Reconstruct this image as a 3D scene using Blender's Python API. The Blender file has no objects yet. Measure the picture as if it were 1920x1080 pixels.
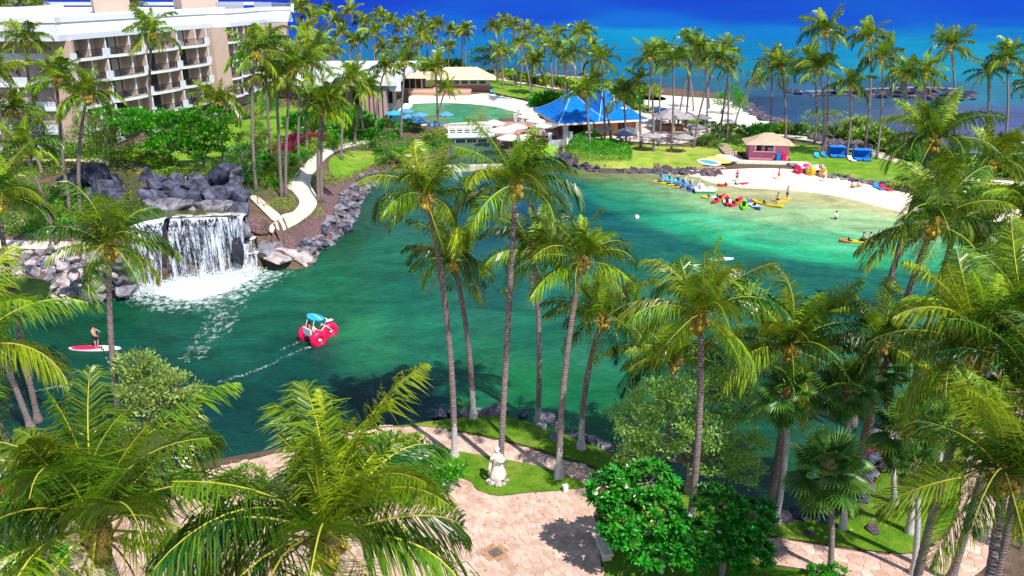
import bpy, bmesh, math, random
import numpy as np
from mathutils import Vector, Matrix, noise as mnoise
from mathutils.geometry import delaunay_2d_cdt
sin, cos, pi, R = math.sin, math.cos, math.pi, math.radians
SC = bpy.context.scene
COL = SC.collection
rnd = random.Random(7)
rng = np.random.default_rng(7)

# ------------------------------------------------------------------ camera
H, FPX, PITCH = 25.0, 1500.0, 20.47
cam = bpy.data.objects.new('camera', bpy.data.cameras.new('camera'))
COL.objects.link(cam)
cam.location = (0, 0, H)
cam.rotation_euler = (R(90 - PITCH), 0, 0)
cam.data.sensor_width = 36
cam.data.lens = FPX / 1920 * 36
cam.data.clip_start = .5
cam.data.clip_end = 60000
SC.camera = cam
# ------------------------------------------------------------------ sky, sun, exposure
SUN_EL, SUN_AZ = 56.0, 142.0        # azimuth clockwise from +Y
w = bpy.data.worlds.new('World'); SC.world = w; w.use_nodes = True
nt = w.node_tree
sky = nt.nodes.new('ShaderNodeTexSky'); sky.sky_type = 'NISHITA'; sky.sun_disc = False
sky.sun_elevation = R(SUN_EL); sky.sun_rotation = R(SUN_AZ)
sky.air_density = 1.0; sky.dust_density = .6; sky.ozone_density = 1.5
bg = nt.nodes['Background']; bg.inputs['Strength'].default_value = .125
nt.links.new(sky.outputs[0], bg.inputs[0])
sl = bpy.data.lights.new('sun', 'SUN'); sl.energy = 4.6; sl.angle = R(.5); sl.color = (1, .96, .88)
sun = bpy.data.objects.new('sun', sl); COL.objects.link(sun)
sd = Vector((sin(R(SUN_AZ)) * cos(R(SUN_EL)), cos(R(SUN_AZ)) * cos(R(SUN_EL)), sin(R(SUN_EL))))
sun.rotation_euler = sd.to_track_quat('Z', 'Y').to_euler()
sun.location = (0, 0, 60)
SC.view_settings.view_transform = 'Standard'; SC.view_settings.look = 'None'
SC.view_settings.gamma = 1; SC.view_settings.use_curve_mapping = False
SC.view_settings.exposure = 0.40
SC.render.engine = 'CYCLES'
SC.cycles.max_bounces = 6; SC.cycles.diffuse_bounces = 2; SC.cycles.glossy_bounces = 2
SC.cycles.transmission_bounces = 3; SC.cycles.transparent_max_bounces = 12
SC.cycles.use_denoising = True
SC.cycles.caustics_reflective = False; SC.cycles.caustics_refractive = False

# ------------------------------------------------------------------ where a pixel of the photograph lies in the place
cp_, sp_ = cos(R(PITCH)), sin(R(PITCH))
def ray(px, py):
    a = (px - 960) / FPX; b = (540 - py) / FPX
    return Vector((a, cp_ + b * sp_, -sp_ + b * cp_))
def Pz(px, py, z=0.0):
    r = ray(px, py)
    if r.z > -.004: r.z = -.004
    t = (z - H) / r.z
    return Vector((r.x * t, r.y * t, z))
def PY(px, py, Y):
    r = ray(px, py); t = Y / r.y
    return Vector((r.x * t, Y, H + r.z * t))
def proj(v):
    d = v[1] * cp_ - (v[2] - H) * sp_
    u = v[1] * sp_ + (v[2] - H) * cp_
    return 960 + FPX * v[0] / d, 540 - FPX * u / d
def s2l(c):
    return tuple((x / 255 / 12.92) if x / 255 <= .04045 else ((x / 255 + .055) / 1.055) ** 2.4 for x in c)

# ------------------------------------------------------------------ materials
def _in(n, k, v):
    n.inputs[k].default_value = v
def mat(name, col, rough=.6, col2=None, scale=4, detail=4, bump=0, bscale=None, spec=.4, metal=0, rand=0,
        stretch=(1, 1, 1), lo=.35, hi=.65, trans=0, attr=None, col3=None):
    m = bpy.data.materials.new(name); m.use_nodes = True
    t = m.node_tree; N = t.nodes; L = t.links; b = N['Principled BSDF']
    c4 = lambda c: (c[0], c[1], c[2], 1)
    _in(b, 'Roughness', rough); _in(b, 'Specular IOR Level', spec); _in(b, 'Metallic', metal)
    tc = N.new('ShaderNodeTexCoord'); mp = N.new('ShaderNodeMapping'); L.new(tc.outputs['Object'], mp.inputs[0])
    _in(mp, 'Scale', stretch)
    out = None
    rgb = N.new('ShaderNodeRGB'); rgb.outputs[0].default_value = c4(col); out = rgb.outputs[0]
    if col2 is not None:
        nz = N.new('ShaderNodeTexNoise'); _in(nz, 'Scale', scale); _in(nz, 'Detail', detail); _in(nz, 'Roughness', .65)
        L.new(mp.outputs[0], nz.inputs[0])
        rp = N.new('ShaderNodeMapRange'); _in(rp, 'From Min', lo); _in(rp, 'From Max', hi); L.new(nz.outputs[0], rp.inputs[0])
        mx = N.new('ShaderNodeMix'); mx.data_type = 'RGBA'; L.new(rp.outputs[0], mx.inputs[0])
        L.new(out, mx.inputs[6]); mx.inputs[7].default_value = c4(col2); out = mx.outputs[2]
    if attr:
        at = N.new('ShaderNodeAttribute'); at.attribute_name = attr
        mx = N.new('ShaderNodeMix'); mx.data_type = 'RGBA'; L.new(at.outputs['Fac'], mx.inputs[0])
        L.new(out, mx.inputs[6]); mx.inputs[7].default_value = c4(col3); out = mx.outputs[2]
    if rand:
        oi = N.new('ShaderNodeObjectInfo'); mr = N.new('ShaderNodeMapRange'); _in(mr, 'To Min', 1 - rand); _in(mr, 'To Max', 1 + rand)
        L.new(oi.outputs['Random'], mr.inputs[0])
        hs = N.new('ShaderNodeHueSaturation'); L.new(mr.outputs[0], hs.inputs['Value']); L.new(out, hs.inputs['Color']); out = hs.outputs[0]
        m2 = N.new('ShaderNodeMapRange'); _in(m2, 'To Min', .5 - rand * .06); _in(m2, 'To Max', .5 + rand * .06)
        ml = N.new('ShaderNodeMath'); ml.operation = 'MULTIPLY'; _in(ml, 1, 7.13); L.new(oi.outputs['Random'], ml.inputs[0])
        fr = N.new('ShaderNodeMath'); fr.operation = 'FRACT'; L.new(ml.outputs[0], fr.inputs[0]); L.new(fr.outputs[0], m2.inputs[0])
        L.new(m2.outputs[0], hs.inputs['Hue'])
    L.new(out, b.inputs['Base Color'])
    if bump:
        nb = N.new('ShaderNodeTexNoise'); _in(nb, 'Scale', bscale or scale * 3); _in(nb, 'Detail', 5); L.new(mp.outputs[0], nb.inputs[0])
        bp = N.new('ShaderNodeBump'); _in(bp, 'Strength', bump); _in(bp, 'Distance', .1); L.new(nb.outputs[0], bp.inputs['Height'])
        L.new(bp.outputs[0], b.inputs['Normal'])
    if trans:
        tr = N.new('ShaderNodeBsdfTranslucent'); L.new(out, tr.inputs[0])
        ms = N.new('ShaderNodeMixShader'); _in(ms, 0, trans)
        L.new(b.outputs[0], ms.inputs[1]); L.new(tr.outputs[0], ms.inputs[2]); L.new(ms.outputs[0], N['Material Output'].inputs[0])
    return m
M = {}
def leafmat(name, dark, light, rough=.38, trans=.3, rand=.25, spec=.5):
    M[name] = mat(name, dark, rough, attr='v', col3=light, trans=trans, rand=rand, spec=spec)
leafmat('frond_green', (.014, .085, .010), (.38, .54, .018), rough=.30, trans=.30, rand=.38)
leafmat('frond_far', (.022, .10, .012), (.44, .56, .03), rough=.45, trans=.3, rand=.45)
leafmat('frond_dead', (.22, .12, .05), (.50, .32, .14), rough=.8, trans=.15, rand=.3, spec=.1)
leafmat('fan_green', (.014, .085, .012), (.15, .32, .03), rough=.42, trans=.3)
leafmat('plumeria_green', (.010, .13, .008), (.06, .40, .025), rough=.25, trans=.2, rand=.2)
leafmat('sage_green', (.16, .36, .06), (.60, .78, .20), rough=.5, trans=.35)
leafmat('bright_green', (.012, .17, .004), (.10, .46, .01), rough=.4, trans=.3, rand=.2)
leafmat('hedge_green', (.03, .20, .006), (.16, .52, .015), rough=.45, trans=.3, rand=.2)
leafmat('lime_green', (.13, .30, .01), (.42, .60, .02), rough=.45, trans=.3, rand=.2)
leafmat('dark_green', (.012, .08, .012), (.06, .22, .025), rough=.4, trans=.2)
leafmat('mixed_green', (.03, .13, .012), (.20, .36, .03), rough=.45, trans=.25, rand=.35)
leafmat('red_leaf', (.22, .008, .03), (.60, .03, .10), rough=.45, trans=.2)
leafmat('yellow_leaf', (.30, .28, .02), (.70, .55, .04), rough=.45, trans=.25)
M['rachis'] = mat('rachis', (.44, .42, .04), .5, rand=.2)
M['rachis_old'] = mat('rachis_old', (.55, .36, .04), .5)
M['palm_trunk'] = mat('palm_trunk', (.23, .165, .16), .9, (.42, .33, .32), 2.2, bump=.7, bscale=9, stretch=(1, 1, 5), rand=.15)
def ringed(m, dark, per=5.2):
    t = m.node_tree; N = t.nodes; L = t.links; b = N['Principled BSDF']; src = b.inputs['Base Color'].links[0].from_socket
    tc = N.new('ShaderNodeTexCoord'); wv = N.new('ShaderNodeTexWave'); wv.bands_direction = 'Z'; _in(wv, 'Scale', per / 6.283 * 3); _in(wv, 'Distortion', 2.5); _in(wv, 'Detail', 3); _in(wv, 'Detail Scale', 3)
    L.new(tc.outputs['Object'], wv.inputs[0]); mr = N.new('ShaderNodeMapRange'); _in(mr, 'From Min', .1); _in(mr, 'From Max', .45); _in(mr, 'To Min', .75); _in(mr, 'To Max', 0); L.new(wv.outputs['Fac'], mr.inputs[0])
    mx = N.new('ShaderNodeMix'); mx.data_type = 'RGBA'; L.new(mr.outputs[0], mx.inputs[0]); L.new(src, mx.inputs[6]); mx.inputs[7].default_value = (*dark, 1); L.new(mx.outputs[2], b.inputs['Base Color'])
ringed(M['palm_trunk'], (.075, .05, .055))
M['trunk_pale'] = mat('trunk_pale', (.62, .58, .58), .85, (.42, .38, .38), 3, bump=.4, stretch=(1, 1, 3))
M['bark'] = mat('bark', (.20, .15, .12), .9, (.38, .33, .30), 5, bump=.6)
M['fibre'] = mat('fibre', (.30, .15, .05), .9, (.55, .33, .10), 9, bump=.8)
M['coconut'] = mat('coconut', (.70, .36, .03), .5, (.75, .58, .08), 3)
M['flower_white'] = mat('flower_white', (.85, .80, .78), .5)
M['rock_dark'] = mat('rock_dark', (.022, .024, .045), .75, (.15, .16, .24), 1.1, 9, bump=1, bscale=3, lo=.42, hi=.72)
M['rock_mid'] = mat('rock_mid', (.085, .075, .095), .85, (.36, .33, .39), 1.3, 9, bump=1, bscale=3, lo=.38, hi=.70)
M['rock_tan'] = mat('rock_tan', (.24, .18, .17), .85, (.60, .52, .52), 1.4, 8, bump=1, bscale=5, lo=.35, hi=.62)
M['rock_wet'] = mat('rock_wet', (.008, .010, .022), .35, (.05, .045, .06), 1.4, 8, bump=1, bscale=4)
M['rock_lava'] = mat('rock_lava', (.055, .035, .05), .9, (.19, .13, .17), 2.5, 8, bump=1, bscale=6)
M['lava_gravel'] = mat('lava_gravel', (.055, .03, .035), .95, (.24, .14, .14), 5, 8, bump=1, bscale=7)
def patchy(m, c, scale, lo, hi, amt=.8, det=6):
    t = m.node_tree; N = t.nodes; L = t.links; b = N['Principled BSDF']; src = b.inputs['Base Color'].links[0].from_socket
    g = N.new('ShaderNodeNewGeometry'); nz = N.new('ShaderNodeTexNoise'); _in(nz, 'Scale', scale); _in(nz, 'Detail', det); _in(nz, 'Roughness', .62); L.new(g.outputs['Position'], nz.inputs[0])
    mr = N.new('ShaderNodeMapRange'); _in(mr, 'From Min', lo); _in(mr, 'From Max', hi); _in(mr, 'To Max', amt); L.new(nz.outputs[0], mr.inputs[0])
    mx = N.new('ShaderNodeMix'); mx.data_type = 'RGBA'; L.new(mr.outputs[0], mx.inputs[0]); L.new(src, mx.inputs[6]); mx.inputs[7].default_value = (*c, 1); L.new(mx.outputs[2], b.inputs['Base Color'])
M['soil'] = mat('soil', (.07, .045, .03), .95, (.17, .11, .07), 1.2, 6, bump=.8, bscale=6)
M['grass'] = mat('grass', (.050, .165, .006), .85, (.17, .30, .02), .9, 9, bump=.9, bscale=14, spec=.1, lo=.3, hi=.7)
M['grass_light'] = mat('grass_light', (.07, .23, .008), .85, (.26, .38, .04), .5, 9, bump=.8, bscale=10, spec=.1, lo=.3, hi=.72)
M['grass_far'] = mat('grass_far', (.12, .28, .012), .9, (.42, .44, .09), .5, 9, bump=.7, bscale=6, spec=.1)
M['sand'] = mat('sand', (.78, .64, .47), .95, (.86, .74, .58), .8, 6, bump=.35, bscale=5, spec=.1)
M['sand_white'] = mat('sand_white', (.88, .80, .68), .95, (.92, .85, .74), .4, 6, bump=.3, bscale=3, spec=.1)
patchy(M['grass'], (.34, .33, .07), .32, .52, .74, .75); patchy(M['grass'], (.02, .075, .004), 3.0, .52, .75, .7)
patchy(M['grass_light'], (.40, .36, .09), .16, .55, .75, .8); patchy(M['grass_light'], (.03, .11, .004), 1.3, .52, .75, .6)
patchy(M['grass_far'], (.45, .38, .12), .14, .50, .75, .8); patchy(M['grass_far'], (.05, .15, .006), 1.0, .52, .75, .6)
patchy(M['sand'], (.55, .42, .30), 1.6, .55, .75, .5); patchy(M['sand_white'], (.66, .56, .44), .9, .56, .76, .5)
M['concrete_path'] = mat('concrete_path', (.62, .53, .43), .9, (.74, .65, .54), 1.6, 6, bump=.2, spec=.2)
M['patio'] = mat('patio', (.60, .48, .42), .9, (.70, .58, .50), 1.0, 6, bump=.2)
M['mortar'] = mat('mortar', (.50, .345, .28), .95, (.60, .43, .35), 3, bump=.4)
for k, c in enumerate([(.46, .285, .225), (.52, .335, .265), (.43, .26, .20), (.55, .37, .30)]):
    M['flagstone%d' % k] = mat('flagstone%d' % k, c, .8, tuple(min(1, x * 1.3 + .05) for x in c), 1.7, 8, bump=.45, bscale=7, rand=.12)
for k in range(4): patchy(M['flagstone%d' % k], (.32, .19, .15), .7, .55, .78, .6, 8); patchy(M['flagstone%d' % k], (.70, .55, .47), 1.5, .54, .74, .55)
patchy(M['concrete_path'], (.42, .34, .27), 1.1, .5, .75, .6); patchy(M['patio'], (.40, .30, .25), .6, .5, .75, .6)
M['stucco_pink'] = mat('stucco_pink', (.47, .335, .275), .85, (.53, .385, .32), .35, 6, bump=.1)
M['stucco_tan'] = mat('stucco_tan', (.42, .30, .26), .85, (.47, .34, .30), .5, bump=.1)
M['stucco_beige'] = mat('stucco_beige', (.66, .54, .44), .85, (.72, .60, .50), .5)
patchy(M['stucco_pink'], (.36, .25, .21), .25, .5, .8, .5)
M['hotel_white'] = mat('hotel_white', (.80, .80, .82), .6, (.74, .75, .79), .4)
M['band_white'] = mat('band_white', (.66, .70, .80), .6)
M['white_paint'] = mat('white_paint', (.84, .82, .82), .5, (.78, .76, .77), 2)
M['umbrella_white'] = mat('umbrella_white', (.90, .84, .76), .8, trans=.25)
M['fabric_blue'] = mat('fabric_blue', (.10, .34, .72), .8, trans=.15)
M['fabric_sky'] = mat('fabric_sky', (.05, .42, .80), .8, trans=.15)
M['cabana_blue'] = mat('cabana_blue', (.01, .20, .78), .7)
M['roof_edge'] = mat('roof_edge', (.80, .74, .72), .7)
M['thatch'] = mat('thatch', (.58, .44, .30), .95, (.76, .62, .46), 1.2, 8, bump=.9, bscale=9, stretch=(1, 1, .6))
M['thatch_tan'] = mat('thatch_tan', (.46, .30, .20), .95, (.64, .46, .34), 1.4, 8, bump=.9, bscale=9)
M['thatch_grey'] = mat('thatch_grey', (.22, .19, .20), .95, (.48, .44, .46), 3, 8, bump=.9, bscale=9)
M['wood_red'] = mat('wood_red', (.36, .14, .08), .7, (.48, .22, .14), 3, stretch=(6, 6, 1))
M['wood_deck'] = mat('wood_deck', (.38, .20, .16), .8, (.50, .28, .22), 3)
M['wood_pale'] = mat('wood_pale', (.55, .40, .28), .8, (.66, .50, .36), 3)
M['wood_orange'] = mat('wood_orange', (.50, .20, .05), .6, (.60, .27, .08), 3)
M['hut_pink'] = mat('hut_pink', (.88, .26, .38), .7, (.92, .31, .43), 1.2)
M['black_metal'] = mat('black_metal', (.018, .016, .02), .5)
M['dark_interior'] = mat('dark_interior', (.025, .020, .022), .8)
M['glass'] = mat('glass', (.02, .07, .075), .08, (.05, .16, .15), .5, spec=.8)
M['curtain'] = mat('curtain', (.42, .36, .34), .9)
M['grey_slate'] = mat('grey_slate', (.20, .20, .23), .7)
for k, c in dict(red=(.72, .015, .02), crimson=(.80, .008, .09), yellow=(.86, .48, .01), orange=(.88, .14, .01), lime=(.22, .66, .01),
                 violet=(.12, .10, .50), white=(.82, .82, .82), blue=(.02, .22, .62), sky=(.02, .42, .74), teal=(.01, .45, .45), grey=(.28, .30, .38),
                 black=(.02, .02, .02), navy=(.02, .03, .10), magenta=(.85, .01, .32), pink=(.85, .25, .40), tan=(.62, .45, .32),
                 skin=(.62, .32, .20), skin_dark=(.34, .16, .09), hair=(.025, .015, .01), green=(.05, .35, .15), greenblue=(.06, .26, .26)).items():
    M[k] = mat('paint_' + k, c, .35 if 'skin' not in k and k != 'hair' else .6)

# ------------------------------------------------------------------ object helpers
def link(o, parent=None):
    COL.objects.link(o)
    if parent is not None: o.parent = parent
    return o
def tag(o, label=None, cat=None, group=None, kind=None):
    if label: o['label'] = label
    if cat: o['category'] = cat
    if group: o['group'] = group
    if kind: o['kind'] = kind
    return o
def thing(name, label, cat, loc=(0, 0, 0), rz=0, group=None):
    o = bpy.data.objects.new(name, None); COL.objects.link(o)
    o.empty_display_size = .3
    o.location = loc; o.rotation_euler = (0, 0, rz)
    return tag(o, label, cat, group)
class MB:
    def __init__(s): s.v = []; s.f = []; s.m = []; s.sm = []
    def add(s, vs, fs, mi=0, smooth=False):
        k = len(s.v); s.v += [tuple(v) for v in vs]
        s.f += [tuple(i + k for i in f) for f in fs]; s.m += [mi] * len(fs); s.sm += [smooth] * len(fs)
        return s
    def box(s, c, d, rz=0, mi=0, mtx=None):
        x, y, z = (q / 2 for q in d); cr, sr = cos(rz), sin(rz)
        vs = []
        for k in range(8):
            p = Vector(((x if k & 1 else -x), (y if k & 2 else -y), (z if k & 4 else -z)))
            p = Vector((p.x * cr - p.y * sr, p.x * sr + p.y * cr, p.z)) + Vector(c)
            vs.append(mtx @ p if mtx else p)
        return s.add(vs, [(0, 2, 3, 1), (4, 5, 7, 6), (0, 1, 5, 4), (2, 6, 7, 3), (0, 4, 6, 2), (1, 3, 7, 5)], mi)
    def tube(s, pts, rad, n=8, mi=0, cap=True, smooth=True):
        pts = [Vector(p) for p in pts]
        if not isinstance(rad, (list, tuple)): rad = [rad] * len(pts)
        vs = []; fs = []; up = Vector((0, 0, 1)) if abs((pts[-1] - pts[0]).normalized().z) < .9 else Vector((1, 0, 0))
        for i, p in enumerate(pts):
            t = (pts[min(i + 1, len(pts) - 1)] - pts[max(i - 1, 0)]).normalized()
            a = t.cross(up).normalized(); b = t.cross(a)
            for k in range(n):
                q = 2 * pi * k / n; vs.append(p + (a * cos(q) + b * sin(q)) * rad[i])
        for i in range(len(pts) - 1):
            for k in range(n):
                k2 = (k + 1) % n
                fs.append((i * n + k, i * n + k2, (i + 1) * n + k2, (i + 1) * n + k))
        if cap: fs += [tuple(range(n - 1, -1, -1)), tuple(range((len(pts) - 1) * n, len(pts) * n))]
        return s.add(vs, fs, mi, smooth)
    def lathe(s, prof, n=16, c=(0, 0, 0), mi=0, smooth=True, sq=(1, 1)):
        vs = [(c[0] + r * cos(2 * pi * k / n) * sq[0], c[1] + r * sin(2 * pi * k / n) * sq[1], c[2] + z) for r, z in prof for k in range(n)]
        fs = [(i * n + k, i * n + (k + 1) % n, (i + 1) * n + (k + 1) % n, (i + 1) * n + k) for i in range(len(prof) - 1) for k in range(n)]
        fs += [tuple(range(n - 1, -1, -1)), tuple(range((len(prof) - 1) * n, len(prof) * n))]
        return s.add(vs, fs, mi, smooth)
    def ball(s, c, r, n=8, mi=0):
        if not isinstance(r, (tuple, list)): r = (r, r, r)
        pr = [(max(.02, sin(pi * i / n)), -cos(pi * i / n)) for i in range(n + 1)]
        vs = [(c[0] + a * cos(2 * pi * k / (n + 2)) * r[0], c[1] + a * sin(2 * pi * k / (n + 2)) * r[1], c[2] + b * r[2]) for a, b in pr for k in range(n + 2)]
        q = n + 2
        fs = [(i * q + k, i * q + (k + 1) % q, (i + 1) * q + (k + 1) % q, (i + 1) * q + k) for i in range(n) for k in range(q)]
        return s.add(vs, fs, mi, True)
    def prism(s, poly, z0, z1, mi=0):
        n = len(poly)
        vs = [(p[0], p[1], z0) for p in poly] + [(p[0], p[1], z1) for p in poly]
        return s.add(vs, [tuple(range(n - 1, -1, -1)), tuple(range(n, 2 * n))] + [(k, (k + 1) % n, n + (k + 1) % n, n + k) for k in range(n)], mi)
    def mesh(s, name, mats):
        me = bpy.data.meshes.new(name); me.from_pydata(s.v, [], s.f)
        for m in (mats if isinstance(mats, (list, tuple)) else [mats]): me.materials.append(M[m] if isinstance(m, str) else m)
        me.polygons.foreach_set('material_index', s.m); me.polygons.foreach_set('use_smooth', s.sm)
        me.update(); return me
    def build(s, name, mats, parent=None, loc=None, rz=0):
        o = bpy.data.objects.new(name, s.mesh(name, mats))
        link(o, parent)
        if loc is not None: o.location = loc
        if rz: o.rotation_euler = (0, 0, rz)
        return o
def inst(name, me, parent=None, loc=(0, 0, 0), rot=(0, 0, 0), sc=(1, 1, 1)):
    o = bpy.data.objects.new(name, me); link(o, parent)
    o.location = loc; o.rotation_euler = rot; o.scale = sc if isinstance(sc, (tuple, list)) else (sc, sc, sc)
    return o
def copy_tree(o, parent=None):
    c = o.copy(); COL.objects.link(c); c.parent = parent
    for ch in [x for x in o.children]: copy_tree(ch, c)
    return c
ORD = 'first second third fourth fifth sixth seventh eighth ninth tenth eleventh twelfth thirteenth fourteenth fifteenth sixteenth'.split()
def ordinal(i, n):
    if i == 0: return 'leftmost'
    if i == n - 1: return 'rightmost'
    return ORD[i] + ' from the left'
# ------------------------------------------------------------------ shorelines and terrain height
def catmull(P, k=4, closed=True):
    P = [Vector((p[0], p[1])) for p in P]; n = len(P); out = []
    rngi = range(n) if closed else range(n - 1)
    for i in rngi:
        g = lambda j: P[j % n] if closed else P[min(max(j, 0), n - 1)]
        a, b, c, d = g(i - 1), g(i), g(i + 1), g(i + 2)
        for q in range(k):
            t = q / k
            out.append(.5 * ((2 * b) + (c - a) * t + (2 * a - 5 * b + 4 * c - d) * t * t + (3 * b - a - 3 * c + d) * t ** 3))
    if not closed: out.append(P[-1])
    return [(p.x, p.y) for p in out]
LAKE = [(-500, 535), (-150, 525), (0, 520), (60, 522), (100, 530), (95, 560), (165, 567), (235, 552), (262, 540), (300, 528), (330, 515), (380, 510), (440, 508),
        (485, 505), (497, 500), (540, 505), (590, 497), (600, 470), (640, 438), (662, 410), (668, 385), (690, 360), (702, 335), (735, 318), (790, 312),
        (836, 300), (845, 275), (845, 262), (838, 240), (800, 238), (740, 237), (716, 230), (722, 216), (745, 201), (752, 193), (800, 190), (860, 190),
        (920, 194), (960, 200), (985, 208), (990, 216), (975, 223), (940, 229), (920, 236), (925, 262), (935, 282), (1000, 290), (1040, 287), (1055, 296),
        (1085, 313), (1130, 322), (1200, 323), (1260, 323), (1300, 326), (1330, 330), (1345, 338), (1390, 346), (1450, 350), (1530, 356), (1600, 368),
        (1650, 380), (1710, 395), (1800, 412), (1920, 425), (2100, 430), (2400, 445), (2650, 560), (2300, 640), (1920, 690), (1850, 706), (1760, 730),
        (1690, 765), (1650, 800), (1628, 850), (1600, 905), (1560, 940), (1500, 965), (1450, 970), (1400, 955), (1330, 920), (1250, 895), (1190, 875),
        (1150, 852), (1120, 840), (1085, 828), (1050, 812), (1010, 797), (970, 786), (930, 779), (890, 780), (850, 785), (800, 790), (750, 797), (680, 802),
        (600, 820), (520, 840), (440, 855), (380, 866), (330, 880), (250, 895), (150, 905), (0, 930), (-200, 960), (-600, 1000)]
COAST = [(-900, 108), (-300, 110), (500, 112), (700, 122), (850, 134), (930, 139), (1010, 142), (1080, 149), (1150, 159), (1220, 164), (1300, 171), (1370, 177),
         (1405, 203), (1440, 222), (1482, 238), (1530, 260), (1600, 274), (1700, 287), (1850, 290), (1920, 292), (2400, 305)]
def wp(P, z=0): return np.array([[*Pz(x, y, z)[:2]] for x, y in P])
W_LAKE = wp(catmull(LAKE, 3))
_c = wp(catmull(COAST, 3, False))
W_SEA = np.vstack([_c, [[3000, 200], [60000, 200], [60000, 60000], [-60000, 60000], [-60000, 300]]])
def inside(P, X, Y):
    if X.size <= 1500:
        A = np.asarray(P); B = np.roll(A, -1, 0); x, y = X.ravel()[:, None], Y.ravel()[:, None]
        dy = B[:, 1] - A[:, 1]; dy = np.where(dy == 0, 1e-12, dy)
        c = ((A[:, 1] > y) != (B[:, 1] > y)) & (x < (B[:, 0] - A[:, 0]) * (y - A[:, 1]) / dy + A[:, 0])
        return (c.sum(1) % 2 == 1).reshape(X.shape)
    r = np.zeros(X.shape, bool); n = len(P)
    for i in range(n):
        x1, y1 = P[i]; x2, y2 = P[(i + 1) % n]
        if y1 == y2: continue
        c = ((y1 > Y) != (y2 > Y)) & (X < (x2 - x1) * (Y - y1) / (y2 - y1) + x1)
        r ^= c
    return r
def dist_poly(P, X, Y, closed=True):
    if X.size <= 1500:
        A = np.asarray(P); B = np.roll(A, -1, 0)
        if not closed: A = A[:-1]; B = B[:-1]
        x, y = X.ravel()[:, None], Y.ravel()[:, None]; D = B - A; L = (D ** 2).sum(1) + 1e-12
        t = np.minimum(1, np.maximum(0, ((x - A[:, 0]) * D[:, 0] + (y - A[:, 1]) * D[:, 1]) / L))
        return np.sqrt(((x - A[:, 0] - t * D[:, 0]) ** 2 + (y - A[:, 1] - t * D[:, 1]) ** 2).min(1)).reshape(X.shape)
    d = np.full(X.shape, 1e18); n = len(P)
    for i in range(n if closed else n - 1):
        x1, y1 = P[i]; x2, y2 = P[(i + 1) % n]
        dx, dy = x2 - x1, y2 - y1; L = dx * dx + dy * dy + 1e-12
        t = np.clip(((X - x1) * dx + (Y - y1) * dy) / L, 0, 1)
        d = np.minimum(d, (X - x1 - t * dx) ** 2 + (Y - y1 - t * dy) ** 2)
    return np.sqrt(d)
def sdist(P, X, Y):
    d = dist_poly(P, X, Y); return np.where(inside(P, X, Y), -d, d)
PLATEAU = wp([(-900, 352), (-100, 350), (60, 345), (130, 335), (190, 380), (235, 402), (315, 408), (400, 408), (446, 404), (470, 385), (478, 350), (520, 320), (548, 280),
              (556, 240), (556, 190), (556, 130), (560, 118), (-1200, 118)], 5.2)
BEACH_C = wp([(1300, 326), (1340, 336), (1390, 346), (1450, 350), (1530, 356), (1600, 368), (1650, 380), (1710, 395), (1800, 412), (1920, 425), (2400, 445)])
BEACH_L = wp([(748, 200), (800, 190), (860, 190), (920, 194), (960, 200), (985, 208), (990, 214)])
def sstep(a, b, x):
    t = np.clip((x - a) / (b - a), 0, 1); return t * t * (3 - 2 * t)
def hfun(X, Y):
    X = np.asarray(X, float); Y = np.asarray(Y, float)
    dl = sdist(W_LAKE, X, Y); do = sdist(W_SEA, X, Y)
    dp = sdist(PLATEAU, X, Y)
    L = .9 + 4.4 * sstep(9, -1.5, dp)
    L = L + .25 * sstep(120, 150, Y)
    db = np.minimum(dist_poly(BEACH_C, X, Y, False), dist_poly(BEACH_L, X, Y, False))
    sl = np.where(db < 14, .10 + .9 * sstep(6, 14, db), 1.0)
    nearshore = sstep(40, 60, Y)
    sl = sl * (.55 + .45 * nearshore)
    sl = np.where(dp < 3, np.maximum(sl, 4), sl)
    rl = dl * sl
    ro = do * .22
    return np.maximum(np.minimum(np.minimum(L, rl), ro), -1.6)
def hz(x, y): return float(hfun(np.array([x]), np.array([y]))[0])
def G(px, py):
    r = ray(px, py)
    zs = np.concatenate([np.linspace(7.5, -.2, 160)])
    t = (zs - H) / min(r.z, -.004)
    hh = np.maximum(hfun(r.x * t, r.y * t), 0)
    k = np.argmax(zs <= hh)
    if zs[k] > hh[k]: k = len(zs) - 1
    if k > 0:
        a = zs[k - 1] - hh[k - 1]; b = hh[k] - zs[k]; z = zs[k - 1] + (zs[k] - zs[k - 1]) * a / (a + b + 1e-9)
    else: z = zs[0]
    q = (z - H) / r.z
    return Vector((r.x * q, r.y * q, z))

def grid_mesh(name, U, V, zf, keep=None):
    # U: x/y ratios, V: 1/y ; returns mesh and flat X,Y of kept vertices
    uu, vv = np.meshgrid(U, V); Y = 1 / vv; X = uu * Y
    nx, ny = len(U), len(V)
    idx = np.arange(nx * ny).reshape(ny, nx)
    a = idx[:-1, :-1].ravel(); b = idx[:-1, 1:].ravel(); c = idx[1:, 1:].ravel(); d = idx[1:, :-1].ravel()
    F = np.stack([a, b, c, d], 1)
    X = X.ravel(); Y = Y.ravel()
    if keep is not None:
        kf = keep(X, Y)[F].any(1); F = F[kf]
        used = np.unique(F); re = np.full(nx * ny, -1); re[used] = np.arange(len(used)); F = re[F]; X = X[used]; Y = Y[used]
    Z = zf(X, Y)
    me = bpy.data.meshes.new(name)
    me.vertices.add(len(X)); me.vertices.foreach_set('co', np.stack([X, Y, Z], 1).astype(np.float32).ravel())
    me.loops.add(len(F) * 4); me.loops.foreach_set('vertex_index', F.astype(np.int32).ravel())
    me.polygons.add(len(F)); me.polygons.foreach_set('loop_start', np.arange(0, len(F) * 4, 4, dtype=np.int32))
    me.update(calc_edges=True); me.validate()
    me.polygons.foreach_set('use_smooth', np.ones(len(me.polygons), bool))
    return me, X, Y
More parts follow.
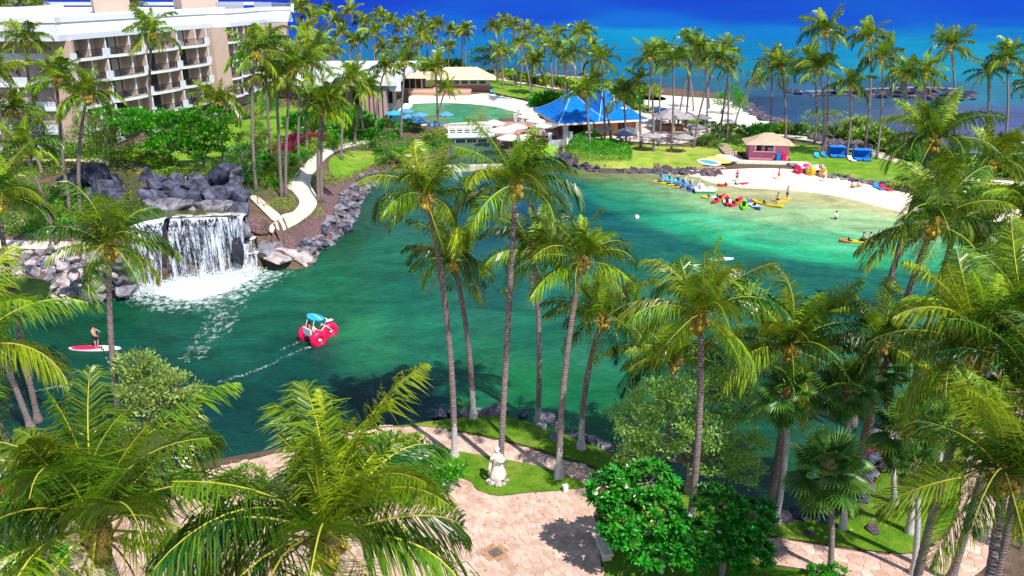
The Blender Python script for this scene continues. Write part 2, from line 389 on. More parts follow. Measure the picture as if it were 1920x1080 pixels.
U = np.linspace(-1.25, 1.25, 420); V = np.linspace(1 / 345, 1 / 9, 420)
def terr_keep(X, Y): return sdist(W_SEA, X, Y) > -10
me, X, Y = grid_mesh('ground', U, V, lambda X, Y: hfun(X, Y) + 0, terr_keep)
me.materials.append(M['soil'])
tag(link(bpy.data.objects.new('ground', me)), kind='structure')

# ------------------------------------------------------------------ water: colour by depth, bottom, painted palm shade and ripple glints, foam where it breaks
def water_mat(name, seasc, glow=.25):
    m = bpy.data.materials.new(name); m.use_nodes = True; t = m.node_tree; N = t.nodes; L = t.links; b = N['Principled BSDF']
    at = N.new('ShaderNodeAttribute'); at.attribute_name = 'tint'
    tc = N.new('ShaderNodeTexCoord')
    def nz(sc, det=5, dist=0, st=(1, 1, 1), ro=.6):
        mp = N.new('ShaderNodeMapping'); _in(mp, 'Scale', st); L.new(tc.outputs['Object'], mp.inputs[0])
        n = N.new('ShaderNodeTexNoise'); _in(n, 'Scale', sc); _in(n, 'Detail', det); _in(n, 'Distortion', dist); _in(n, 'Roughness', ro); L.new(mp.outputs[0], n.inputs[0]); return n.outputs[0]
    def rng_(src, a, b_, c, d):
        r = N.new('ShaderNodeMapRange'); _in(r, 'From Min', a); _in(r, 'From Max', b_); _in(r, 'To Min', c); _in(r, 'To Max', d); L.new(src, r.inputs[0]); return r.outputs[0]
    v1 = rng_(nz(seasc * .16, 8, 1.4, (.7, 1, 1), .74), .34, .66, *((.60, 1.42) if seasc > .5 else (.88, 1.14)))
    v2 = rng_(nz(seasc * 2.4, 7, .9, (.45, 1.4, 1), .7), .3, .7, .70, 1.30)  # fine stretched streaks: ripple glints put into the colour
    mm = N.new('ShaderNodeMath'); mm.operation = 'MULTIPLY'; L.new(v1, mm.inputs[0]); L.new(v2, mm.inputs[1])
    hs = N.new('ShaderNodeHueSaturation'); L.new(at.outputs['Color'], hs.inputs['Color']); L.new(mm.outputs[0], hs.inputs['Value'])
    h1 = rng_(nz(seasc * .11, 5, 1.0), .35, .65, *((.486, .506) if seasc > .5 else (.497, .503))); L.new(h1, hs.inputs['Hue'])
    fa = N.new('ShaderNodeAttribute'); fa.attribute_name = 'foam'
    fn = nz(1.9, 9, .6, (1, .8, 1), .75)
    ad = N.new('ShaderNodeMath'); ad.operation = 'ADD'; L.new(fa.outputs['Fac'], ad.inputs[0]); L.new(fn, ad.inputs[1])
    fo = rng_(ad.outputs[0], .94, 1.20, 0, 1)
    mx = N.new('ShaderNodeMix'); mx.data_type = 'RGBA'; L.new(fo, mx.inputs[0]); L.new(hs.outputs[0], mx.inputs[6]); mx.inputs[7].default_value = (.86, .90, .92, 1)
    L.new(mx.outputs[2], b.inputs['Base Color'])
    _in(b, 'Roughness', .8); _in(b, 'Specular IOR Level', 0)
    bp = N.new('ShaderNodeBump'); _in(bp, 'Strength', .6); _in(bp, 'Distance', .12)
    L.new(nz(seasc * 2.2, 5, .5, (.6, 1.2, 1)), bp.inputs['Height']); L.new(bp.outputs[0], b.inputs['Normal'])
    gl = N.new('ShaderNodeBsdfGlossy'); _in(gl, 'Roughness', .1); L.new(bp.outputs[0], gl.inputs['Normal'])
    ms = N.new('ShaderNodeMixShader'); sb = N.new('ShaderNodeMath'); sb.operation = 'MULTIPLY'; _in(sb, 1, glow)
    iv = N.new('ShaderNodeMath'); iv.operation = 'SUBTRACT'; _in(iv, 0, 1); L.new(fo, iv.inputs[1]); L.new(iv.outputs[0], sb.inputs[0])
    L.new(sb.outputs[0], ms.inputs[0]); L.new(b.outputs[0], ms.inputs[1]); L.new(gl.outputs[0], ms.inputs[2]); L.new(ms.outputs[0], N['Material Output'].inputs[0])
    return m
M['lake'] = water_mat('lake_water', 1.0, .05)
M['sea'] = water_mat('sea_water', .25, .02)
# what the water looks like where (depth, sand, weed, painted palm-crown shade): colours read off the photograph
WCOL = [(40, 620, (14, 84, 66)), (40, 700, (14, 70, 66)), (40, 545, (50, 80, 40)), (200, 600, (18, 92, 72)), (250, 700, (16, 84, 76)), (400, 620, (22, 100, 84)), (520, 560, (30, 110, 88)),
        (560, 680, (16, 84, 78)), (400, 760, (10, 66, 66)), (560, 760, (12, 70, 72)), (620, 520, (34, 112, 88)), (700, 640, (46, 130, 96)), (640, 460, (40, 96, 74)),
        (820, 640, (36, 124, 100)), (760, 560, (28, 106, 92)), (720, 480, (40, 116, 96)), (860, 720, (24, 116, 80)), (740, 765, (12, 46, 56)), (800, 745, (14, 60, 62)), (690, 780, (18, 60, 54)),  # darkest samples by the near shore paint palm-crown shadows into the water
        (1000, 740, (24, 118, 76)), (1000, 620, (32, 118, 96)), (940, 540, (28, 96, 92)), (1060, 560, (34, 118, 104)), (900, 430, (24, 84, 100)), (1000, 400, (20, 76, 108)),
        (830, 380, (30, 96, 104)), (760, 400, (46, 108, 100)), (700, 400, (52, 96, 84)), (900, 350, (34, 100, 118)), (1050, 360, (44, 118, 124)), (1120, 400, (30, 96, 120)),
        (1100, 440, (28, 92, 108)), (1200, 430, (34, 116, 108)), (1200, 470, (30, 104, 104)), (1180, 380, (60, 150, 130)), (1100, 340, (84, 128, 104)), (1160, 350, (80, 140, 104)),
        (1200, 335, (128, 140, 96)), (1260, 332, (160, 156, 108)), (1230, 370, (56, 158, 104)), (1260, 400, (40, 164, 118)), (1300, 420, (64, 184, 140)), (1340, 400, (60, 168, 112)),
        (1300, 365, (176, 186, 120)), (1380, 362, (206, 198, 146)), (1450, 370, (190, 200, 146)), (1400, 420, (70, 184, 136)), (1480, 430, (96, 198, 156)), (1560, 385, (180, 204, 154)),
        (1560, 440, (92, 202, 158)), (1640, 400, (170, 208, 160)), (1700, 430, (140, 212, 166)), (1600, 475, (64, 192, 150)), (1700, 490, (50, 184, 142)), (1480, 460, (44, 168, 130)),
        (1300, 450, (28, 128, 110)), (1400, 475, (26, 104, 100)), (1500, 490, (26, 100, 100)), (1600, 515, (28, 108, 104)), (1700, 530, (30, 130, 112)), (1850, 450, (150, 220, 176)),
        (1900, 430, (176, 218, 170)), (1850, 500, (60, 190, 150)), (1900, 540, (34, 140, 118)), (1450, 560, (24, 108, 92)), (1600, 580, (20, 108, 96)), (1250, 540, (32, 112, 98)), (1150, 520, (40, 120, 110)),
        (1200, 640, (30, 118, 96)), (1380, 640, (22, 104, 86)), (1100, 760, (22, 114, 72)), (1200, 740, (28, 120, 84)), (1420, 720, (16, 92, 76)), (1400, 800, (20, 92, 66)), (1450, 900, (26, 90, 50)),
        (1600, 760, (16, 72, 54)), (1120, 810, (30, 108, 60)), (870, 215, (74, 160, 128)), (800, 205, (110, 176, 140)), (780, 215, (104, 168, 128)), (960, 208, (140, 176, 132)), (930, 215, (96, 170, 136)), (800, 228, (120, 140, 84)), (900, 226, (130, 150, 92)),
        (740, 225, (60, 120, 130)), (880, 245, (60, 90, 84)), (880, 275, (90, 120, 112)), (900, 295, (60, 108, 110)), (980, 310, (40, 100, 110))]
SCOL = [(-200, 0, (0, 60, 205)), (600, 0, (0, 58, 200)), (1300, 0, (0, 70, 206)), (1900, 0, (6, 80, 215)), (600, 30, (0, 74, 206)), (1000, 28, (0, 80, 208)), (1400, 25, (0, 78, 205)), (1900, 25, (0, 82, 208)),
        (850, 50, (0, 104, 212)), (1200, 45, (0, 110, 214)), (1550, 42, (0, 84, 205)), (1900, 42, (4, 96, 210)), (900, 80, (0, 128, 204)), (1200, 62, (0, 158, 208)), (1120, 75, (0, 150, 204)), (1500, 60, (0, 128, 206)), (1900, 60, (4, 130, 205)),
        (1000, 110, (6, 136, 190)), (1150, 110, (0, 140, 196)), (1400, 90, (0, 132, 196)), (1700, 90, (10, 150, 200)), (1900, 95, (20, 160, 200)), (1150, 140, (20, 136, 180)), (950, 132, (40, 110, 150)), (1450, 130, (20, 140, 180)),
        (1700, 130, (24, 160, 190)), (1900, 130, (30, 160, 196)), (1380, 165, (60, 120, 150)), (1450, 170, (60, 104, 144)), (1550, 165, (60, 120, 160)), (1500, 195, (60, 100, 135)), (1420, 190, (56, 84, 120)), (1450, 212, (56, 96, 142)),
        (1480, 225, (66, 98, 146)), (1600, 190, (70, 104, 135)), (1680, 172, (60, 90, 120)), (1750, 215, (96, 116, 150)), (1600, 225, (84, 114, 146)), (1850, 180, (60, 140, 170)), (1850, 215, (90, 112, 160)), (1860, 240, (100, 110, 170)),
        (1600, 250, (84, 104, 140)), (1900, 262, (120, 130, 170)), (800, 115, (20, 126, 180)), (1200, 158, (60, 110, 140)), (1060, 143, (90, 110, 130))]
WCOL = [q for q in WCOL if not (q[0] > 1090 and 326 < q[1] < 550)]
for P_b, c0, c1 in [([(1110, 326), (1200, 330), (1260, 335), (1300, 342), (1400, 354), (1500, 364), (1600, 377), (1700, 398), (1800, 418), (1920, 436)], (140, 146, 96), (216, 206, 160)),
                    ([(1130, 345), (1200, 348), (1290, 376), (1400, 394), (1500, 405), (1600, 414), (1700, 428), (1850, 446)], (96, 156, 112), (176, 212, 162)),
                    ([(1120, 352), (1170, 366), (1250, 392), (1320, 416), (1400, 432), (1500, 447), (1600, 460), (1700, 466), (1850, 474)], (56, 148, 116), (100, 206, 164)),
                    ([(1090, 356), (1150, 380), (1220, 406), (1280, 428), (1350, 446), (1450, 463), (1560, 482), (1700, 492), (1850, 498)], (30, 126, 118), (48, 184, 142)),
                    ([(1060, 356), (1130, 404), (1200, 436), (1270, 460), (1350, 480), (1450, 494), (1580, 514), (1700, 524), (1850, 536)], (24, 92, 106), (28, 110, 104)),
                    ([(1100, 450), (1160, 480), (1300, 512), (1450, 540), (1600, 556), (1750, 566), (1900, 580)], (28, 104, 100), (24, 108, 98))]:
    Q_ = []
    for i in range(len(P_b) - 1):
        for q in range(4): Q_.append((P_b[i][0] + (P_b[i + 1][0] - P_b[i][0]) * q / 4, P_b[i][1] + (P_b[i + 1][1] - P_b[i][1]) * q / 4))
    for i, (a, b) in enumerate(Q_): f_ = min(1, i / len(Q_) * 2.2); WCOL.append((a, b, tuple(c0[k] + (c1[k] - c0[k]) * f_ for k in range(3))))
def idw(X, Y, S, k, p=2.4):
    px, py = [], []
    d = Y * cp_ + H * sp_; u = Y * sp_ - H * cp_
    px = np.clip(960 + FPX * X / d, -200, 2100); py = np.clip(540 - FPX * u / d, -30, 1000)
    acc = np.zeros((len(X), 3)); ws = np.zeros(len(X))
    for sx, sy, c in S:
        w_ = 1 / (((px - sx) * k) ** 2 + (py - sy) ** 2 + 30) ** p
        acc += w_[:, None] * np.array(s2l(c)); ws += w_
    return acc / ws[:, None]
def set_attr(me, name, arr, typ='FLOAT_COLOR'):
    a = me.attributes.new(name, typ, 'POINT')
    if typ == 'FLOAT_COLOR':
        arr = np.concatenate([arr, np.ones((len(arr), 1))], 1); a.data.foreach_set('color', arr.astype(np.float32).ravel())
    else: a.data.foreach_set('value', arr.astype(np.float32))
def polyl(P): return wp(P)
def foam_lake(X, Y):
    f = np.zeros(len(X))
    core = polyl([(236, 552), (262, 540), (330, 515), (440, 507), (500, 505), (520, 514), (490, 530), (440, 556), (370, 576), (300, 572)])
    f = np.maximum(f, sstep(.9, -2.6, sdist(core, X, Y)) * .75)
    f = np.maximum(f, sstep(5.5, -.5, sdist(core, X, Y)) * .50)
    for P, wd, a in [([(420, 560), (405, 600), (385, 640), (362, 668)], 2.8, .44), ([(470, 540), (440, 590), (420, 630)], 1.6, .42), ([(604, 642), (590, 647), (540, 666), (492, 690), (455, 703), (410, 716)], .6, .50),
                     ([(580, 628), (566, 636), (552, 644), (530, 655)], .6, .52), ([(60, 735), (110, 724), (140, 722)], .6, .5), ([(0, 765), (20, 760)], .6, .5), ([(1000, 288), (1040, 291)], .5, .3)]:
        P = polyl(P); f = np.maximum(f, a * sstep(wd, wd * .15, dist_poly(P, X, Y, False)))
    return f
def foam_sea(X, Y):
    f = np.zeros(len(X))
    for P, wd, a in [([(960, 139), (1040, 141), (1110, 147)], 2.5, .62), ([(1480, 171), (1560, 170), (1640, 166), (1720, 163), (1800, 166)], 2.2, .58), ([(1860, 266), (1910, 266), (1960, 270)], 1.8, .62),
                     ([(1390, 180), (1400, 200), (1440, 222)], 1.5, .45), ([(1700, 283), (1850, 286)], 1.4, .5), ([(600, 115), (860, 134)], 2.5, .5), ([(1560, 268), (1640, 276)], 1.4, .45)]:
        P = polyl(P); f = np.maximum(f, a * sstep(wd * 1.8, wd * .1, dist_poly(P, X, Y, False)))
    return f
V = np.concatenate([np.linspace(1 / 330, 1 / 26, 330)])
me, X, Y = grid_mesh('lake_water', np.linspace(-1.2, 1.2, 420), V, lambda X, Y: 0 * X, lambda X, Y: (sdist(W_LAKE, X, Y) < 1.5))
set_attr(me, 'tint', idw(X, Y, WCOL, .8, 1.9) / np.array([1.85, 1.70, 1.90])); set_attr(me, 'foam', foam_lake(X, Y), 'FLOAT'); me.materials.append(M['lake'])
tag(link(bpy.data.objects.new('lake_water', me)), kind='structure')
Us = np.concatenate([np.linspace(-30, -1.3, 12), np.linspace(-1.2, 1.2, 260), np.linspace(1.3, 30, 12)])
V = np.concatenate([[1 / 60000], np.linspace(1 / 12000, 1 / 100, 200)])
me, X, Y = grid_mesh('sea_water', Us, V, lambda X, Y: 0 * X, lambda X, Y: (sdist(W_SEA, X, Y) < 8))
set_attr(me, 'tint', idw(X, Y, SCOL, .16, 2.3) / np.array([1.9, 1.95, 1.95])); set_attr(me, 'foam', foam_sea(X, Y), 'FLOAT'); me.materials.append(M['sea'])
tag(link(bpy.data.objects.new('sea_water', me)), kind='structure')

# ------------------------------------------------------------------ lawns, paths, sand laid on the ground
def sheet(name, poly, material, off=.03, sp=None, zf=None, world=False, k=3, kind='structure', label=None, cat=None):
    P = poly if world else [tuple(G(x, y)[:2]) for x, y in catmull(poly, k)] if k > 1 else [tuple(G(x, y)[:2]) for x, y in poly]
    A = np.array(P); lo = A.min(0); hi = A.max(0)
    if sp is None: sp = max(.5, (hi - lo).max() / 45)
    gx, gy = np.meshgrid(np.arange(lo[0], hi[0], sp), np.arange(lo[1], hi[1], sp)); gx = gx.ravel(); gy = gy.ravel()
    kk = sdist(A, gx, gy) < -sp * .3
    pts = [Vector(p) for p in P] + [Vector((a, b)) for a, b in zip(gx[kk], gy[kk])]
    n = len(P)
    r = delaunay_2d_cdt(pts, [(i, (i + 1) % n) for i in range(n)], [], 1, 1e-4)
    vs = np.array([tuple(v) for v in r[0]])
    z = (hfun(vs[:, 0], vs[:, 1]) if zf is None else zf(vs[:, 0], vs[:, 1])) + off
    me = bpy.data.meshes.new(name); me.from_pydata([(a, b, c) for (a, b), c in zip(vs, z)], [], [tuple(f) for f in r[2]])
    # face up
    me.update()
    if len(me.polygons) and me.polygons[0].normal.z < 0: me.flip_normals()
    me.materials.append(M[material]); me.polygons.foreach_set('use_smooth', np.ones(len(me.polygons), bool))
    o = link(bpy.data.objects.new(name, me)); tag(o, label, cat, None, kind)
    return o
SHORE_SAND = [(1285, 322), (1330, 322), (1400, 318), (1460, 318), (1500, 322), (1560, 332), (1600, 342), (1660, 356), (1760, 376), (1830, 388), (1920, 395), (2200, 402), (2400, 415), (2400, 480), (1900, 452),
              (1780, 432), (1680, 408), (1600, 384), (1520, 368), (1430, 362), (1350, 354), (1310, 338)]
sheet('lake_beach', SHORE_SAND, 'sand', .17, .7)
sheet('lagoon_beach', [(736, 204), (752, 186), (800, 180), (880, 180), (912, 178), (960, 186), (1000, 198), (1010, 207), (1004, 222), (985, 226), (975, 214), (940, 204), (860, 199), (790, 199), (752, 208), (740, 212)], 'sand_white', .32, 1.5)
sheet('ocean_beach', [(1170, 180), (1240, 180), (1300, 184), (1376, 190), (1410, 207), (1445, 224), (1482, 238), (1440, 243), (1400, 243), (1340, 238), (1290, 226), (1215, 206), (1160, 192)], 'sand_white', .16, 2)
sheet('restaurant_patio', [(1058, 262), (1140, 262), (1200, 268), (1280, 270), (1325, 250), (1340, 238), (1300, 226), (1215, 206), (1150, 215), (1060, 236), (1010, 222), (1000, 214), (985, 226), (1020, 250)], 'patio', .10, 1.5)
sheet('point_lawn', [(1060, 300), (1060, 268), (1120, 262), (1180, 270), (1270, 277), (1335, 276), (1350, 287), (1362, 305), (1330, 316), (1270, 319), (1190, 318), (1130, 317), (1090, 310)], 'grass_far', .14, 1.0)
sheet('hut_lawn', [(1480, 268), (1560, 280), (1620, 291), (1700, 312), (1735, 325), (1700, 345), (1650, 345), (1570, 334), (1510, 318), (1480, 300)], 'grass_light', .14, 1.0)
sheet('hill_lawn', [(1320, 252), (1370, 252), (1420, 257), (1460, 266), (1470, 278), (1440, 285), (1390, 290), (1370, 280), (1345, 268), (1322, 262)], 'grass_light', .14, 1.0)
sheet('east_lawn', [(1690, 330), (1780, 342), (1860, 350), (1960, 352), (2100, 356), (2100, 372), (1960, 380), (1850, 378), (1740, 352)], 'grass_light', .13, 1.5)
sheet('point_strip_lawn', [(925, 148), (970, 158), (1040, 172), (1065, 184), (1055, 194), (1010, 190), (960, 182), (925, 172)], 'grass_light', .13, 1.5)
sheet('ocean_path', [(870, 140), (930, 141), (1010, 152), (1080, 162), (1160, 174), (1240, 182), (1240, 190), (1160, 184), (1070, 172), (990, 160), (920, 148), (870, 147)], 'sand', .16, 2)
sheet('shore_path', [(1330, 236), (1400, 244), (1470, 252), (1560, 265), (1640, 282), (1700, 303), (1780, 330), (1960, 345), (1960, 351), (1780, 340), (1690, 312), (1630, 291), (1550, 273), (1470, 259), (1380, 252), (1325, 250)], 'concrete_path', .09, 1.5)
sheet('garden_lawn', [(270, 300), (300, 260), (400, 235), (440, 232), (520, 205), (555, 200), (560, 225), (545, 250), (490, 300), (430, 325), (340, 325), (290, 322)], 'grass_light', .06, 1.5)
sheet('slope_lawn', [(618, 300), (650, 285), (700, 285), (712, 300), (680, 318), (640, 335), (620, 325)], 'grass_light', .07, 1)
sheet('bank_path', [(690, 270), (655, 277), (625, 288), (605, 305), (590, 325), (582, 345), (592, 365), (594, 385), (582, 403), (562, 418), (540, 430), (522, 438), (508, 438), (505, 430), (514, 418), (524, 409),
                    (532, 403), (550, 398), (562, 380), (550, 362), (538, 350), (556, 325), (580, 300), (608, 280), (650, 270), (685, 264)], 'concrete_path', .10, .6, k=3)
sheet('garden_steps', [(468, 372), (480, 369), (496, 380), (512, 394), (526, 406), (516, 418), (502, 406), (484, 388)], 'concrete_path', .14, .5, k=2)
sheet('terrace_path', [(-200, 300), (60, 303), (120, 303), (200, 308), (245, 316), (300, 332), (380, 342), (390, 332), (300, 322), (250, 308), (200, 300), (120, 296), (60, 296), (-200, 292)], 'concrete_path', .08, 1.2)
sheet('water_path', [(-300, 453), (0, 452), (60, 453), (130, 455), (175, 456), (178, 466), (130, 470), (60, 469), (0, 468), (-300, 470)], 'concrete_path', .12, .8)
# ------------------------------------------------------------------ flagstone plaza and paths near the camera
P_PLAZA = [(-420, 1010), (100, 960), (280, 915), (380, 885), (520, 850), (640, 814), (720, 806), (800, 806), (850, 812), (900, 820), (960, 834), (1010, 848), (1060, 864), (1110, 880), (1128, 892),
           (1130, 908), (1118, 925), (1112, 960), (1122, 1000), (1128, 1080), (1140, 1180), (1150, 1400), (-420, 1400)]
P_INNER = [(815, 838), (860, 848), (940, 862), (1010, 876), (1060, 893), (1092, 906), (1094, 916), (1040, 922), (990, 925), (935, 931), (895, 920), (884, 905), (856, 893), (832, 868), (815, 850)]
P_RPATH = [(1425, 1022), (1460, 1012), (1540, 1024), (1640, 1039), (1720, 1042), (1765, 1015), (1792, 975), (1806, 920), (1815, 850), (1830, 790), (1850, 730), (1870, 690), (1960, 690), (1930, 760), (1910, 850),
           (1900, 950), (1870, 1030), (1820, 1085), (1720, 1110), (1600, 1085), (1500, 1066), (1425, 1052)]
plaza = sheet('plaza', P_PLAZA, 'mortar', .02, .9)
rpath = sheet('garden_path', P_RPATH, 'mortar', .02, .9)
def world_poly(P, k=3): return np.array([tuple(G(x, y)[:2]) for x, y in catmull(P, k)])
WP_IN = world_poly(P_INNER)
def voronoi_stones(parent, WP, sp, exclude=None, seed=3, budget=290):
    r = np.random.default_rng(seed); lo = WP.min(0); hi = WP.max(0)
    gx, gy = np.meshgrid(np.arange(lo[0], hi[0], sp), np.arange(lo[1], hi[1], sp * .9))
    gx[::2] += sp / 2
    S = np.stack([gx.ravel(), gy.ravel()], 1) + r.uniform(-.36, .36, (gx.size, 2)) * sp
    pj = np.array([proj((a, b, 1)) for a, b in S])
    vis = (pj[:, 0] > -60) & (pj[:, 0] < 1980) & (pj[:, 1] < 1150)
    ins = inside(WP, S[:, 0], S[:, 1]) & (sdist(WP, S[:, 0], S[:, 1]) < -sp * .15) & vis
    if exclude is not None: ins &= (sdist(exclude, S[:, 0], S[:, 1]) > sp * .1)
    stones = []
    for i in np.where(ins)[0]:
        c = S[i]; d = ((S - c) ** 2).sum(1); nb = np.argsort(d)[1:13]
        poly = [c + np.array(q) * sp * 1.3 for q in ((-1, -1), (1, -1), (1, 1), (-1, 1))]
        for j in nb:
            m_ = (S[j] + c) / 2; n_ = (S[j] - c); n_ = n_ / np.linalg.norm(n_); m_ = m_ - n_ * .014
            out = []
            for q in range(len(poly)):
                a, b = poly[q], poly[(q + 1) % len(poly)]; da = (a - m_) @ n_; db = (b - m_) @ n_
                if da <= 0: out.append(a)
                if da * db < 0: out.append(a + (b - a) * da / (da - db))
            poly = out
            if len(poly) < 3: break
        if len(poly) < 3: continue
        cc = np.mean(poly, 0); pp = [p for k, p in enumerate(poly) if np.linalg.norm(p - poly[k - 1]) > .03]
        if len(pp) >= 3: stones.append((cc, pp))
    key = [-1 / (p[1] ** 1.0 + 1) for p, _ in stones]
    order = sorted(range(len(stones)), key=lambda q: stones[q][0][1] ** 2 - 40 * len(stones[q][1]) * 0)
    rest = [MB() for _ in range(4)]
    for rank, q in enumerate(order):
        c, pp = stones[q]; z = hz(c[0], c[1]) + .02; n = len(pp); hh = .022 + rnd.uniform(0, .012)
        tilt = (rnd.uniform(-.012, .012), rnd.uniform(-.012, .012))
        ring = lambda s_, zz: [((p[0] - c[0]) * s_, (p[1] - c[1]) * s_, zz + (p[0] - c[0]) * tilt[0] + (p[1] - c[1]) * tilt[1]) for p in pp]
        vs = ring(1, -.02) + ring(1, hh - .012) + ring(.94, hh)
        fs = [(k + a * n, (k + 1) % n + a * n, (k + 1) % n + (a + 1) * n, k + (a + 1) * n) for a in (0, 1) for k in range(n)] + [tuple(range(2 * n, 3 * n))]
        mi = rnd.randrange(4)
        if rank < budget:
            b = MB(); b.add(vs, fs); b.build('flagstone', 'flagstone%d' % mi, parent, (c[0], c[1], z))
        else:
            rest[mi].add([(v[0] + c[0], v[1] + c[1], v[2] + z) for v in vs], fs)
    for k in range(4):
        if rest[k].v: tag(rest[k].build('flagstones_beyond', 'flagstone%d' % k, parent), kind='stuff')
voronoi_stones(plaza, world_poly(P_PLAZA), .44, WP_IN, 3)
voronoi_stones(rpath, world_poly(P_RPATH), .60, None, 5, 290)
sheet('statue_lawn', P_INNER, 'grass', .075, .5)
sheet('shore_lawn', [(640, 806), (760, 799), (800, 793), (850, 788), (900, 783), (960, 786), (1010, 800), (1060, 815), (1110, 833), (1160, 860), (1185, 885), (1160, 905), (1135, 900), (1128, 887), (1110, 876), (1060, 860), (1010, 844), (960, 830), (900, 816), (850, 808), (800, 802), (720, 803), (640, 811)], 'grass', .075, .5)
sheet('tree_lawn', [(1124, 990), (1150, 940), (1200, 920), (1300, 930), (1420, 985), (1440, 1005), (1415, 1020), (1418, 1056), (1500, 1070), (1600, 1090), (1700, 1115), (1720, 1200), (1150, 1200), (1134, 1080)], 'grass', .06, .6)
sheet('fan_palm_lawn', [(1440, 1000), (1460, 985), (1520, 978), (1570, 968), (1610, 940), (1650, 890), (1668, 850), (1690, 800), (1730, 745), (1800, 712), (1860, 692), (1848, 730), (1828, 790), (1812, 850), (1802, 920), (1788, 972), (1760, 1012),
                        (1718, 1038), (1640, 1035), (1540, 1020), (1460, 1009)], 'grass', .07, .5)

# ------------------------------------------------------------------ leaves
def leafcloud(C, D, size, aspect=.45, v=None, fold=.25, jit=.6, seed=1):
    """C leaf bases, D directions, one folded leaf (two triangles... four corners) each"""
    r = np.random.default_rng(seed); n = len(C)
    D = D + r.normal(0, jit, (n, 3)); D /= np.linalg.norm(D, axis=1)[:, None] + 1e-9
    Rn = r.normal(0, 1, (n, 3)); S = np.cross(D, Rn); S /= np.linalg.norm(S, axis=1)[:, None] + 1e-9
    Nn = np.cross(D, S)
    s = size * r.uniform(.6, 1.35, n)[:, None]
    a = C; b = C + D * s * .5 + S * s * aspect * .5 + Nn * s * fold * .3; c = C + D * s; d = C + D * s * .5 - S * s * aspect * .5 + Nn * s * fold * .3
    P = np.stack([a, b, c, d], 1).reshape(-1, 3)
    if v is None: v = r.uniform(0, 1, n)
    return P, np.repeat(v, 4)
def leafmesh(name, parts, material):
    P = np.concatenate([p[0] for p in parts]); v = np.concatenate([p[1] for p in parts]); n = len(P) // 4
    me = bpy.data.meshes.new(name)
    me.vertices.add(len(P)); me.vertices.foreach_set('co', P.astype(np.float32).ravel())
    me.loops.add(n * 4); me.loops.foreach_set('vertex_index', np.arange(n * 4, dtype=np.int32))
    me.polygons.add(n); me.polygons.foreach_set('loop_start', np.arange(0, n * 4, 4, dtype=np.int32))
    me.update(calc_edges=True)
    a = me.attributes.new('v', 'FLOAT', 'POINT'); a.data.foreach_set('value', v.astype(np.float32))
    me.materials.append(M[material]); return me
def blob(c, r, n, size, seed, up=.5, aspect=.45, clump=None, hemi=False):
    q = np.random.default_rng(seed)
    k = clump or max(6, n // 45)
    cc = q.normal(0, 1, (k, 3)); cc /= np.linalg.norm(cc, axis=1)[:, None]
    if hemi: cc[:, 2] = np.abs(cc[:, 2])
    cc *= q.uniform(.62, 1.0, k)[:, None]
    w_ = q.integers(0, k, n); off = q.normal(0, .17, (n, 3))
    P = cc[w_] + off
    D = P / (np.linalg.norm(P, axis=1)[:, None] + 1e-6) + np.array([0, 0, up])
    cv = q.uniform(0, 1, k)
    v = np.clip(cv[w_] * .55 + q.uniform(0, .5, n), 0, 1)
    return leafcloud(P * np.array(r) + np.array(c), D, size, aspect, v, seed=seed + 1)
def tree(name, label, cat, base, blobs, size, n, material, trunk_r=.15, bark='bark', group=None, aspect=.45, forks=None, seed=1, up=.5, flowers=0):
    """blobs: (dx,dy,dz,rx,ry,rz) crown masses relative to the base; a limb reaches each"""
    t = thing(name, label, cat, base, 0, group)
    mb = MB(); fork = forks or Vector((0, 0, min(b[2] - b[5] for b in blobs) * .75))
    fork = Vector(fork)
    mb.tube([(0, 0, -.3), (fork.x * .3 + .05, fork.y * .3, fork.z * .5), fork], [trunk_r * 1.35, trunk_r, trunk_r * .9], 8)
    r = random.Random(seed)
    for b in blobs:
        e = Vector(b[:3]); m_ = fork.lerp(e, .5) + Vector((r.uniform(-.2, .2), r.uniform(-.2, .2), r.uniform(-.1, .3)))
        mb.tube([fork, m_, e], [trunk_r * .65, trunk_r * .42, trunk_r * .2], 6)
        for _ in range(4):
            d = Vector((r.uniform(-1, 1) * b[3], r.uniform(-1, 1) * b[4], r.uniform(-.2, .9) * b[5])) * .75
            mb.tube([m_.lerp(e, .5), e + d * .5, e + d], [trunk_r * .25, trunk_r * .16, trunk_r * .06], 5, cap=False)
    mb.build('trunk', bark, t)
    tot = sum(b[3] * b[4] + b[4] * b[5] + b[3] * b[5] for b in blobs)
    parts = [blob(b[:3], b[3:6], int(n * (b[3] * b[4] + b[4] * b[5] + b[3] * b[5]) / tot), size, seed * 31 + i, up, aspect) for i, b in enumerate(blobs)]
    inst('crown', leafmesh('crown', parts, material), t)
    if flowers:
        fm = MB()
        for _ in range(flowers):
            b = r.choice(blobs); d = Vector((r.gauss(0, 1), r.gauss(0, 1), abs(r.gauss(0, 1)) + .2)).normalized()
            c = Vector((b[0] + d.x * b[3], b[1] + d.y * b[4], b[2] + d.z * b[5])) * 1.02
            for q in range(5):
                a = q * 1.257 + r.random(); fm.add([c, c + Vector((cos(a) * .05, sin(a) * .05, .02)), c + Vector((cos(a + .5) * .11, sin(a + .5) * .11, .03)), c + Vector((cos(a + 1) * .05, sin(a + 1) * .05, .02))], [(0, 1, 2, 3)])
        tag(fm.build('blossom', 'flower_white', t), kind='stuff')
    return t
SHRUBS = {}
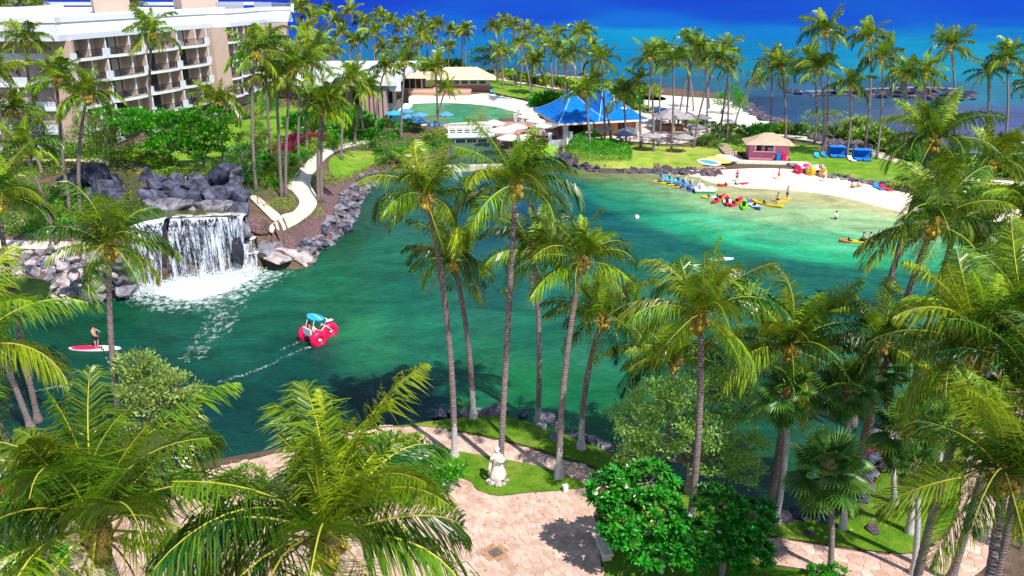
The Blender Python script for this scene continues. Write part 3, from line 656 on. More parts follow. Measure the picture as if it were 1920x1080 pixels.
def shrub_mesh(material, kind, n=900, size=.16):
    k = (material, kind, n, size)
    if k not in SHRUBS:
        s = hash(k[1]) % 97 if False else kind * 13 + len(SHRUBS)
        parts = [blob((0, 0, .45), (.95, .95, .55), int(n * .6), size, s + 3, .6), blob((.3, .1, .6), (.6, .7, .45), int(n * .25), size, s + 9, .6), blob((-.3, -.2, .5), (.6, .6, .5), int(n * .25), size, s + 17, .6)]
        SHRUBS[k] = leafmesh('shrub_leaves', parts, material)
    return SHRUBS[k]
def shrub(px, py, r, h, material, label, group, kind=0, name='shrub', n=900, size=.16, cat='shrub'):
    g = G(px, py)
    o = inst(name, shrub_mesh(material, kind, n, size), None, (g.x, g.y, g.z - .05), (0, 0, rnd.uniform(0, 6)), (r, r, h))
    return tag(o, label, cat, group)
def leaf_carpet(name, poly, material, dens, h, size, label=None, cat=None, kind=None, k=3, lump=.3, base_z=.0, seed=5, flat=.6, world=None):
    WPc = np.array(world) if world is not None else world_poly(poly, k); lo = WPc.min(0); hi = WPc.max(0); r = np.random.default_rng(seed)
    n = int(dens * (hi[0] - lo[0]) * (hi[1] - lo[1])); n = min(n, 400000)
    X = r.uniform(lo[0], hi[0], n); Y = r.uniform(lo[1], hi[1], n); kk = inside(WPc, X, Y); X = X[kk]; Y = Y[kk]
    e = np.clip(dist_poly(WPc, X, Y) / (.5 * h + .15), 0, 1) ** .5
    lum = np.array([mnoise.noise((a * .9, b * .9, seed)) for a, b in zip(X, Y)])
    Z = hfun(X, Y) + base_z + e * h * (1 + lump * lum) * r.uniform(.75, 1.03, len(X))
    D = np.tile([0, 0, 1.0], (len(X), 1)) * flat + r.normal(0, .5, (len(X), 3)); C = np.stack([X, Y, Z], 1)
    v = np.clip(.5 + lum * .8 + r.uniform(-.35, .35, len(X)), 0, 1)
    o = inst(name, leafmesh(name, [leafcloud(C, D, size, .5, v, seed=seed)], material))
    return tag(o, label, cat, None, kind)

# ------------------------------------------------------------------ coconut palms
def frond_mesh(seed, th0, th1, L, n, wid, ll, hang, mature):
    r = random.Random(seed); K = 11; th0, th1 = R(th0), R(th1)
    pts = [Vector((0, 0, 0))]; tan = []
    side = r.uniform(-.10, .10)
    for i in range(K):
        t = (i + .5) / K; th = th0 + (th1 - th0) * t ** 1.25
        d = Vector((cos(th), side * t, sin(th))); tan.append(d); pts.append(pts[-1] + d * L / K)
    mb = MB(); rr = [.034 * (1 - .85 * i / K) * (L / 4) + wid * .06 for i in range(K + 1)]
    mb.tube(pts, rr, 4, 1, cap=False); vv = [.5] * len(mb.v)
    for j in range(n):
        t = .13 + .87 * (j + .5) / n; x = t * K; i = min(int(x), K - 1); p = pts[i].lerp(pts[i + 1], x - i); T = tan[i].normalized()
        N_ = Vector((-T.z, 0, T.x)); prof = (sin(pi * min(1, (t * .9 + .1)) ** .85) ** .5) * .96 + .10
        if t > .9: prof *= .8
        for s in (-1, 1):
            if r.random() < (.07 if (j // 5) % 4 else .22): continue
            l = ll * prof * r.uniform(.82, 1.12)
            d = (Vector((0, s, 0)) * (.95 - .35 * t) + T * (.22 + .62 * t + r.uniform(-.2, .2)) + N_ * r.uniform(-.08, .55)).normalized()
            g = hang * r.uniform(.6, 1.4)
            a = p + Vector((0, s * .02, 0)); m_ = a + d * l * .45 + Vector((0, 0, -g * l * .16)); e = m_ + (d * .55 + Vector((0, 0, -g * 1.0))).normalized() * l * .55
            wv = (T * .8 + Vector((0, 0, .35 * s * 0)) + N_ * .45 * (1 if s > 0 else 1)).normalized() * wid * .5
            k = len(mb.v)
            mb.add([a - wv * .7, a + wv * .7, m_ + wv, m_ - wv, e], [(0, 1, 2, 3), (3, 2, 4)], 0)
            q = min(1, max(0, mature + r.uniform(-.22, .22))); vv += [q, q, q, q, min(1, q + .2)]
    me = mb.mesh('frond', ['frond_green', 'rachis'])
    a = me.attributes.new('v', 'FLOAT', 'POINT'); a.data.foreach_set('value', vv)
    return me
CLS = [(86, 58, .62), (76, 12, .46), (63, -28, .30), (46, -55, .24), (26, -72, .26), (0, -84, .52)]
LOD = {-1: (104, .042, 1.12, 1), 0: (76, .056, 1.08, 1), 1: (40, .115, 1.05, 1), 2: (22, .22, 1.0, 1)}
FR = {}
for lod, (n, wd, ll, _) in LOD.items():
    for c, (a, b, mt) in enumerate(CLS):
        for v_ in range(5 if lod <= 0 else 3):
            FR[lod, c, v_] = frond_mesh(c * 7 + v_ + lod * 50, a + (v_ % 3) * 5 - 4, b + (20, -12, -26, 6, -4)[v_], 3.85, n, wd, ll * 1.08 * (1.0 if c else .75), (.55, .6, .75, .95, 1.2, 1.4)[c], mt + (0, .28, -.2, .12, -.3)[v_])
            if lod == 2: FR[lod, c, v_].materials[0] = M['frond_far']
DEAD = {}
for lod in (0, 1, 2):
    DEAD[lod] = frond_mesh(900 + lod, -35, -88, 4.2, LOD[lod][0] // 2, LOD[lod][1], .7, 1.8, .5); DEAD[lod].materials[0] = M['frond_dead']; DEAD[lod].materials[1] = M['fibre']
def coco_mesh(n, seed):
    r = random.Random(seed); mb = MB()
    for i in range(n):
        a = r.uniform(0, 6.28); mb.ball((cos(a) * r.uniform(.12, .34), sin(a) * r.uniform(.12, .34), r.uniform(-.55, .0)), (.13, .13, .16), 5)
    for i in range(7):
        a = i * .9; mb.tube([(0, 0, .1), (cos(a) * .35, sin(a) * .35, .25), (cos(a) * .6, sin(a) * .6, -.15)], [.03, .025, .015], 4)
    return mb.mesh('coconut_cluster', 'coconut')
COCO = [coco_mesh(12, 1), coco_mesh(16, 2)]
def heart_mesh():
    mb = MB(); mb.lathe([(.16, -.9), (.24, -.5), (.30, -.15), (.22, .2), (.1, .7)], 9)
    for i in range(9):
        a = i * .7; mb.tube([(cos(a) * .2, sin(a) * .2, -.4), (cos(a) * .5, sin(a) * .5, -.1 - .08 * (i % 3))], [.05, .03], 4)
    return mb.mesh('crown_base', 'fibre')
HEART = heart_mesh()
PALMS = []
def palm(base, top, lod, label, group, scale=1.0, nf=None, bend=.35, coco=True, pale=False, name='coconut_palm', droop=0, r0=None, seed=0):
    base = Vector(base); top = Vector(top); r = random.Random(seed + 11)
    t = thing(name, label, 'palm tree', base, 0, group)
    h = top - base; h0 = max(h.z, 1); flod = lod; lod = max(lod, 0); K = (14 if lod else int(h0 / .22))
    ctrl = Vector((h.x * .5 - bend * h.x + r.uniform(-.3, .3), h.y * .35, h0 * .55))
    if lod == 0: K = min(K, 70)
    pts = []; rad = []; r0 = r0 or (.155 if lod == 0 else .17 if lod == 1 else .20)
    for i in range(K + 1):
        q = i / K; p = ctrl * (2 * q * (1 - q)) + h * q * q
        pts.append(p); rr = r0 * (1.12 - .3 * q) + .16 * max(0, 1 - q * h0 / .9) ** 2
        if lod == 0: rr *= 1 + (.05 if i % 2 else -.05) + r.uniform(-.02, .02)
        rad.append(rr)
    mb = MB(); pz = 1.9 if pale else 0; ns = 10 if lod == 0 else 7 if lod == 1 else 6
    pts[0] = pts[0] - Vector((0, 0, .3)); mb.tube(pts, rad, ns)
    if pale:
        zz = pale if pale is not True else 1.9
        for k, f in enumerate(mb.f):
            if len(f) == 4 and sum(mb.v[i][2] for i in f) / 4 < zz * (1 + r.uniform(-.1, .1)): mb.m[k] = 1
    mb.build('trunk', ['palm_trunk', 'trunk_pale'], t)
    inst('crown_base', HEART, t, h, (0, 0, r.random() * 6), scale)
    if coco: inst('coconut_cluster', r.choice(COCO), t, h + Vector((0, 0, -.1)), (0, 0, r.random() * 6), scale)
    nf = nf or (22 if lod == 0 else 20 if lod == 1 else 18)
    wind = r.uniform(-.1, .1)
    for i in range(nf):
        a = i / (nf - 1); c = min(5, int(a ** 1.05 * 6)); az = i * 2.39996 + r.uniform(-.42, .42) + seed
        me = FR[flod, c, r.randrange(5 if lod == 0 else 3)]
        o = inst('frond', me, t, h + Vector((cos(az) * .12, sin(az) * .12, .12 - .3 * a)), (r.uniform(-.5, .5), r.uniform(-.2, .2), az), scale * r.uniform(.78, 1.12) * (.75 if c == 0 else 1))
    if r.random() < .45:
        for _ in range(r.choice((1, 1, 2, 3))): inst('dead_frond', DEAD[max(lod, 0)], t, h + Vector((0, 0, -.3)), (r.uniform(-.4, .4), r.uniform(-.1, .25), r.uniform(0, 6.3)), scale * r.uniform(.6, .85))
    PALMS.append(t)
    return t
# a palm given by the pixel of its foot and the pixel of its heart; the heart stands over the foot at depth Y (+ lean dy)
def palm_px(bx, by, cx, cy, lod, label, group=None, dy=0, **k):
    b = G(bx, by); t = PY(cx, cy, b.y + dy)
    return palm(b, t, lod, label, group, seed=int(bx * 7 + cy) % 997, **k)
def palm_ray(cx, cy, depth, lean, lod, label, group=None, **k):
    rr = ray(cx, cy); t = rr * depth + Vector((0, 0, H)); bx, by = t.x + lean[0], t.y + lean[1]
    return palm((bx, by, max(.3, hz(bx, by))), t, lod, label, group, seed=int(cx * 3 + cy) % 997, **k)
# fan palms
def fan_leaf_mesh(seed, nseg=24, rad=1.05, pet=.9, el=20):
    r = random.Random(seed); mb = MB(); vv = []
    pd = Vector((cos(R(el)), 0, sin(R(el)))); hub = pd * pet
    mb.tube([(0, 0, 0), pd * pet * .5 + Vector((0, 0, .05)), hub], [.03, .025, .02], 4, 1, cap=False); vv = [.5] * len(mb.v)
    for i in range(nseg):
        a = (i / (nseg - 1) - .5) * R(250); a2 = a + R(250) / (nseg - 1) * .98; am = (a + a2) / 2
        f = lambda an, q, z: hub + Vector((cos(an) * q, sin(an) * q, z))
        el_ = R(el - 12); l = rad * (1 - .25 * abs(am / 2.2)) * r.uniform(.93, 1.05); dr = .12 + .14 * abs(am)
        def P_(an, q, z):
            x, y = cos(an) * q, sin(an) * q; z = z - dr * (q / rad) ** 2 * 1.2
            return hub + Vector((x * cos(el_) - z * sin(el_), y, x * sin(el_) + z * cos(el_)))
        k = len(mb.v)
        mb.add([hub, P_(a, l * .62, -.02), P_(am, l * .62, .05), P_(a2, l * .62, -.02), P_(am, l, -.05)], [(0, 1, 2), (0, 2, 3), (1, 4, 2), (2, 4, 3)], 0)
        q = r.uniform(.2, .9); vv += [q * .5, q, q * .7, q, 1]
    me = mb.mesh('fan_leaf', ['fan_green', 'rachis']); a = me.attributes.new('v', 'FLOAT', 'POINT'); a.data.foreach_set('value', vv); return me
FAN = [fan_leaf_mesh(i, el=e) for i, e in enumerate([70, 45, 25, 5, -20, -45])]
def fan_palm(base, top, label, group, scale=1.0, nl=20, pale=True, seed=0, r0=.12):
    base = Vector(base); top = Vector(top); h = top - base; r = random.Random(seed)
    t = thing('fan_palm', label, 'palm tree', base, 0, group)
    mb = MB(); K = 24
    mb.tube([h * (i / K) + Vector((.15 * sin(i / K * 3), 0, -.3 if i == 0 else 0)) for i in range(K + 1)], [r0 * (1.1 - .2 * i / K) * (1 + (.03 if i % 2 else -.03)) + .1 * max(0, 1 - i / 3) for i in range(K + 1)], 9)
    mb.build('trunk', 'trunk_pale' if pale else 'palm_trunk', t)
    inst('crown_base', HEART, t, h + Vector((0, 0, .1)), (0, 0, 1), .8 * scale)
    for i in range(nl):
        c = min(5, int(i / nl * 6)); inst('fan_leaf', FAN[c], t, h + Vector((0, 0, .25 - .4 * i / nl)), (r.uniform(-.3, .3), r.uniform(-.15, .15), i * 2.4 + seed), scale * r.uniform(.9, 1.12))
    return t
# ------------------------------------------------------------------ palms of the near shore and the plaza
NP = 'tall coconut palms on the near shore'
palm_px(852, 857, 800, 368, 0, 'tall coconut palm with pale foot left of the white statue, crown before the channel', NP, pale=True, scale=.88, bend=.45)
palm_px(888, 785, 850, 490, 0, 'shorter leaning coconut palm standing by the grey boulders at the waterside', NP, pale=True, scale=.86, bend=.5)
palm_px(938, 878, 968, 345, 0, 'tallest slender coconut palm rising directly behind the white statue', NP, scale=.92, bend=-.1)
palm_px(1008, 795, 1000, 470, 0, 'coconut palm with orange nuts whose pale foot stands in the shore lawn', NP, pale=1.2, scale=.9, bend=.3)
palm_px(1048, 897, 1093, 485, 0, 'coconut palm with pale foot on the statue lawn near the small white light box', NP, pale=True, scale=.86, bend=.5)
palm_px(1090, 842, 1132, 595, 0, 'short leaning coconut palm at the water edge, rightmost of the shore lawn', NP, pale=True, scale=.85, bend=.5)
palm_px(1250, 860, 1265, 672, 0, 'dark trunked coconut palm rising behind the plumeria beside the pale green tree', NP, scale=1.0, dy=0)
palm_px(1293, 985, 1313, 590, 0, 'coconut palm with orange heart rising through the white flowering plumeria', NP, scale=1.06, bend=.3)
palm_px(1440, 968, 1482, 650, 0, 'dense crowned coconut palm on a leaning dark trunk beside a pale fan palm trunk', NP, scale=1.04, bend=.45, nf=28, r0=.2)
palm_ray(178, 985, 17.2, (.3, 1.2), -1, 'huge coconut palm crown at the bottom, the left one of the two nearest', 'nearest palm crowns', scale=1.12, nf=28, coco=False)
palm_ray(612, 1000, 17.6, (-.4, 1.5), -1, 'huge coconut palm crown over the plaza, the right one of the two nearest', 'nearest palm crowns', scale=1.10, nf=28)
palm_ray(1885, 890, 22, (.2, -1), -1, 'large coconut palm over the curved flagstone path at the right edge', 'nearest palm crowns', scale=.95, nf=25)
palm_ray(1838, 655, 25, (.5, 1.5), -1, 'broad dense coconut palm crown above the fan palms near the right edge', 'nearest palm crowns', scale=.98, nf=27)
palm_ray(1948, 735, 23, (1, 1), 0, 'coconut palm crown half outside the frame above the curved path', 'nearest palm crowns', scale=.88, nf=19)
palm_ray(1752, 415, 34, (-.6, 1.5), 0, 'tall coconut palm with long drooping fronds rising before the lake beach', 'palms before the lake beach', scale=.90, nf=23)
palm_ray(1752, 262, 41, (-1.0, 1.5), 0, 'highest shaggy coconut palm crown standing just behind the long drooping one', 'palms before the lake beach', scale=.88, nf=23)
palm_ray(1795, 415, 44, (-.2, 1), 0, 'shorter palm between two taller trunks before the lake beach', 'palms before the lake beach', scale=.85, nf=17)
palm_ray(1832, 425, 43, (.2, 1), 0, 'dark trunked palm right of the pair before the lake beach', 'palms before the lake beach', scale=.85, nf=17)
palm_ray(1862, 300, 56, (.4, 1), 1, 'slim palm behind the shaggy palms by the east lawn', 'palms before the lake beach', scale=1.0)
palm_ray(1925, 405, 40, (.4, 1), 0, 'palm cut by the right edge beside the lake beach', 'palms before the lake beach', scale=.9, nf=17)
palm_ray(1918, 585, 29, (.5, 1.2), 0, 'coconut palm crown cut by the right edge above the broad dense crown', 'nearest palm crowns', scale=.95, nf=22)
palm_ray(1655, 640, 36, (.3, 1.2), 0, 'slim coconut palm crown rising just left of the broad dense crown', 'nearest palm crowns', scale=.8, nf=20)
palm_px(236, 872, 205, 462, 0, 'slender coconut palm whose crown hangs in front of the waterfall', 'palms along the left water', scale=.98, bend=.3)
palm_px(72, 790, -6, 372, 0, 'leaning coconut palm at the left edge behind the paddle boarder', 'palms along the left water', scale=1.0, bend=.4)
palm_ray(-62, 655, 26, (.5, 1), 0, 'palm crown reaching in from outside the left edge above the water', 'palms along the left water', scale=.95, nf=20)
palm_ray(-40, 560, 44, (.5, 1), 0, 'smaller palm crown reaching in at the left edge beside the rock bank', 'palms along the left water', scale=.8, nf=20)
FP = 'fan palms on the right lawn'
def fan_px(bx, by, cx, cy, label, **k):
    b = G(bx, by); return fan_palm(b, PY(cx, cy, b.y), label, FP, seed=bx % 50, **k)
fan_px(1455, 982, 1478, 742, 'fan palm with pale trunk crossing the leaning coconut palm', scale=.85)
fan_px(1580, 993, 1588, 735, 'fan palm with pale straight trunk beside the dark boulders', scale=.85)
fan_px(1556, 1076, 1550, 888, 'low dark crowned fan palm standing beside the flagstone path', scale=1.0, pale=False, nl=22)
fan_px(1677, 945, 1652, 700, 'slender fan palm with white foot, third along the lawn edge', scale=.8)
fan_px(1706, 1000, 1702, 815, 'fan palm with thick crown over a double looking pale trunk', scale=1.0, nl=22, r0=.17)
fan_px(1712, 1078, 1716, 880, 'short pale trunked fan palm in front of the thick crowned one', scale=.6, nl=10)
fan_px(1755, 920, 1762, 735, 'fan palm with white foot farthest back near the curved path', scale=.8)

# ------------------------------------------------------------------ palms of the hotel garden, the far shore and the grove
def grove(group, where, rows, lod, scale=1.0, **k):
    rows = sorted(rows, key=lambda q: q[2] if len(q) > 3 else q[1]); n = len(rows)
    for i, q in enumerate(rows):
        bx, by, cx, cy = q[:4]
        form = 'leaning' if abs(bx - cx) > 14 else 'upright'
        palm_px(bx, by, cx, cy, lod, '%s palm, %s of the %s' % (form, ordinal(i, n), where), group, scale=scale * rnd.uniform(.93, 1.07) * (q[4] if len(q) > 4 else 1), **k)
grove('palms before the hotel', 'palms before the hotel', [(75, 300, 48, 75), (133, 408, 106, 150), (152, 405, 164, 180), (108, 458, 42, 280), (292, 300, 286, 62), (80, 330, 28, 208), (20, 340, -8, 140), (420, 312, 408, 190)], 1, .92)
grove('palms along the bank path', 'palms along the bank path', [(480, 358, 478, 100), (528, 372, 518, 150), (536, 374, 548, 130), (598, 380, 604, 205, 1.05), (604, 378, 612, 185), (560, 300, 575, 120), (640, 300, 655, 150), (575, 290, 590, 95), (665, 270, 690, 165), (682, 262, 668, 140), (510, 300, 500, 85)], 1, .95)
grove('palms by the blue umbrellas', 'palms beside the blue umbrellas', [(752, 262, 760, 118), (705, 262, 722, 130), (818, 258, 835, 168, .8), (823, 255, 818, 128), (775, 158, 790, 60)], 1, .95)
rows = [(x + rnd.uniform(-8, 8), y, x, c) for x, y, c in [(560, 150, 18), (588, 160, 30), (610, 145, 22), (632, 150, 40), (655, 152, 22), (683, 150, 42), (640, 165, 62), (570, 170, 60), (600, 175, 80), (622, 172, 95), (700, 165, 62), (668, 165, 78)]]
grove('palms behind the white wing', 'far palms behind the white wing', rows, 2, 1.05)
rows = [(x + rnd.uniform(-7, 7), y, x, c) for x, y, c in [(712, 142, 30), (730, 143, 40), (748, 140, 52), (765, 138, 42), (790, 141, 36), (806, 136, 56), (822, 140, 48), (845, 137, 58), (868, 138, 62), (742, 150, 82), (770, 150, 84), (800, 148, 76), (840, 150, 88), (872, 139, 55), (716, 152, 92)]]
grove('palms behind the thatched pavilion', 'far palms behind the thatched pavilion', rows, 2, 1.02)
rows = [(x + d, y, x, c) for x, d, y, c in [(925, 8, 155, 52), (945, -4, 150, 42), (962, 6, 160, 48), (974, 22, 192, 82), (1010, 6, 158, 64), (988, -12, 165, 58), (940, 4, 168, 96), (1000, -5, 175, 108), (1026, 10, 180, 84), (1046, -6, 165, 64), (1050, 14, 190, 92), (1005, 22, 178, 118)]]
grove('palms on the point lawn', 'far palms on the seaside lawn', rows, 2, 1.02)
rows = [(1081, 215, 1075, 98), (1090, 205, 1086, 62), (1094, 195, 1100, 58), (1120, 190, 1112, 92), (1107, 281, 1095, 172), (1134, 272, 1128, 112), (1145, 265, 1113, 152), (1174, 277, 1168, 175), (1058, 180, 1063, 112)]
grove('palms around the blue roof', 'palms around the blue roof', rows, 1, .93)
rows = [(1225, 285, 1217, 108), (1258, 287, 1262, 115), (1235, 245, 1240, 100), (1285, 240, 1295, 78), (1270, 245, 1308, 90), (1325, 245, 1322, 105), (1300, 278, 1345, 112), (1347, 266, 1368, 128, .9), (1362, 268, 1362, 92), (1201, 278, 1198, 150, .75), (1215, 210, 1230, 95), (1330, 205, 1318, 122), (1300, 210, 1282, 112), (1378, 235, 1420, 150, .75)]
grove('palms beside the restaurant patio', 'palms right of the blue roof', rows, 1, .9)
rows = [(1443, 262, 1447, 118), (1472, 272, 1464, 128), (1527, 272, 1524, 118, 1), (1545, 290, 1548, 60, 1.12), (1541, 292, 1536, 128), (1587, 296, 1595, 158, .95), (1621, 282, 1632, 70, 1.1), (1643, 300, 1654, 108, 1.08)]
grove('palms around the hut lawn', 'palms around the hut lawn', rows, 1, 1.0)
rows = [(1694, 300, 1697, 142), (1728, 300, 1733, 138), (1784, 296, 1782, 86, 1.05), (1843, 300, 1852, 132), (1879, 305, 1886, 110, .95), (1935, 300, 1934, 158)]
grove('palms along the seaside path', 'palms along the seaside path at the right', rows, 1, 1.0)
grove('palms behind the hotel roof', 'palm tops behind the hotel roof', [(10, 128, 8, 8), (45, 126, 42, 2), (75, 127, 70, 10), (250, 127, 252, 6)], 2, 1.0)
# ------------------------------------------------------------------ rocks
def rock_mesh(seed, sub=3, cuts=12, rough=.18, material='rock_mid', flat=1):
    r = random.Random(seed); bm = bmesh.new(); bmesh.ops.create_icosphere(bm, subdivisions=sub, radius=1)
    pl = []
    for _ in range(cuts):
        n_ = Vector((r.gauss(0, 1), r.gauss(0, 1), r.gauss(0, 1))).normalized(); pl.append((n_, r.uniform(.42, .84)))
    for v in bm.verts:
        p = v.co.copy()
        for n_, d in pl:
            q = p.dot(n_)
            if q > d: p -= n_ * (q - d) * .93
        o = mnoise.noise(p * 1.7 + Vector((seed, 0, 0))) * rough + mnoise.noise(p * 4.5 + Vector((0, seed, 0))) * rough * .35
        v.co = p * (1 + o)
    me = bpy.data.meshes.new('boulder'); bm.to_mesh(me); bm.free(); me.materials.append(M[material])
    me.polygons.foreach_set('use_smooth', [False] * len(me.polygons) if sub < 3 else [True] * len(me.polygons))
    if sub >= 3:
        try: me.set_sharp_from_angle(angle=R(20))
        except Exception: pass
    return me
RK = {}
def rk(material, sub=2, k=None):
    k = rnd.randrange(5) if k is None else k
    if (material, sub, k) not in RK: RK[material, sub, k] = rock_mesh(k * 17 + len(material), sub, 9 + k, .2, material)
    return RK[material, sub, k]
def boulder(parent, p, s, material='rock_mid', sub=2, name='boulder', rot=None):
    o = inst(name, rk(material, sub), parent, p, rot or (rnd.uniform(-.5, .5), rnd.uniform(-.5, .5), rnd.uniform(0, 6.28)), s)
    return o
def scatter(parent, poly, n, s0, s1, mats, minsep=.8, sub=2, dz=.15, sc=(1.15, 1, .8), world=None, zmin=None):
    W_ = world if world is not None else world_poly(poly, 2); lo = W_.min(0); hi = W_.max(0); out = []; tries = 0
    while len(out) < n and tries < n * 60:
        tries += 1
        x, y = rnd.uniform(lo[0], hi[0]), rnd.uniform(lo[1], hi[1])
        if not inside(W_, np.array([x]), np.array([y]))[0]: continue
        s = rnd.uniform(s0, s1)
        if any((x - a) ** 2 + (y - b) ** 2 < ((s + c) * minsep) ** 2 for a, b, c in out): continue
        out.append((x, y, s)); z = hz(x, y)
        if zmin is not None: z = max(z, zmin)
        boulder(parent, (x, y, z + s * dz), (s * sc[0] * rnd.uniform(.8, 1.2), s * sc[1] * rnd.uniform(.8, 1.2), s * sc[2] * rnd.uniform(.8, 1.2)), rnd.choice(mats), sub)
    return out
def rockthing(name, label, loc, group=None, cat='rocks'):
    return thing(name, label, cat, loc, 0, group)

# upper pool and the falls
LIPZ = 5.42
M['pool'] = mat('pool_water', (.10, .12, .02), .15, (.035, .05, .02), 1.2, 5, bump=.3, bscale=5, spec=.3)
sheet('upper_pool', [tuple(Pz(x, y, LIPZ)[:2]) for x, y in catmull([(205, 329), (228, 338), (242, 360), (240, 380), (226, 398), (236, 412), (262, 417), (304, 411), (322, 409), (400, 406), (452, 404), (448, 396), (400, 392), (330, 393), (285, 394), (262, 388), (258, 372), (264, 350), (258, 334), (232, 326)], 3)],
      'pool', 0, .5, zf=lambda X, Y: 0 * X + LIPZ, world=True)
fall = thing('waterfall', 'white waterfall pouring over the dark cliff into the green lake', 'waterfall', Pz(380, 515, 0))
def curtain_mat():
    m = bpy.data.materials.new('falling_water'); m.use_nodes = True; t = m.node_tree; N = t.nodes; L = t.links; b = N['Principled BSDF']
    tc = N.new('ShaderNodeTexCoord')
    def nz(st, sc, det, ro=.6):
        mp = N.new('ShaderNodeMapping'); _in(mp, 'Scale', st); L.new(tc.outputs['Object'], mp.inputs[0])
        n = N.new('ShaderNodeTexNoise'); _in(n, 'Scale', sc); _in(n, 'Detail', det); _in(n, 'Roughness', ro); L.new(mp.outputs[0], n.inputs[0]); return n.outputs[0]
    a = nz((1, 1, .05), 5.0, 6, .7); c = nz((1, 1, .30), 10, 4, .7)
    ad = N.new('ShaderNodeMath'); ad.operation = 'MULTIPLY_ADD'; L.new(c, ad.inputs[0]); _in(ad, 1, .62); L.new(a, ad.inputs[2])
    at = N.new('ShaderNodeAttribute'); at.attribute_name = 'top'
    a2 = N.new('ShaderNodeMath'); a2.operation = 'ADD'; L.new(ad.outputs[0], a2.inputs[0]); L.new(at.outputs['Fac'], a2.inputs[1])
    mr = N.new('ShaderNodeMapRange'); _in(mr, 'From Min', .735); _in(mr, 'From Max', .95); L.new(a2.outputs[0], mr.inputs[0])
    _in(b, 'Base Color', (.70, .76, .90, 1)); _in(b, 'Roughness', .35)
    lw = nz((1, 1, .12), .9, 3); l2 = N.new('ShaderNodeMapRange'); _in(l2, 'From Min', .35); _in(l2, 'From Max', .65); _in(l2, 'To Min', -.09); _in(l2, 'To Max', .06); L.new(lw, l2.inputs[0])
    a3 = N.new('ShaderNodeMath'); a3.operation = 'ADD'; L.new(a2.outputs[0], a3.inputs[0]); L.new(l2.outputs[0], a3.inputs[1]); L.new(a3.outputs[0], mr.inputs[0])
    tp = N.new('ShaderNodeBsdfTransparent'); ms = N.new('ShaderNodeMixShader'); L.new(mr.outputs[0], ms.inputs[0]); L.new(tp.outputs[0], ms.inputs[1]); L.new(b.outputs[0], ms.inputs[2])
    L.new(ms.outputs[0], N['Material Output'].inputs[0]); return m
M['falling_water'] = curtain_mat()
def resamp(P, n):
    P = [Vector(p) for p in P]; L_ = [0]
    for i in range(1, len(P)): L_.append(L_[-1] + (P[i] - P[i - 1]).length)
    out = []
    for k in range(n):
        s = L_[-1] * k / (n - 1); i = max(j for j in range(len(P) - 1) if L_[j] <= s + 1e-9); q = (s - L_[i]) / (L_[i + 1] - L_[i] + 1e-9); out.append(P[i].lerp(P[i + 1], min(q, 1)))
    return out
def curtain(lip, foot, nm='water_curtain', n=60, m=20, z1=LIPZ, z0=0, push=0):
    A = resamp([Pz(x, y, z1) for x, y in lip], n); B = resamp([Pz(x, y, z0) for x, y in foot], n); org = fall.location
    for back, mt, ofs in ((0, 'falling_water', 0), (1, 'rock_wet', .55)):
        mb = MB(); vs = []; tp = []
        for i in range(n):
            for j in range(m):
                q = j / (m - 1); a, b = A[i], B[i]
                x = a.x + (b.x - a.x) * q; y = a.y + (b.y - a.y) * q - .35 * sin(min(1, q * 3) * pi / 2) * (1 - back) + ofs
                z = z1 + (z0 - z1) * (q ** 1.25 if not back else q) + (.03 if not back else -.05)
                wb = mnoise.noise((x * 1.2, z * .25, 3)) * .22 + mnoise.noise((x * 4, z * .5, 9)) * .07
                if back: wb = mnoise.noise((x * .9, z * .9, 5)) * .5 + mnoise.noise((x * 3, z * 3, 5)) * .2
                if j == 0 and not back: y += .5; z += .02
                vs.append((x - org.x, y + wb - org.y, z - org.z)); tp.append(.22 * max(0, 1 - q * 9) + .04 * q)
        fs = [(i * m + j, i * m + j + 1, (i + 1) * m + j + 1, (i + 1) * m + j) for i in range(n - 1) for j in range(m - 1)]
        mb.add(vs, fs, 0, True); o = mb.build(nm if not back else 'cliff_face', mt, fall)
        a_ = o.data.attributes.new('top', 'FLOAT', 'POINT'); a_.data.foreach_set('value', tp)
curtain([(238, 428), (262, 420), (308, 411)], [(232, 552), (262, 542), (308, 525)], n=80)
curtain([(320, 409), (350, 408), (400, 406), (440, 403), (456, 406)], [(322, 521), (350, 516), (400, 512), (440, 508), (464, 506)], n=110)
curtain([(452, 449), (466, 447), (478, 447)], [(452, 476), (466, 475), (482, 474)], z1=2.9, z0=1.6, n=30)
curtain([(452, 476), (466, 475), (484, 474)], [(450, 509), (466, 507), (486, 504)], z1=1.6, z0=0, n=30)
# spray where it lands
spr_ = []
for k in range(9000):
    q = rnd.random(); x = 240 + 246 * q; y = 551 - 46 * q ** .8
    p = Pz(x + rnd.gauss(0, 6), y + 3 + abs(rnd.gauss(0, 5)), 0); spr_.append((p.x - fall.location.x, p.y - fall.location.y, abs(rnd.gauss(0, .3))))
C = np.array(spr_); P_, v_ = leafcloud(C, np.tile([0, 0, 1.], (len(C), 1)), .10, .7, seed=4)
M['spray'] = mat('spray', (.86, .89, .92), .6)
tag(inst('spray', leafmesh('spray', [(P_, v_)], 'spray'), fall), kind='stuff')
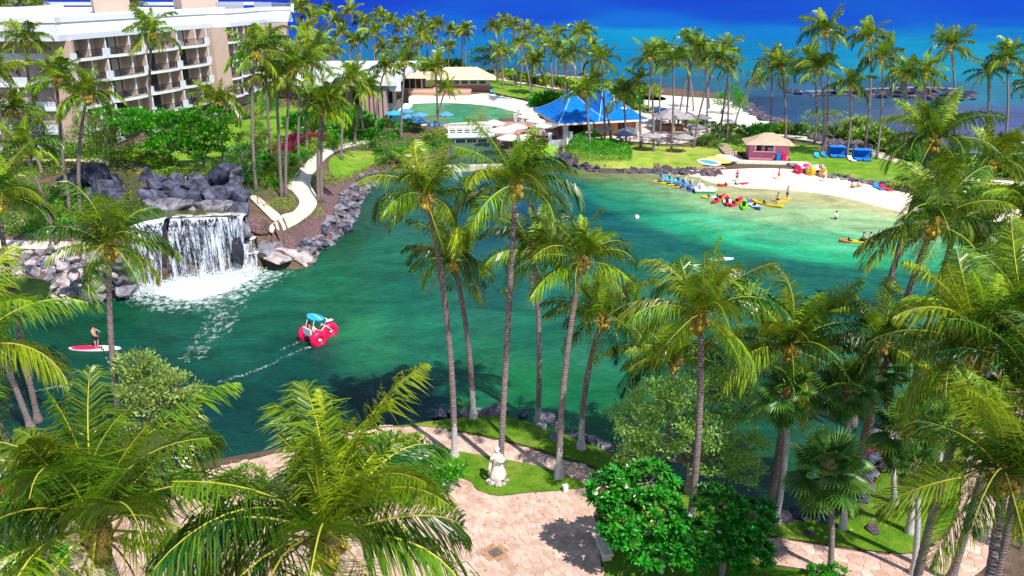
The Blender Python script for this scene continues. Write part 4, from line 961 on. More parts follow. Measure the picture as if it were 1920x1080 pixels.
# leaning slab between the two curtains, mossy lip stones
boulder(fall, Pz(318, 428, 4.0) - fall.location, (1.1, .7, 2.0), 'rock_mid', 3, rot=(.1, .35, .2))
boulder(fall, Pz(316, 505, .6) - fall.location, (.8, .6, .9), 'rock_wet', 3)
for x, y in [(345, 404), (372, 405), (402, 402), (428, 400), (448, 402)]:
    boulder(fall, Pz(x, y, 5.45) - fall.location, (.9, .35, .16), 'rock_tan', 2, rot=(0, 0, .1))
boulder(fall, Pz(458, 425, 4.2) - fall.location, (.7, .8, 1.5), 'rock_mid', 3)
boulder(fall, Pz(470, 447, 2.5) - fall.location, (.9, .7, .7), 'rock_tan', 3)
boulder(fall, Pz(446, 470, 2.2) - fall.location, (.5, .6, 1.9), 'rock_wet', 3)

# outcrop left of the falls
oc = rockthing('rock_outcrop', 'heap of grey angular boulders left of the waterfall, behind the slender palm trunk', Pz(180, 545, 0))
for z, y, xs, s in [(.1, 558, (112, 150, 190, 216), 1.3), (1.2, 538, (124, 160, 196, 220), 1.2), (2.2, 520, (150, 182, 210, 226), 1.1), (3.2, 500, (165, 195, 218, 232), 1.0), (4.0, 486, (178, 204, 228), .95)]:
    for x in xs:
        p = Pz(x + rnd.uniform(-6, 6), y - 8 * (x - 170) / 70 * (z < .5), z); boulder(oc, p - oc.location + Vector((0, .7, 0)), (s * rnd.uniform(.9, 1.3), s, s * rnd.uniform(.7, 1)), rnd.choice(['rock_tan', 'rock_mid', 'rock_mid']), 3)
for _ in range(22):
    z = rnd.uniform(0, 4); x = rnd.uniform(112, 228); p = Pz(x, 566 - z * 18 - (x - 110) * .08, z); s = rnd.uniform(.35, .7)
    boulder(oc, p - oc.location, (s * 1.2, s, s), rnd.choice(['rock_tan', 'rock_mid']), 2)
for _ in range(60):
    x = rnd.uniform(100, 240); y = rnd.uniform(476, 560); g = G(x, y); s = rnd.uniform(.45, .95)
    boulder(oc, g - oc.location + Vector((0, 0, .1)), (s * 1.2, s, s * .85), rnd.choice(['rock_tan', 'rock_mid', 'rock_mid']), 3)
bw = rockthing('stone_bank', 'dark boulder bank under the water path at the left edge', Pz(50, 500, 0))
for _ in range(95):
    x = rnd.uniform(-70, 150); z = rnd.uniform(0, 1.1); p = G(x, rnd.uniform(474, 524)); s = rnd.uniform(.4, .85)
    boulder(bw, p - bw.location + Vector((0, .4, 0)), (s * 1.2, s, s * .8), rnd.choice(['rock_mid', 'rock_dark', 'rock_tan']), 2)
# dark rocks above the falls
ur = rockthing('lava_rock_terrace', 'bluish black lava rock terrace stepping up behind the waterfall lip', Pz(350, 395, 5.4))
for z, y, x0, x1, n, s in [(5.5, 392, 275, 445, 9, 1.15), (6.0, 374, 268, 450, 8, 1.35), (6.6, 356, 270, 440, 7, 1.3), (7.0, 343, 285, 430, 5, 1.2), (7.6, 330, 405, 440, 2, 1.4)]:
    for k in range(n):
        p = Pz(x0 + (x1 - x0) * (k + .5) / n + rnd.uniform(-5, 5), y, z); boulder(ur, p - ur.location + Vector((0, .6, 0)), (s * rnd.uniform(1, 1.5), s * .9, s * rnd.uniform(.6, .85)), 'rock_dark' if z > 5.8 else 'rock_mid', 3)
for x, y, z, s in [(412, 322, 8.3, 1.3), (452, 392, 5.4, 1.5), (448, 372, 6.2, 1.3), (222, 0, 0, 0), (274, 328, 7.0, 1.1)]:
    if s: boulder(ur, Pz(x, y, z) - ur.location, (s, s, s * .9), 'rock_dark', 3)
ul = rockthing('lava_rock_mound', 'bluish black rock mound left of the upper pool with one lit slab', Pz(190, 380, 5.4))
for x, y, z, s in [(150, 345, 6.3, 1.9), (165, 330, 7.0, 1.7), (185, 328, 7.2, 1.6), (195, 350, 6.5, 1.6), (212, 365, 6.0, 1.4), (222, 378, 5.7, 1.3), (170, 362, 5.4, 1.7), (190, 375, 5.2, 1.4), (205, 392, 5.0, 1.3), (232, 388, 5.4, 1.0), (135, 362, 5.0, 1.3), (126, 340, 5.9, 1.1), (205, 338, 6.7, 1.3)]:
    boulder(ul, Pz(x, y, z) - ul.location, (s * 1.1, s, s * .85), 'rock_dark', 3)
bb = rockthing('pale_boulder_point', 'large pale carved looking boulder right of the falls at the water', Pz(535, 500, 0))
for x, y, z, s, m_ in [(520, 487, .9, 1.5, 'rock_tan'), (548, 482, .9, 1.5, 'rock_tan'), (505, 470, 1.6, 1.2, 'rock_mid'), (581, 490, .2, .8, 'rock_mid'), (495, 448, 2.2, 1.1, 'rock_mid'), (560, 492, .4, 1.0, 'rock_tan'), (478, 428, 3.4, 1.1, 'rock_dark')]:
    boulder(bb, Pz(x, y, z) - bb.location + Vector((0, .4, 0)), (s * 1.3, s, s * .75), m_, 3)
sheet('lava_gravel_bed', [(508, 447), (545, 432), (582, 412), (602, 392), (606, 370), (620, 345), (660, 325), (700, 318), (702, 335), (690, 358), (668, 385), (662, 410), (640, 437), (600, 468), (575, 472), (540, 468), (512, 460)], 'lava_gravel', .06, .5)
sheet('lava_gravel_slope', [(458, 408), (470, 402), (490, 412), (505, 428), (500, 440), (480, 438), (462, 425)], 'lava_gravel', .06, .5)
sheet('lava_gravel_left', [(-100, 440), (60, 438), (130, 425), (190, 412), (215, 425), (190, 448), (130, 456), (0, 452), (-100, 452)], 'lava_gravel', .06, .8)
bk = rockthing('boulder_bank', 'bank of round grey boulders between the curving path and the lake', Pz(640, 440, 0))
def scatter_in(par, *a, **k):
    out = scatter(par, *a, **k)
    for c in par.children: c.location -= par.location
    return out
def scatter_thing(label, poly, n, s0, s1, mats, name='boulder_bank', group=None, **k):
    c = np.mean(world_poly(poly, 1), 0); t = thing(name, label, 'rocks', (c[0], c[1], hz(c[0], c[1])), 0, group)
    scatter(t, poly, n, s0, s1, mats, **k)
    for ch in t.children: ch.location = Vector(ch.location) - Vector(t.location)
    return t
bpy.data.objects.remove(bk)
scatter_thing('bank of round grey boulders between the curving path and the lake', [(555, 462), (590, 440), (620, 415), (632, 392), (645, 362), (672, 338), (700, 322), (706, 335), (694, 360), (672, 385), (666, 410), (644, 440), (603, 472), (575, 478)], 190, .35, .85, ['rock_mid', 'rock_dark', 'rock_mid'], minsep=.62, zmin=-.1)
scatter_thing('low black lava rock edge around the bright hedge on the point', [(1054, 294), (1062, 290), (1090, 306), (1130, 316), (1200, 318), (1300, 319), (1345, 322), (1340, 334), (1300, 328), (1200, 325), (1130, 324), (1085, 316), (1052, 300)], 230, .5, 1.0, ['rock_lava', 'rock_lava', 'rock_dark'], minsep=.55, name='lava_rock_edge', zmin=-.1)
scatter_thing('low dark stone wall between the sand and the hut lawn', [(1478, 306), (1500, 312), (1560, 328), (1640, 341), (1700, 347), (1698, 352), (1640, 348), (1556, 336), (1500, 321), (1476, 310)], 120, .35, .6, ['rock_lava', 'rock_mid'], minsep=.6, name='stone_wall')
scatter_thing('black reef rocks breaking the surface beyond the palms', [(1480, 171), (1560, 172), (1650, 168), (1720, 165), (1800, 170), (1830, 182), (1800, 190), (1700, 186), (1600, 182), (1500, 178)], 130, .6, 1.7, ['rock_lava', 'rock_wet', 'rock_wet'], minsep=.6, name='reef_rocks', zmin=0, sc=(1.4, 1.2, .42), dz=0)
scatter_thing('dark lava shelf along the tip of the white beach', [(1378, 180), (1400, 190), (1425, 208), (1470, 230), (1500, 243), (1560, 262), (1620, 276), (1640, 284), (1560, 272), (1490, 250), (1440, 232), (1390, 208), (1370, 188)], 150, .6, 1.7, ['rock_lava', 'rock_dark'], minsep=.5, name='lava_shelf', zmin=0, dz=0, sc=(1.3, 1.2, .45))
scatter_thing('dark boulders between the fan palm lawn and the lake', [(1455, 975), (1500, 962), (1560, 950), (1600, 915), (1620, 870), (1640, 820), (1665, 790), (1690, 800), (1672, 850), (1655, 890), (1615, 940), (1570, 968), (1500, 982), (1460, 988)], 75, .3, .75, ['rock_dark', 'rock_lava', 'rock_mid'], minsep=.7)
sb = 'boulders along the near shore'
for x, y, s, l, m_ in [(826, 779, .62, 'dark boulder left of the first palm at the near shore', 'rock_dark'), (851, 780, .55, 'grey boulder behind the foot of the leftmost shore palm', 'rock_mid'), (872, 779, .40, 'small grey stone left of the leaning palm foot at the shore', 'rock_mid'), (899, 776, .5, 'pale boulder right of the leaning palm foot at the shore', 'rock_tan'),
                       (925, 775, .85, 'largest blue grey boulder on the shore behind the statue palm', 'rock_mid'), (978, 779, .42, 'single dark stone at the waterside near the middle', 'rock_dark'), (1024, 791, .6, 'flat boulder right of the pale palm foot at the shore', 'rock_mid'),
                       (1045, 801, .4, 'small flat stone where the shore lawn turns', 'rock_mid'), (1066, 815, .5, 'dark slanted boulder near the rightmost shore palm', 'rock_dark'), (1041, 822, .42, 'low stone half sunk in the shore lawn', 'rock_mid'), (1112, 832, .6, 'long grey stone at the right end of the shore lawn', 'rock_mid'), (1138, 843, .45, 'last stone at the right end of the shore lawn', 'rock_mid')]:
    g = G(x, y); tag(boulder(None, g + Vector((0, 0, s * .2)), (s * 1.3, s * .9, s * .75), m_, 3), l, 'boulder', sb)
for x, y, s, l, m_ in [(1518, 1003, .28, 'small brown rock lying on the fan palm lawn, the left one', 'rock_lava'), (1637, 996, .36, 'dark rock lying on the fan palm lawn, the right one', 'rock_lava'), (1639, 976, .12, 'tiny pale stone on the fan palm lawn', 'rock_tan')]:
    g = G(x, y); tag(boulder(None, g + Vector((0, 0, s * .4)), (s * 1.2, s, s * .8), m_, 3), l, 'rock', 'rocks lying on the lawn')
# ------------------------------------------------------------------ hotel
ZS = [16.6, 13.65, 10.7, 7.75, 4.8]; ZF = 19.1
def v2(p): return Vector((p[0], p[1]))
hA = Pz(122, 77, ZF); hB = Pz(405, 53, ZF); hC = Pz(433, 51.5, ZF); hD = Pz(497, 44.5, ZF); hE = Pz(546, 41, ZF); hL = Pz(-330, 76, ZF)
hotel = thing('hotel', 'large pink five storey hotel with white roof band and rows of balconies', 'building', (hA.x, hA.y, 4.8))
ho = Vector(hotel.location)
def outn(a, b):
    d = (v2(b) - v2(a)).normalized(); return Vector((d.y, -d.x))          # outward = to the right of a->b
def inset(a, b, d):
    n_ = outn(a, b); return (Vector((a[0], a[1], 0)) - Vector((n_.x, n_.y, 0)) * d), (Vector((b[0], b[1], 0)) - Vector((n_.x, n_.y, 0)) * d)
IN = 2.6
def wallseg(a, b, z0, z1, mname, nm='wall', th=.35, par=hotel, org=ho):
    mb = MB(); n_ = outn(a, b); t3 = Vector((n_.x, n_.y, 0)) * th
    a = Vector((a[0], a[1], 0)); b = Vector((b[0], b[1], 0)); vs = []
    for z in (z0, z1):
        for p in (a, b, b - t3, a - t3): vs.append(Vector((p.x, p.y, z)) - org)
    mb.add(vs, [(0, 1, 5, 4), (1, 2, 6, 5), (2, 3, 7, 6), (3, 0, 4, 7), (4, 5, 6, 7), (3, 2, 1, 0)])
    return mb.build(nm, mname, par)
fa, fb = inset(hA, hB, IN); ca, cb = inset(hB, hC, IN * .4); wa, wb = inset(hC, hD, IN); ea, eb = inset(hD, hE, .8); la, lb = inset(hL, hA, 1.4)
wallseg(fa, fb, 4, ZF, 'stucco_pink'); wallseg(ca, cb, 4, ZF, 'stucco_pink'); wallseg(wa, wb, 4, ZF, 'stucco_pink'); wallseg(ea, eb, 4, ZF, 'stucco_pink'); wallseg(la, lb, 4, ZF, 'stucco_tan'); wallseg(lb, fa, 4, ZF, 'stucco_pink')
wallseg(cb, wa, 4, ZF, 'stucco_pink'); wallseg(fb, ca, 4, ZF, 'stucco_pink'); wallseg(wb, ea, 4, ZF, 'stucco_pink')
# modules: all built in local axes (x along the wall, -y outward), shared meshes
MOD = {}
def module_meshes(Lm):
    k = round(Lm, 2)
    if k in MOD: return MOD[k]
    u = lambda q: q * Lm
    sl = MB(); pts = [(u(-.02), 0), (u(1.0), 0), (u(1.0), -1.5), (u(.85), -1.55), (u(.8), -1.9), (u(.5), -2.1), (u(.05), -1.75), (u(-.02), -1.45)]
    sl.prism(pts[::-1], -.16, .16)
    out = [('balcony_slab', sl.mesh('balcony_slab', 'hotel_white'), None)]
    def door(x0, x1, nm='sliding_door'):
        fr = MB(); w_ = x1 - x0
        for a, b, c, d in [(x0 + w_ / 2, 1.28, w_, .08), (x0 + w_ / 2, .04 - .0, w_, .08)]: fr.box((a, -.04, b * 2 - .1 if b > 1 else b), (c, .12, d))
        for x in (x0 + .04, x0 + w_ / 2, x1 - .04): fr.box((x, -.05, 1.25), (.08, .14, 2.42))
        gl = MB(); gl.box((x0 + w_ * .28, -.03, 1.25), (w_ * .42, .05, 2.34)); cu = MB(); cu.box((x0 + w_ * .74, -.025, 1.25), (w_ * .40, .05, 2.34))
        return (nm, fr.mesh(nm, 'black_metal'), [('pane', gl.mesh('pane', 'glass')), ('pane', cu.mesh('pane', 'dark_interior'))])
    out.append(door(u(.02), u(.43))); out.append(door(u(.57), u(.76)))
    for q in (.545, .935):
        f = MB(); f.box((u(q), -.75, 1.39), (.22, 1.5, 2.45)); out.append(('fin_wall', f.mesh('fin_wall', 'stucco_pink'), None))
    for q in (.545, .935): f = MB(); f.box((u(q), -1.53, 1.39), (.24, .06, 2.45)); out.append(('fin_edge', f.mesh('fin_edge', 'hotel_white'), None))
    r_ = MB(); rp = [(u(.0), -1.4), (u(.06), -1.68), (u(.3), -1.85), (u(.5), -2.0), (u(.72), -1.9), (u(.79), -1.75), (u(.82), -1.45)]
    for z in (.28, 1.15): r_.tube([(x, y, z) for x, y in rp], .035, 5, smooth=False)
    R3 = resamp([(x, y, 0) for x, y in rp], 34)
    for p in R3: r_.box((p.x, p.y, .7), (.035, .035, .95))
    out.append(('railing', r_.mesh('railing', 'black_metal'), None))
    for a, b in ((.83, .915), (.955, 1.035)):
        bx = MB(); bx.box((u((a + b) / 2), -1.42, .62), (u(b - a), .16, .95)); out.append(('parapet_box', bx.mesh('parapet_box', 'band_white'), None))
    MOD[k] = out; return out
ALT = {}
def alt_pane(me):
    if me.name not in ALT:
        c = me.copy(); c.materials[0] = M['curtain']; ALT[me.name] = c
    return ALT[me.name]
def modules(a, b, n, floors, gap0=0, gap1=0):
    a = Vector((a[0], a[1], 0)); b = Vector((b[0], b[1], 0)); d = (b - a); L = d.length; d.normalize(); a = a + d * gap0; Lm = (L - gap0 - gap1) / n
    rz = math.atan2(d.y, d.x)
    for z in floors:
        for i in range(n):
            p = a + d * Lm * i + Vector((0, 0, z)) - ho
            for nm, me, subs in module_meshes(Lm):
                o = inst(nm, me, hotel, p, (0, 0, rz))
                if subs:
                    for q_, (sn, sm) in enumerate(subs): inst(sn, sm if (q_ == 0 or rnd.random() < .45) else alt_pane(sm), o)
modules(fa, fb, 4, ZS, 1.0, .8)
modules(wa, wb, 3, ZS[:-1], .3, .3)
# left side: plain storeys with pale blue white bands that turn the corner
for z in ZS:
    mb = MB(); n_ = outn(hL, hA); o3 = Vector((n_.x, n_.y, 0))
    a = Vector((hL.x, hL.y, 0)) - o3 * .6; b = Vector((hA.x, hA.y, 0)) - o3 * .9 + Vector((.6, 0, 0)); c = Vector((fa.x, fa.y, 0)) + (Vector((fb.x, fb.y, 0)) - Vector((fa.x, fa.y, 0))).normalized() * 1.2
    for (h0, h1, ex, mi) in ((-.16, .2, .12, 0), (.2, 1.0, 0, 1)):
        aa = a + o3 * ex; bb = b + o3 * ex + Vector((ex, 0, 0)); cc = c + Vector((ex, -.2, 0))
        P = [aa, bb, cc, cc + Vector((-1.2, .8, 0)), b - o3 * .4 + Vector((-1.2, 0, 0)), a - o3 * .5]
        mb.prism([((p - ho).x, (p - ho).y) for p in P], z + h0 - ho.z, z + h1 - ho.z, mi)
    mb.build('balcony_band', ['hotel_white', 'band_white'], hotel)
# roof band
RO = [(-330, 76), (60, 78), (112, 77.5), (130, 75.5), (250, 65), (330, 57.5), (400, 51.8), (432, 50.5), (470, 46.5), (497, 42.5), (520, 41), (549, 40.5)]
ro = [Pz(x, y, ZF) for x, y in RO]; back = [Pz(549, 12, 21.6), Pz(300, 9, 21.6), Pz(-330, 9, 21.6)]
ctr = Vector((sum(p.x for p in ro) / len(ro) - 20, sum(p.y for p in ro) / len(ro) + 40, 0))
def ring(off, z):
    out = []
    for i, p in enumerate(ro):
        a = ro[max(i - 1, 0)]; b = ro[min(i + 1, len(ro) - 1)]; n_ = outn(a, b); out.append(Vector((p.x + n_.x * off, p.y + n_.y * off, z)) - ho)
    return out
def band(nm, prof, mname):
    mb = MB(); R_ = [ring(o, z) for o, z in prof]; n = len(ro); vs = [p for r_ in R_ for p in r_]
    mb.add(vs, [(i + k * n, i + 1 + k * n, i + 1 + (k + 1) * n, i + (k + 1) * n) for k in range(len(prof) - 1) for i in range(n - 1)])
    return mb.build(nm, mname, hotel)
band('roof_fascia', [(-3, ZF), (0, ZF), (0, ZF + .72)], 'band_white')
band('roof_panel', [(0, ZF + .72), (-.25, ZF + .75), (-.9, ZF + 2.0), (-.95, ZF + 2.05)], 'hotel_white')
band('roof_parapet', [(-.95, ZF + 2.05), (-.7, ZF + 2.1), (-.7, ZF + 2.75), (-1.3, ZF + 2.75), (-1.3, ZF + 1.9)], 'hotel_white')
# slats under the parapet, near corner only as in the picture
sl_ = MB(); lo_ = resamp(ring(-.26, ZF + .85)[:3], 150); hi_ = resamp(ring(-.86, ZF + 1.98)[:3], 150)
for a, b in zip(lo_, hi_): sl_.tube([a + Vector((0, -.03, 0)), b + Vector((0, -.03, 0))], .05, 3, smooth=False)
tag(sl_.build('roof_slats', 'grey', hotel), kind='stuff')
mb = MB(); rr = ring(-1.25, ZF + 2.0); bk_ = [Vector((p.x, p.y, ZF + 2.0)) - ho for p in back]; n = len(rr) + 3
mb.add(rr + bk_, [tuple(range(n))]); mb.build('roof_deck', 'white_paint', hotel)
for P, z0, z1, th in [([(548, 22), (549, 14), (480, 9.5), (300, 10), (0, 10)], 21.1, 21.9, .5), ([(-40, 27), (40, 24), (90, 20.5), (117, 16), (90, 12)], 21.1, 22.1, .6), ([(180, 34), (260, 29), (360, 24), (420, 20)], 21.1, 21.8, .4)]:
    W_ = [Pz(x, y, 21.1) for x, y in P]; mb = MB()
    for i in range(len(W_) - 1):
        d = W_[i + 1] - W_[i]; mb.box(((W_[i] + W_[i + 1]) / 2 - ho) + Vector((0, 0, (z1 - z0) / 2)), (d.length + .2, th, z1 - z0), math.atan2(d.y, d.x))
    mb.build('inner_parapet', 'hotel_white', hotel)
def pent(x0, x1, y, dep, hgt, vents):
    a = Pz(x0, y, 21.1); b = Pz(x1, y - 2, 21.1); b = Vector((b.x, a.y + (b.y - a.y) * .4, 21.1)); c = (a + b) / 2 + Vector((0, dep / 2, hgt / 2)); d = b - a
    mb = MB(); mb.box(c - ho, (d.length, dep, hgt), math.atan2(d.y, d.x)); o = mb.build('roof_block', 'stucco_pink', hotel)
    for q in vents:
        v = MB(); p = a.lerp(b, q) + Vector((0, -.06, 1.5)); v.box(p - ho, (1.0, .12, .8), math.atan2(d.y, d.x)); v.build('vent', 'stucco_tan', o)
pent(152, 240, 25, 9, 5.5, (.55, .8)); pent(318, 405, 19, 9, 5.5, (.5,))
for x0, x1, y in ((405, 462, 18), (477, 514, 18)):
    a = Pz(x0, y, 21.3); b = Pz(x1, y - .8, 21.3); b.y = a.y + 2; d = b - a; mb = MB(); n = 11
    for k in range(n):
        p = a.lerp(b, (k + .5) / n); mb.box(p - ho + Vector((0, 0, .7)), (d.length / n * .9, .1, 1.3), math.atan2(d.y, d.x))
    mb.build('glass_screen', 'grey', hotel)
# balcony furniture
def table_mesh():
    mb = MB(); mb.lathe([(.03, 0), (.25, .02), (.03, .05), (.03, .70), (.42, .70), (.42, .74), (.02, .75)], 10); return mb.mesh('cafe_table', 'black_metal')
def chair_mesh(m_='black_metal'):
    mb = MB()
    for x in (-.2, .2):
        for y in (-.2, .2): mb.box((x, y, .22), (.04, .04, .44))
    mb.box((0, 0, .45), (.46, .46, .05)); mb.box((0, .22, .72), (.46, .05, .5)); mb.box((-.23, 0, .62), (.04, .42, .04)); mb.box((.23, 0, .62), (.04, .42, .04)); return mb.mesh('chair', m_)
TB = table_mesh(); CH = chair_mesh()
d3 = (Vector((fb.x, fb.y, 0)) - Vector((fa.x, fa.y, 0))); LF = d3.length; d3.normalize(); n3 = Vector((outn(fa, fb).x, outn(fa, fb).y, 0))
FLN = ['top', 'second highest', 'middle', 'second lowest', 'ground floor']
BYN = ['nearest', 'second nearest', 'third', 'farthest']
for fi, z in enumerate(ZS[:4]):
    for i in range(4):
        p = Vector((fa.x, fa.y, 0)) + d3 * (1.0 + (LF - 1.8) / 4 * (i + .25)) + n3 * 1.1 + Vector((0, 0, z + .17))
        tag(inst('cafe_table', TB, None, p), 'small dark table on the %s balcony of the hotel\'s %s floor' % (BYN[i], FLN[fi]), 'table', 'balcony tables')
        tag(inst('balcony_chair', CH, None, p + d3 * .8, (0, 0, rnd.uniform(0, 6))), 'dark chair on the %s balcony of the hotel\'s %s floor' % (BYN[i], FLN[fi]), 'chair', 'balcony chairs')

# ------------------------------------------------------------------ generic pieces for the low buildings
def hip(mb, c, w_, d, z, h, ridge=0, rz=0, over=0, flare=0, n=1, mi=0):
    """hip roof round centre c; ridge = length of ridge along x"""
    cr, sr = cos(rz), sin(rz); rows = []
    for k in range(n + 1):
        q = k / n; f = 1 - q; f2 = f ** (1 + flare)
        hw = ridge / 2 + (w_ / 2 - ridge / 2) * f; hd = d / 2 * f; zz = z + h * (q if not flare else 1 - (1 - (1 - f) ** (1 + flare)) if False else (q ** (1 + flare)))
        rows.append([(c[0] + x * cr - y * sr, c[1] + x * sr + y * cr, zz) for x, y in ((-hw, -hd), (hw, -hd), (hw, hd), (-hw, hd))])
    vs = [p for r_ in rows for p in r_]
    fs = [(k * 4 + i, k * 4 + (i + 1) % 4, (k + 1) * 4 + (i + 1) % 4, (k + 1) * 4 + i) for k in range(n) for i in range(4)] + [(3, 2, 1, 0)]
    return mb.add(vs, fs, mi)
# white wing with the ribbed tower
wg0 = Pz(545, 158, 8.3); wg1 = Pz(735, 157, 8.3)
wing = thing('low_white_wing', 'low white roofed hotel wing with pink walls half hidden by palms', 'building', (wg0.x, wg0.y, 2)); wo = Vector(wing.location)
mb = MB(); L = wg1.x - wg0.x
mb.box((L / 2 - 2, 22, 6.5), (L + 6, 45, .9)); mb.box((L / 2 - 2, 15, 7.4), (L * .8, 30, 1.0)); mb.build('roof', 'hotel_white', wing)
mb = MB(); mb.box((L / 2 - 3, 12, 3), (L + 2, 16, 6)); mb.build('wall', 'stucco_pink', wing)
for k in range(7):
    mb = MB(); mb.box((2.2 + k * 3.1, 3.9, 3.6), (1.5, .3, 2.6)); mb.build('opening', 'dark_interior', wing)
mb = MB()
for k in range(6): mb.box((L * .70 + k * .85, .3, 2.4), (.55, .5, 7.0))
mb.box((L * .70 + 2.1, 1.6, 2.4), (4.9, 2.2, 7.0)); mb.build('ribbed_tower', 'stucco_tan', wing)
mb = MB(); mb.box((L + .6, .6, 5.9), (2.2, .4, 1.9)); mb.build('white_panel', 'hotel_white', wing)
# thatched pavilion on the lagoon
tp0 = Vector((Pz(758, 150, 4.6).x, 200, 0)); X_ = lambda px, Y=200, y=160: PY(px, y, Y).x
pav = thing('thatched_pavilion', 'tan thatched pavilion with a two tier hip roof and long wooden deck', 'building', (X_(760), 203, 1.2)); po = Vector(pav.location)
mb = MB(); hip(mb, (0, 3, 0), 10.2, 10.2, 3.4, 1.9, 4.0, flare=.15, n=2); mb.build('roof', 'thatch', pav)
mb = MB(); hip(mb, (0, 3, 0), 4.8, 4.8, 5.3, 1.2, .6); mb.build('roof_lantern', 'thatch', pav)
cx2 = X_(862) - po.x
mb = MB(); hip(mb, (cx2, 4, 0), 17.5, 11, 3.0, 2.6, 8.0, flare=.1, n=2); mb.box((cx2 - 10, 4, 3.6), (5, 6.5, 1.2)); mb.build('roof', 'thatch', pav)
mb = MB(); mb.box((0, 3.5, 1.8), (7.6, 7, 3.3)); mb.box((cx2, 5, 1.6), (14.5, 7.5, 2.8)); mb.build('wall', 'stucco_beige', pav)
for k in range(5):
    mb = MB(); mb.box((-2.9 + k * 1.45, -.06, 1.9), (1.15, .2, 2.5)); mb.build('opening', 'dark_interior', pav)
for k in range(6):
    mb = MB(); mb.box((cx2 - 5.6 + k * 2.2, 1.2, 2.2), (1.8, .14, 1.1)); f = mb.build('window', 'white_paint', pav)
    mb = MB(); mb.box((cx2 - 5.6 + k * 2.2, 1.12, 2.2), (1.55, .1, .85)); mb.build('pane', 'glass', f)
mb = MB(); mb.box((cx2, 1.1, .75), (14.6, .2, 1.3)); mb.build('skirt', 'wood_deck', pav)
mb = MB(); mb.box((5, -2.3, .5), (22, 4.2, .25)); mb.build('deck', 'wood_pale', pav)
mb = MB(); mb.box((5, -4.3, .0), (22, .15, .9)); mb.box((5, -4.35, 1.25), (22, .1, .1))
for k in range(70): mb.box((-5.9 + k * .316, -4.35, .85), (.12, .08, .75))
mb.build('railing', 'wood_deck', pav)
# ------------------------------------------------------------------ blue roofed restaurant
rF = Pz(1047, 232, 4.0); rL = Pz(999, 204, 4.0); rR = Pz(1216, 223, 4.0)
rF2 = Vector(rF); e1 = (rR - rF); e2 = (rL - rF); e1.z = e2.z = 0
rest = thing('restaurant', 'open restaurant under a bright blue tiled double pyramid roof', 'building', (rF.x, rF.y, 1.1)); ro_ = Vector(rest.location)
def roof_tile_mat():
    m = bpy.data.materials.new('blue_tiles'); m.use_nodes = True; t = m.node_tree; N = t.nodes; L = t.links; b = N['Principled BSDF']
    uv = N.new('ShaderNodeUVMap'); uv.uv_map = 'uv'
    br = N.new('ShaderNodeTexBrick'); L.new(uv.outputs[0], br.inputs[0]); _in(br, 'Scale', 1); _in(br, 'Brick Width', .42); _in(br, 'Row Height', .40); _in(br, 'Mortar Size', .045); br.offset = 0
    br.inputs['Color1'].default_value = (.004, .19, .68, 1); br.inputs['Color2'].default_value = (.010, .27, .80, 1); br.inputs['Mortar'].default_value = (.001, .07, .42, 1)
    nz = N.new('ShaderNodeTexNoise'); _in(nz, 'Scale', .35); _in(nz, 'Detail', 5); L.new(uv.outputs[0], nz.inputs[0])
    mr = N.new('ShaderNodeMapRange'); _in(mr, 'From Min', .52); _in(mr, 'From Max', .75); _in(mr, 'To Max', .25); L.new(nz.outputs[0], mr.inputs[0])
    mx = N.new('ShaderNodeMix'); mx.data_type = 'RGBA'; L.new(mr.outputs[0], mx.inputs[0]); L.new(br.outputs[0], mx.inputs[6]); mx.inputs[7].default_value = (.10, .30, .66, 1)
    L.new(mx.outputs[2], b.inputs['Base Color']); _in(b, 'Roughness', .6); _in(b, 'Specular IOR Level', .08)
    bp = N.new('ShaderNodeBump'); _in(bp, 'Strength', .8); _in(bp, 'Distance', .06); L.new(br.outputs[1], bp.inputs['Height']); bp.invert = True; L.new(bp.outputs[0], b.inputs['Normal']); return m
M['blue_tiles'] = roof_tile_mat()
M['tile_ridge'] = mat('tile_ridge', (.30, .52, .86), .7)
def pyr(corners, apex, n=8, p=1.35):
    mb = MB(); ridges = []
    for i in range(4):
        a, b = Vector(corners[i]), Vector(corners[(i + 1) % 4]); m_ = 10; vs = []; rg = []
        for k in range(n + 1):
            q = k / n; zz = (q ** p)
            for j in range(m_ + 1):
                e = a.lerp(b, j / m_); v = e.lerp(apex, q); v.z = e.z + (apex.z - e.z) * zz; vs.append(v)
                if j == 0: rg.append(v)
        mb.add(vs, [(k * (m_ + 1) + j, k * (m_ + 1) + j + 1, (k + 1) * (m_ + 1) + j + 1, (k + 1) * (m_ + 1) + j) for k in range(n) for j in range(m_)])
        ridges.append(rg)
    return mb, ridges
apz = 8.6
A_ = Vector((0, 0, 2.9)); ex = e1; ey = e2
c00, c10, c11, c01 = A_, A_ + ex * .5, A_ + ex * .5 + ey, A_ + ey
d10, d11 = A_ + ex, A_ + ex + ey
def apex_for(px, py, Y): q = PY(px, py, Y) - ro_; return q
ap1 = A_ + ex * .30 + ey * .5; ap1.z = apex_for(1072, 172, ap1.y + ro_.y).z
ap2 = A_ + ex * .68 + ey * .55; ap2.z = apex_for(1130, 163, ap2.y + ro_.y).z
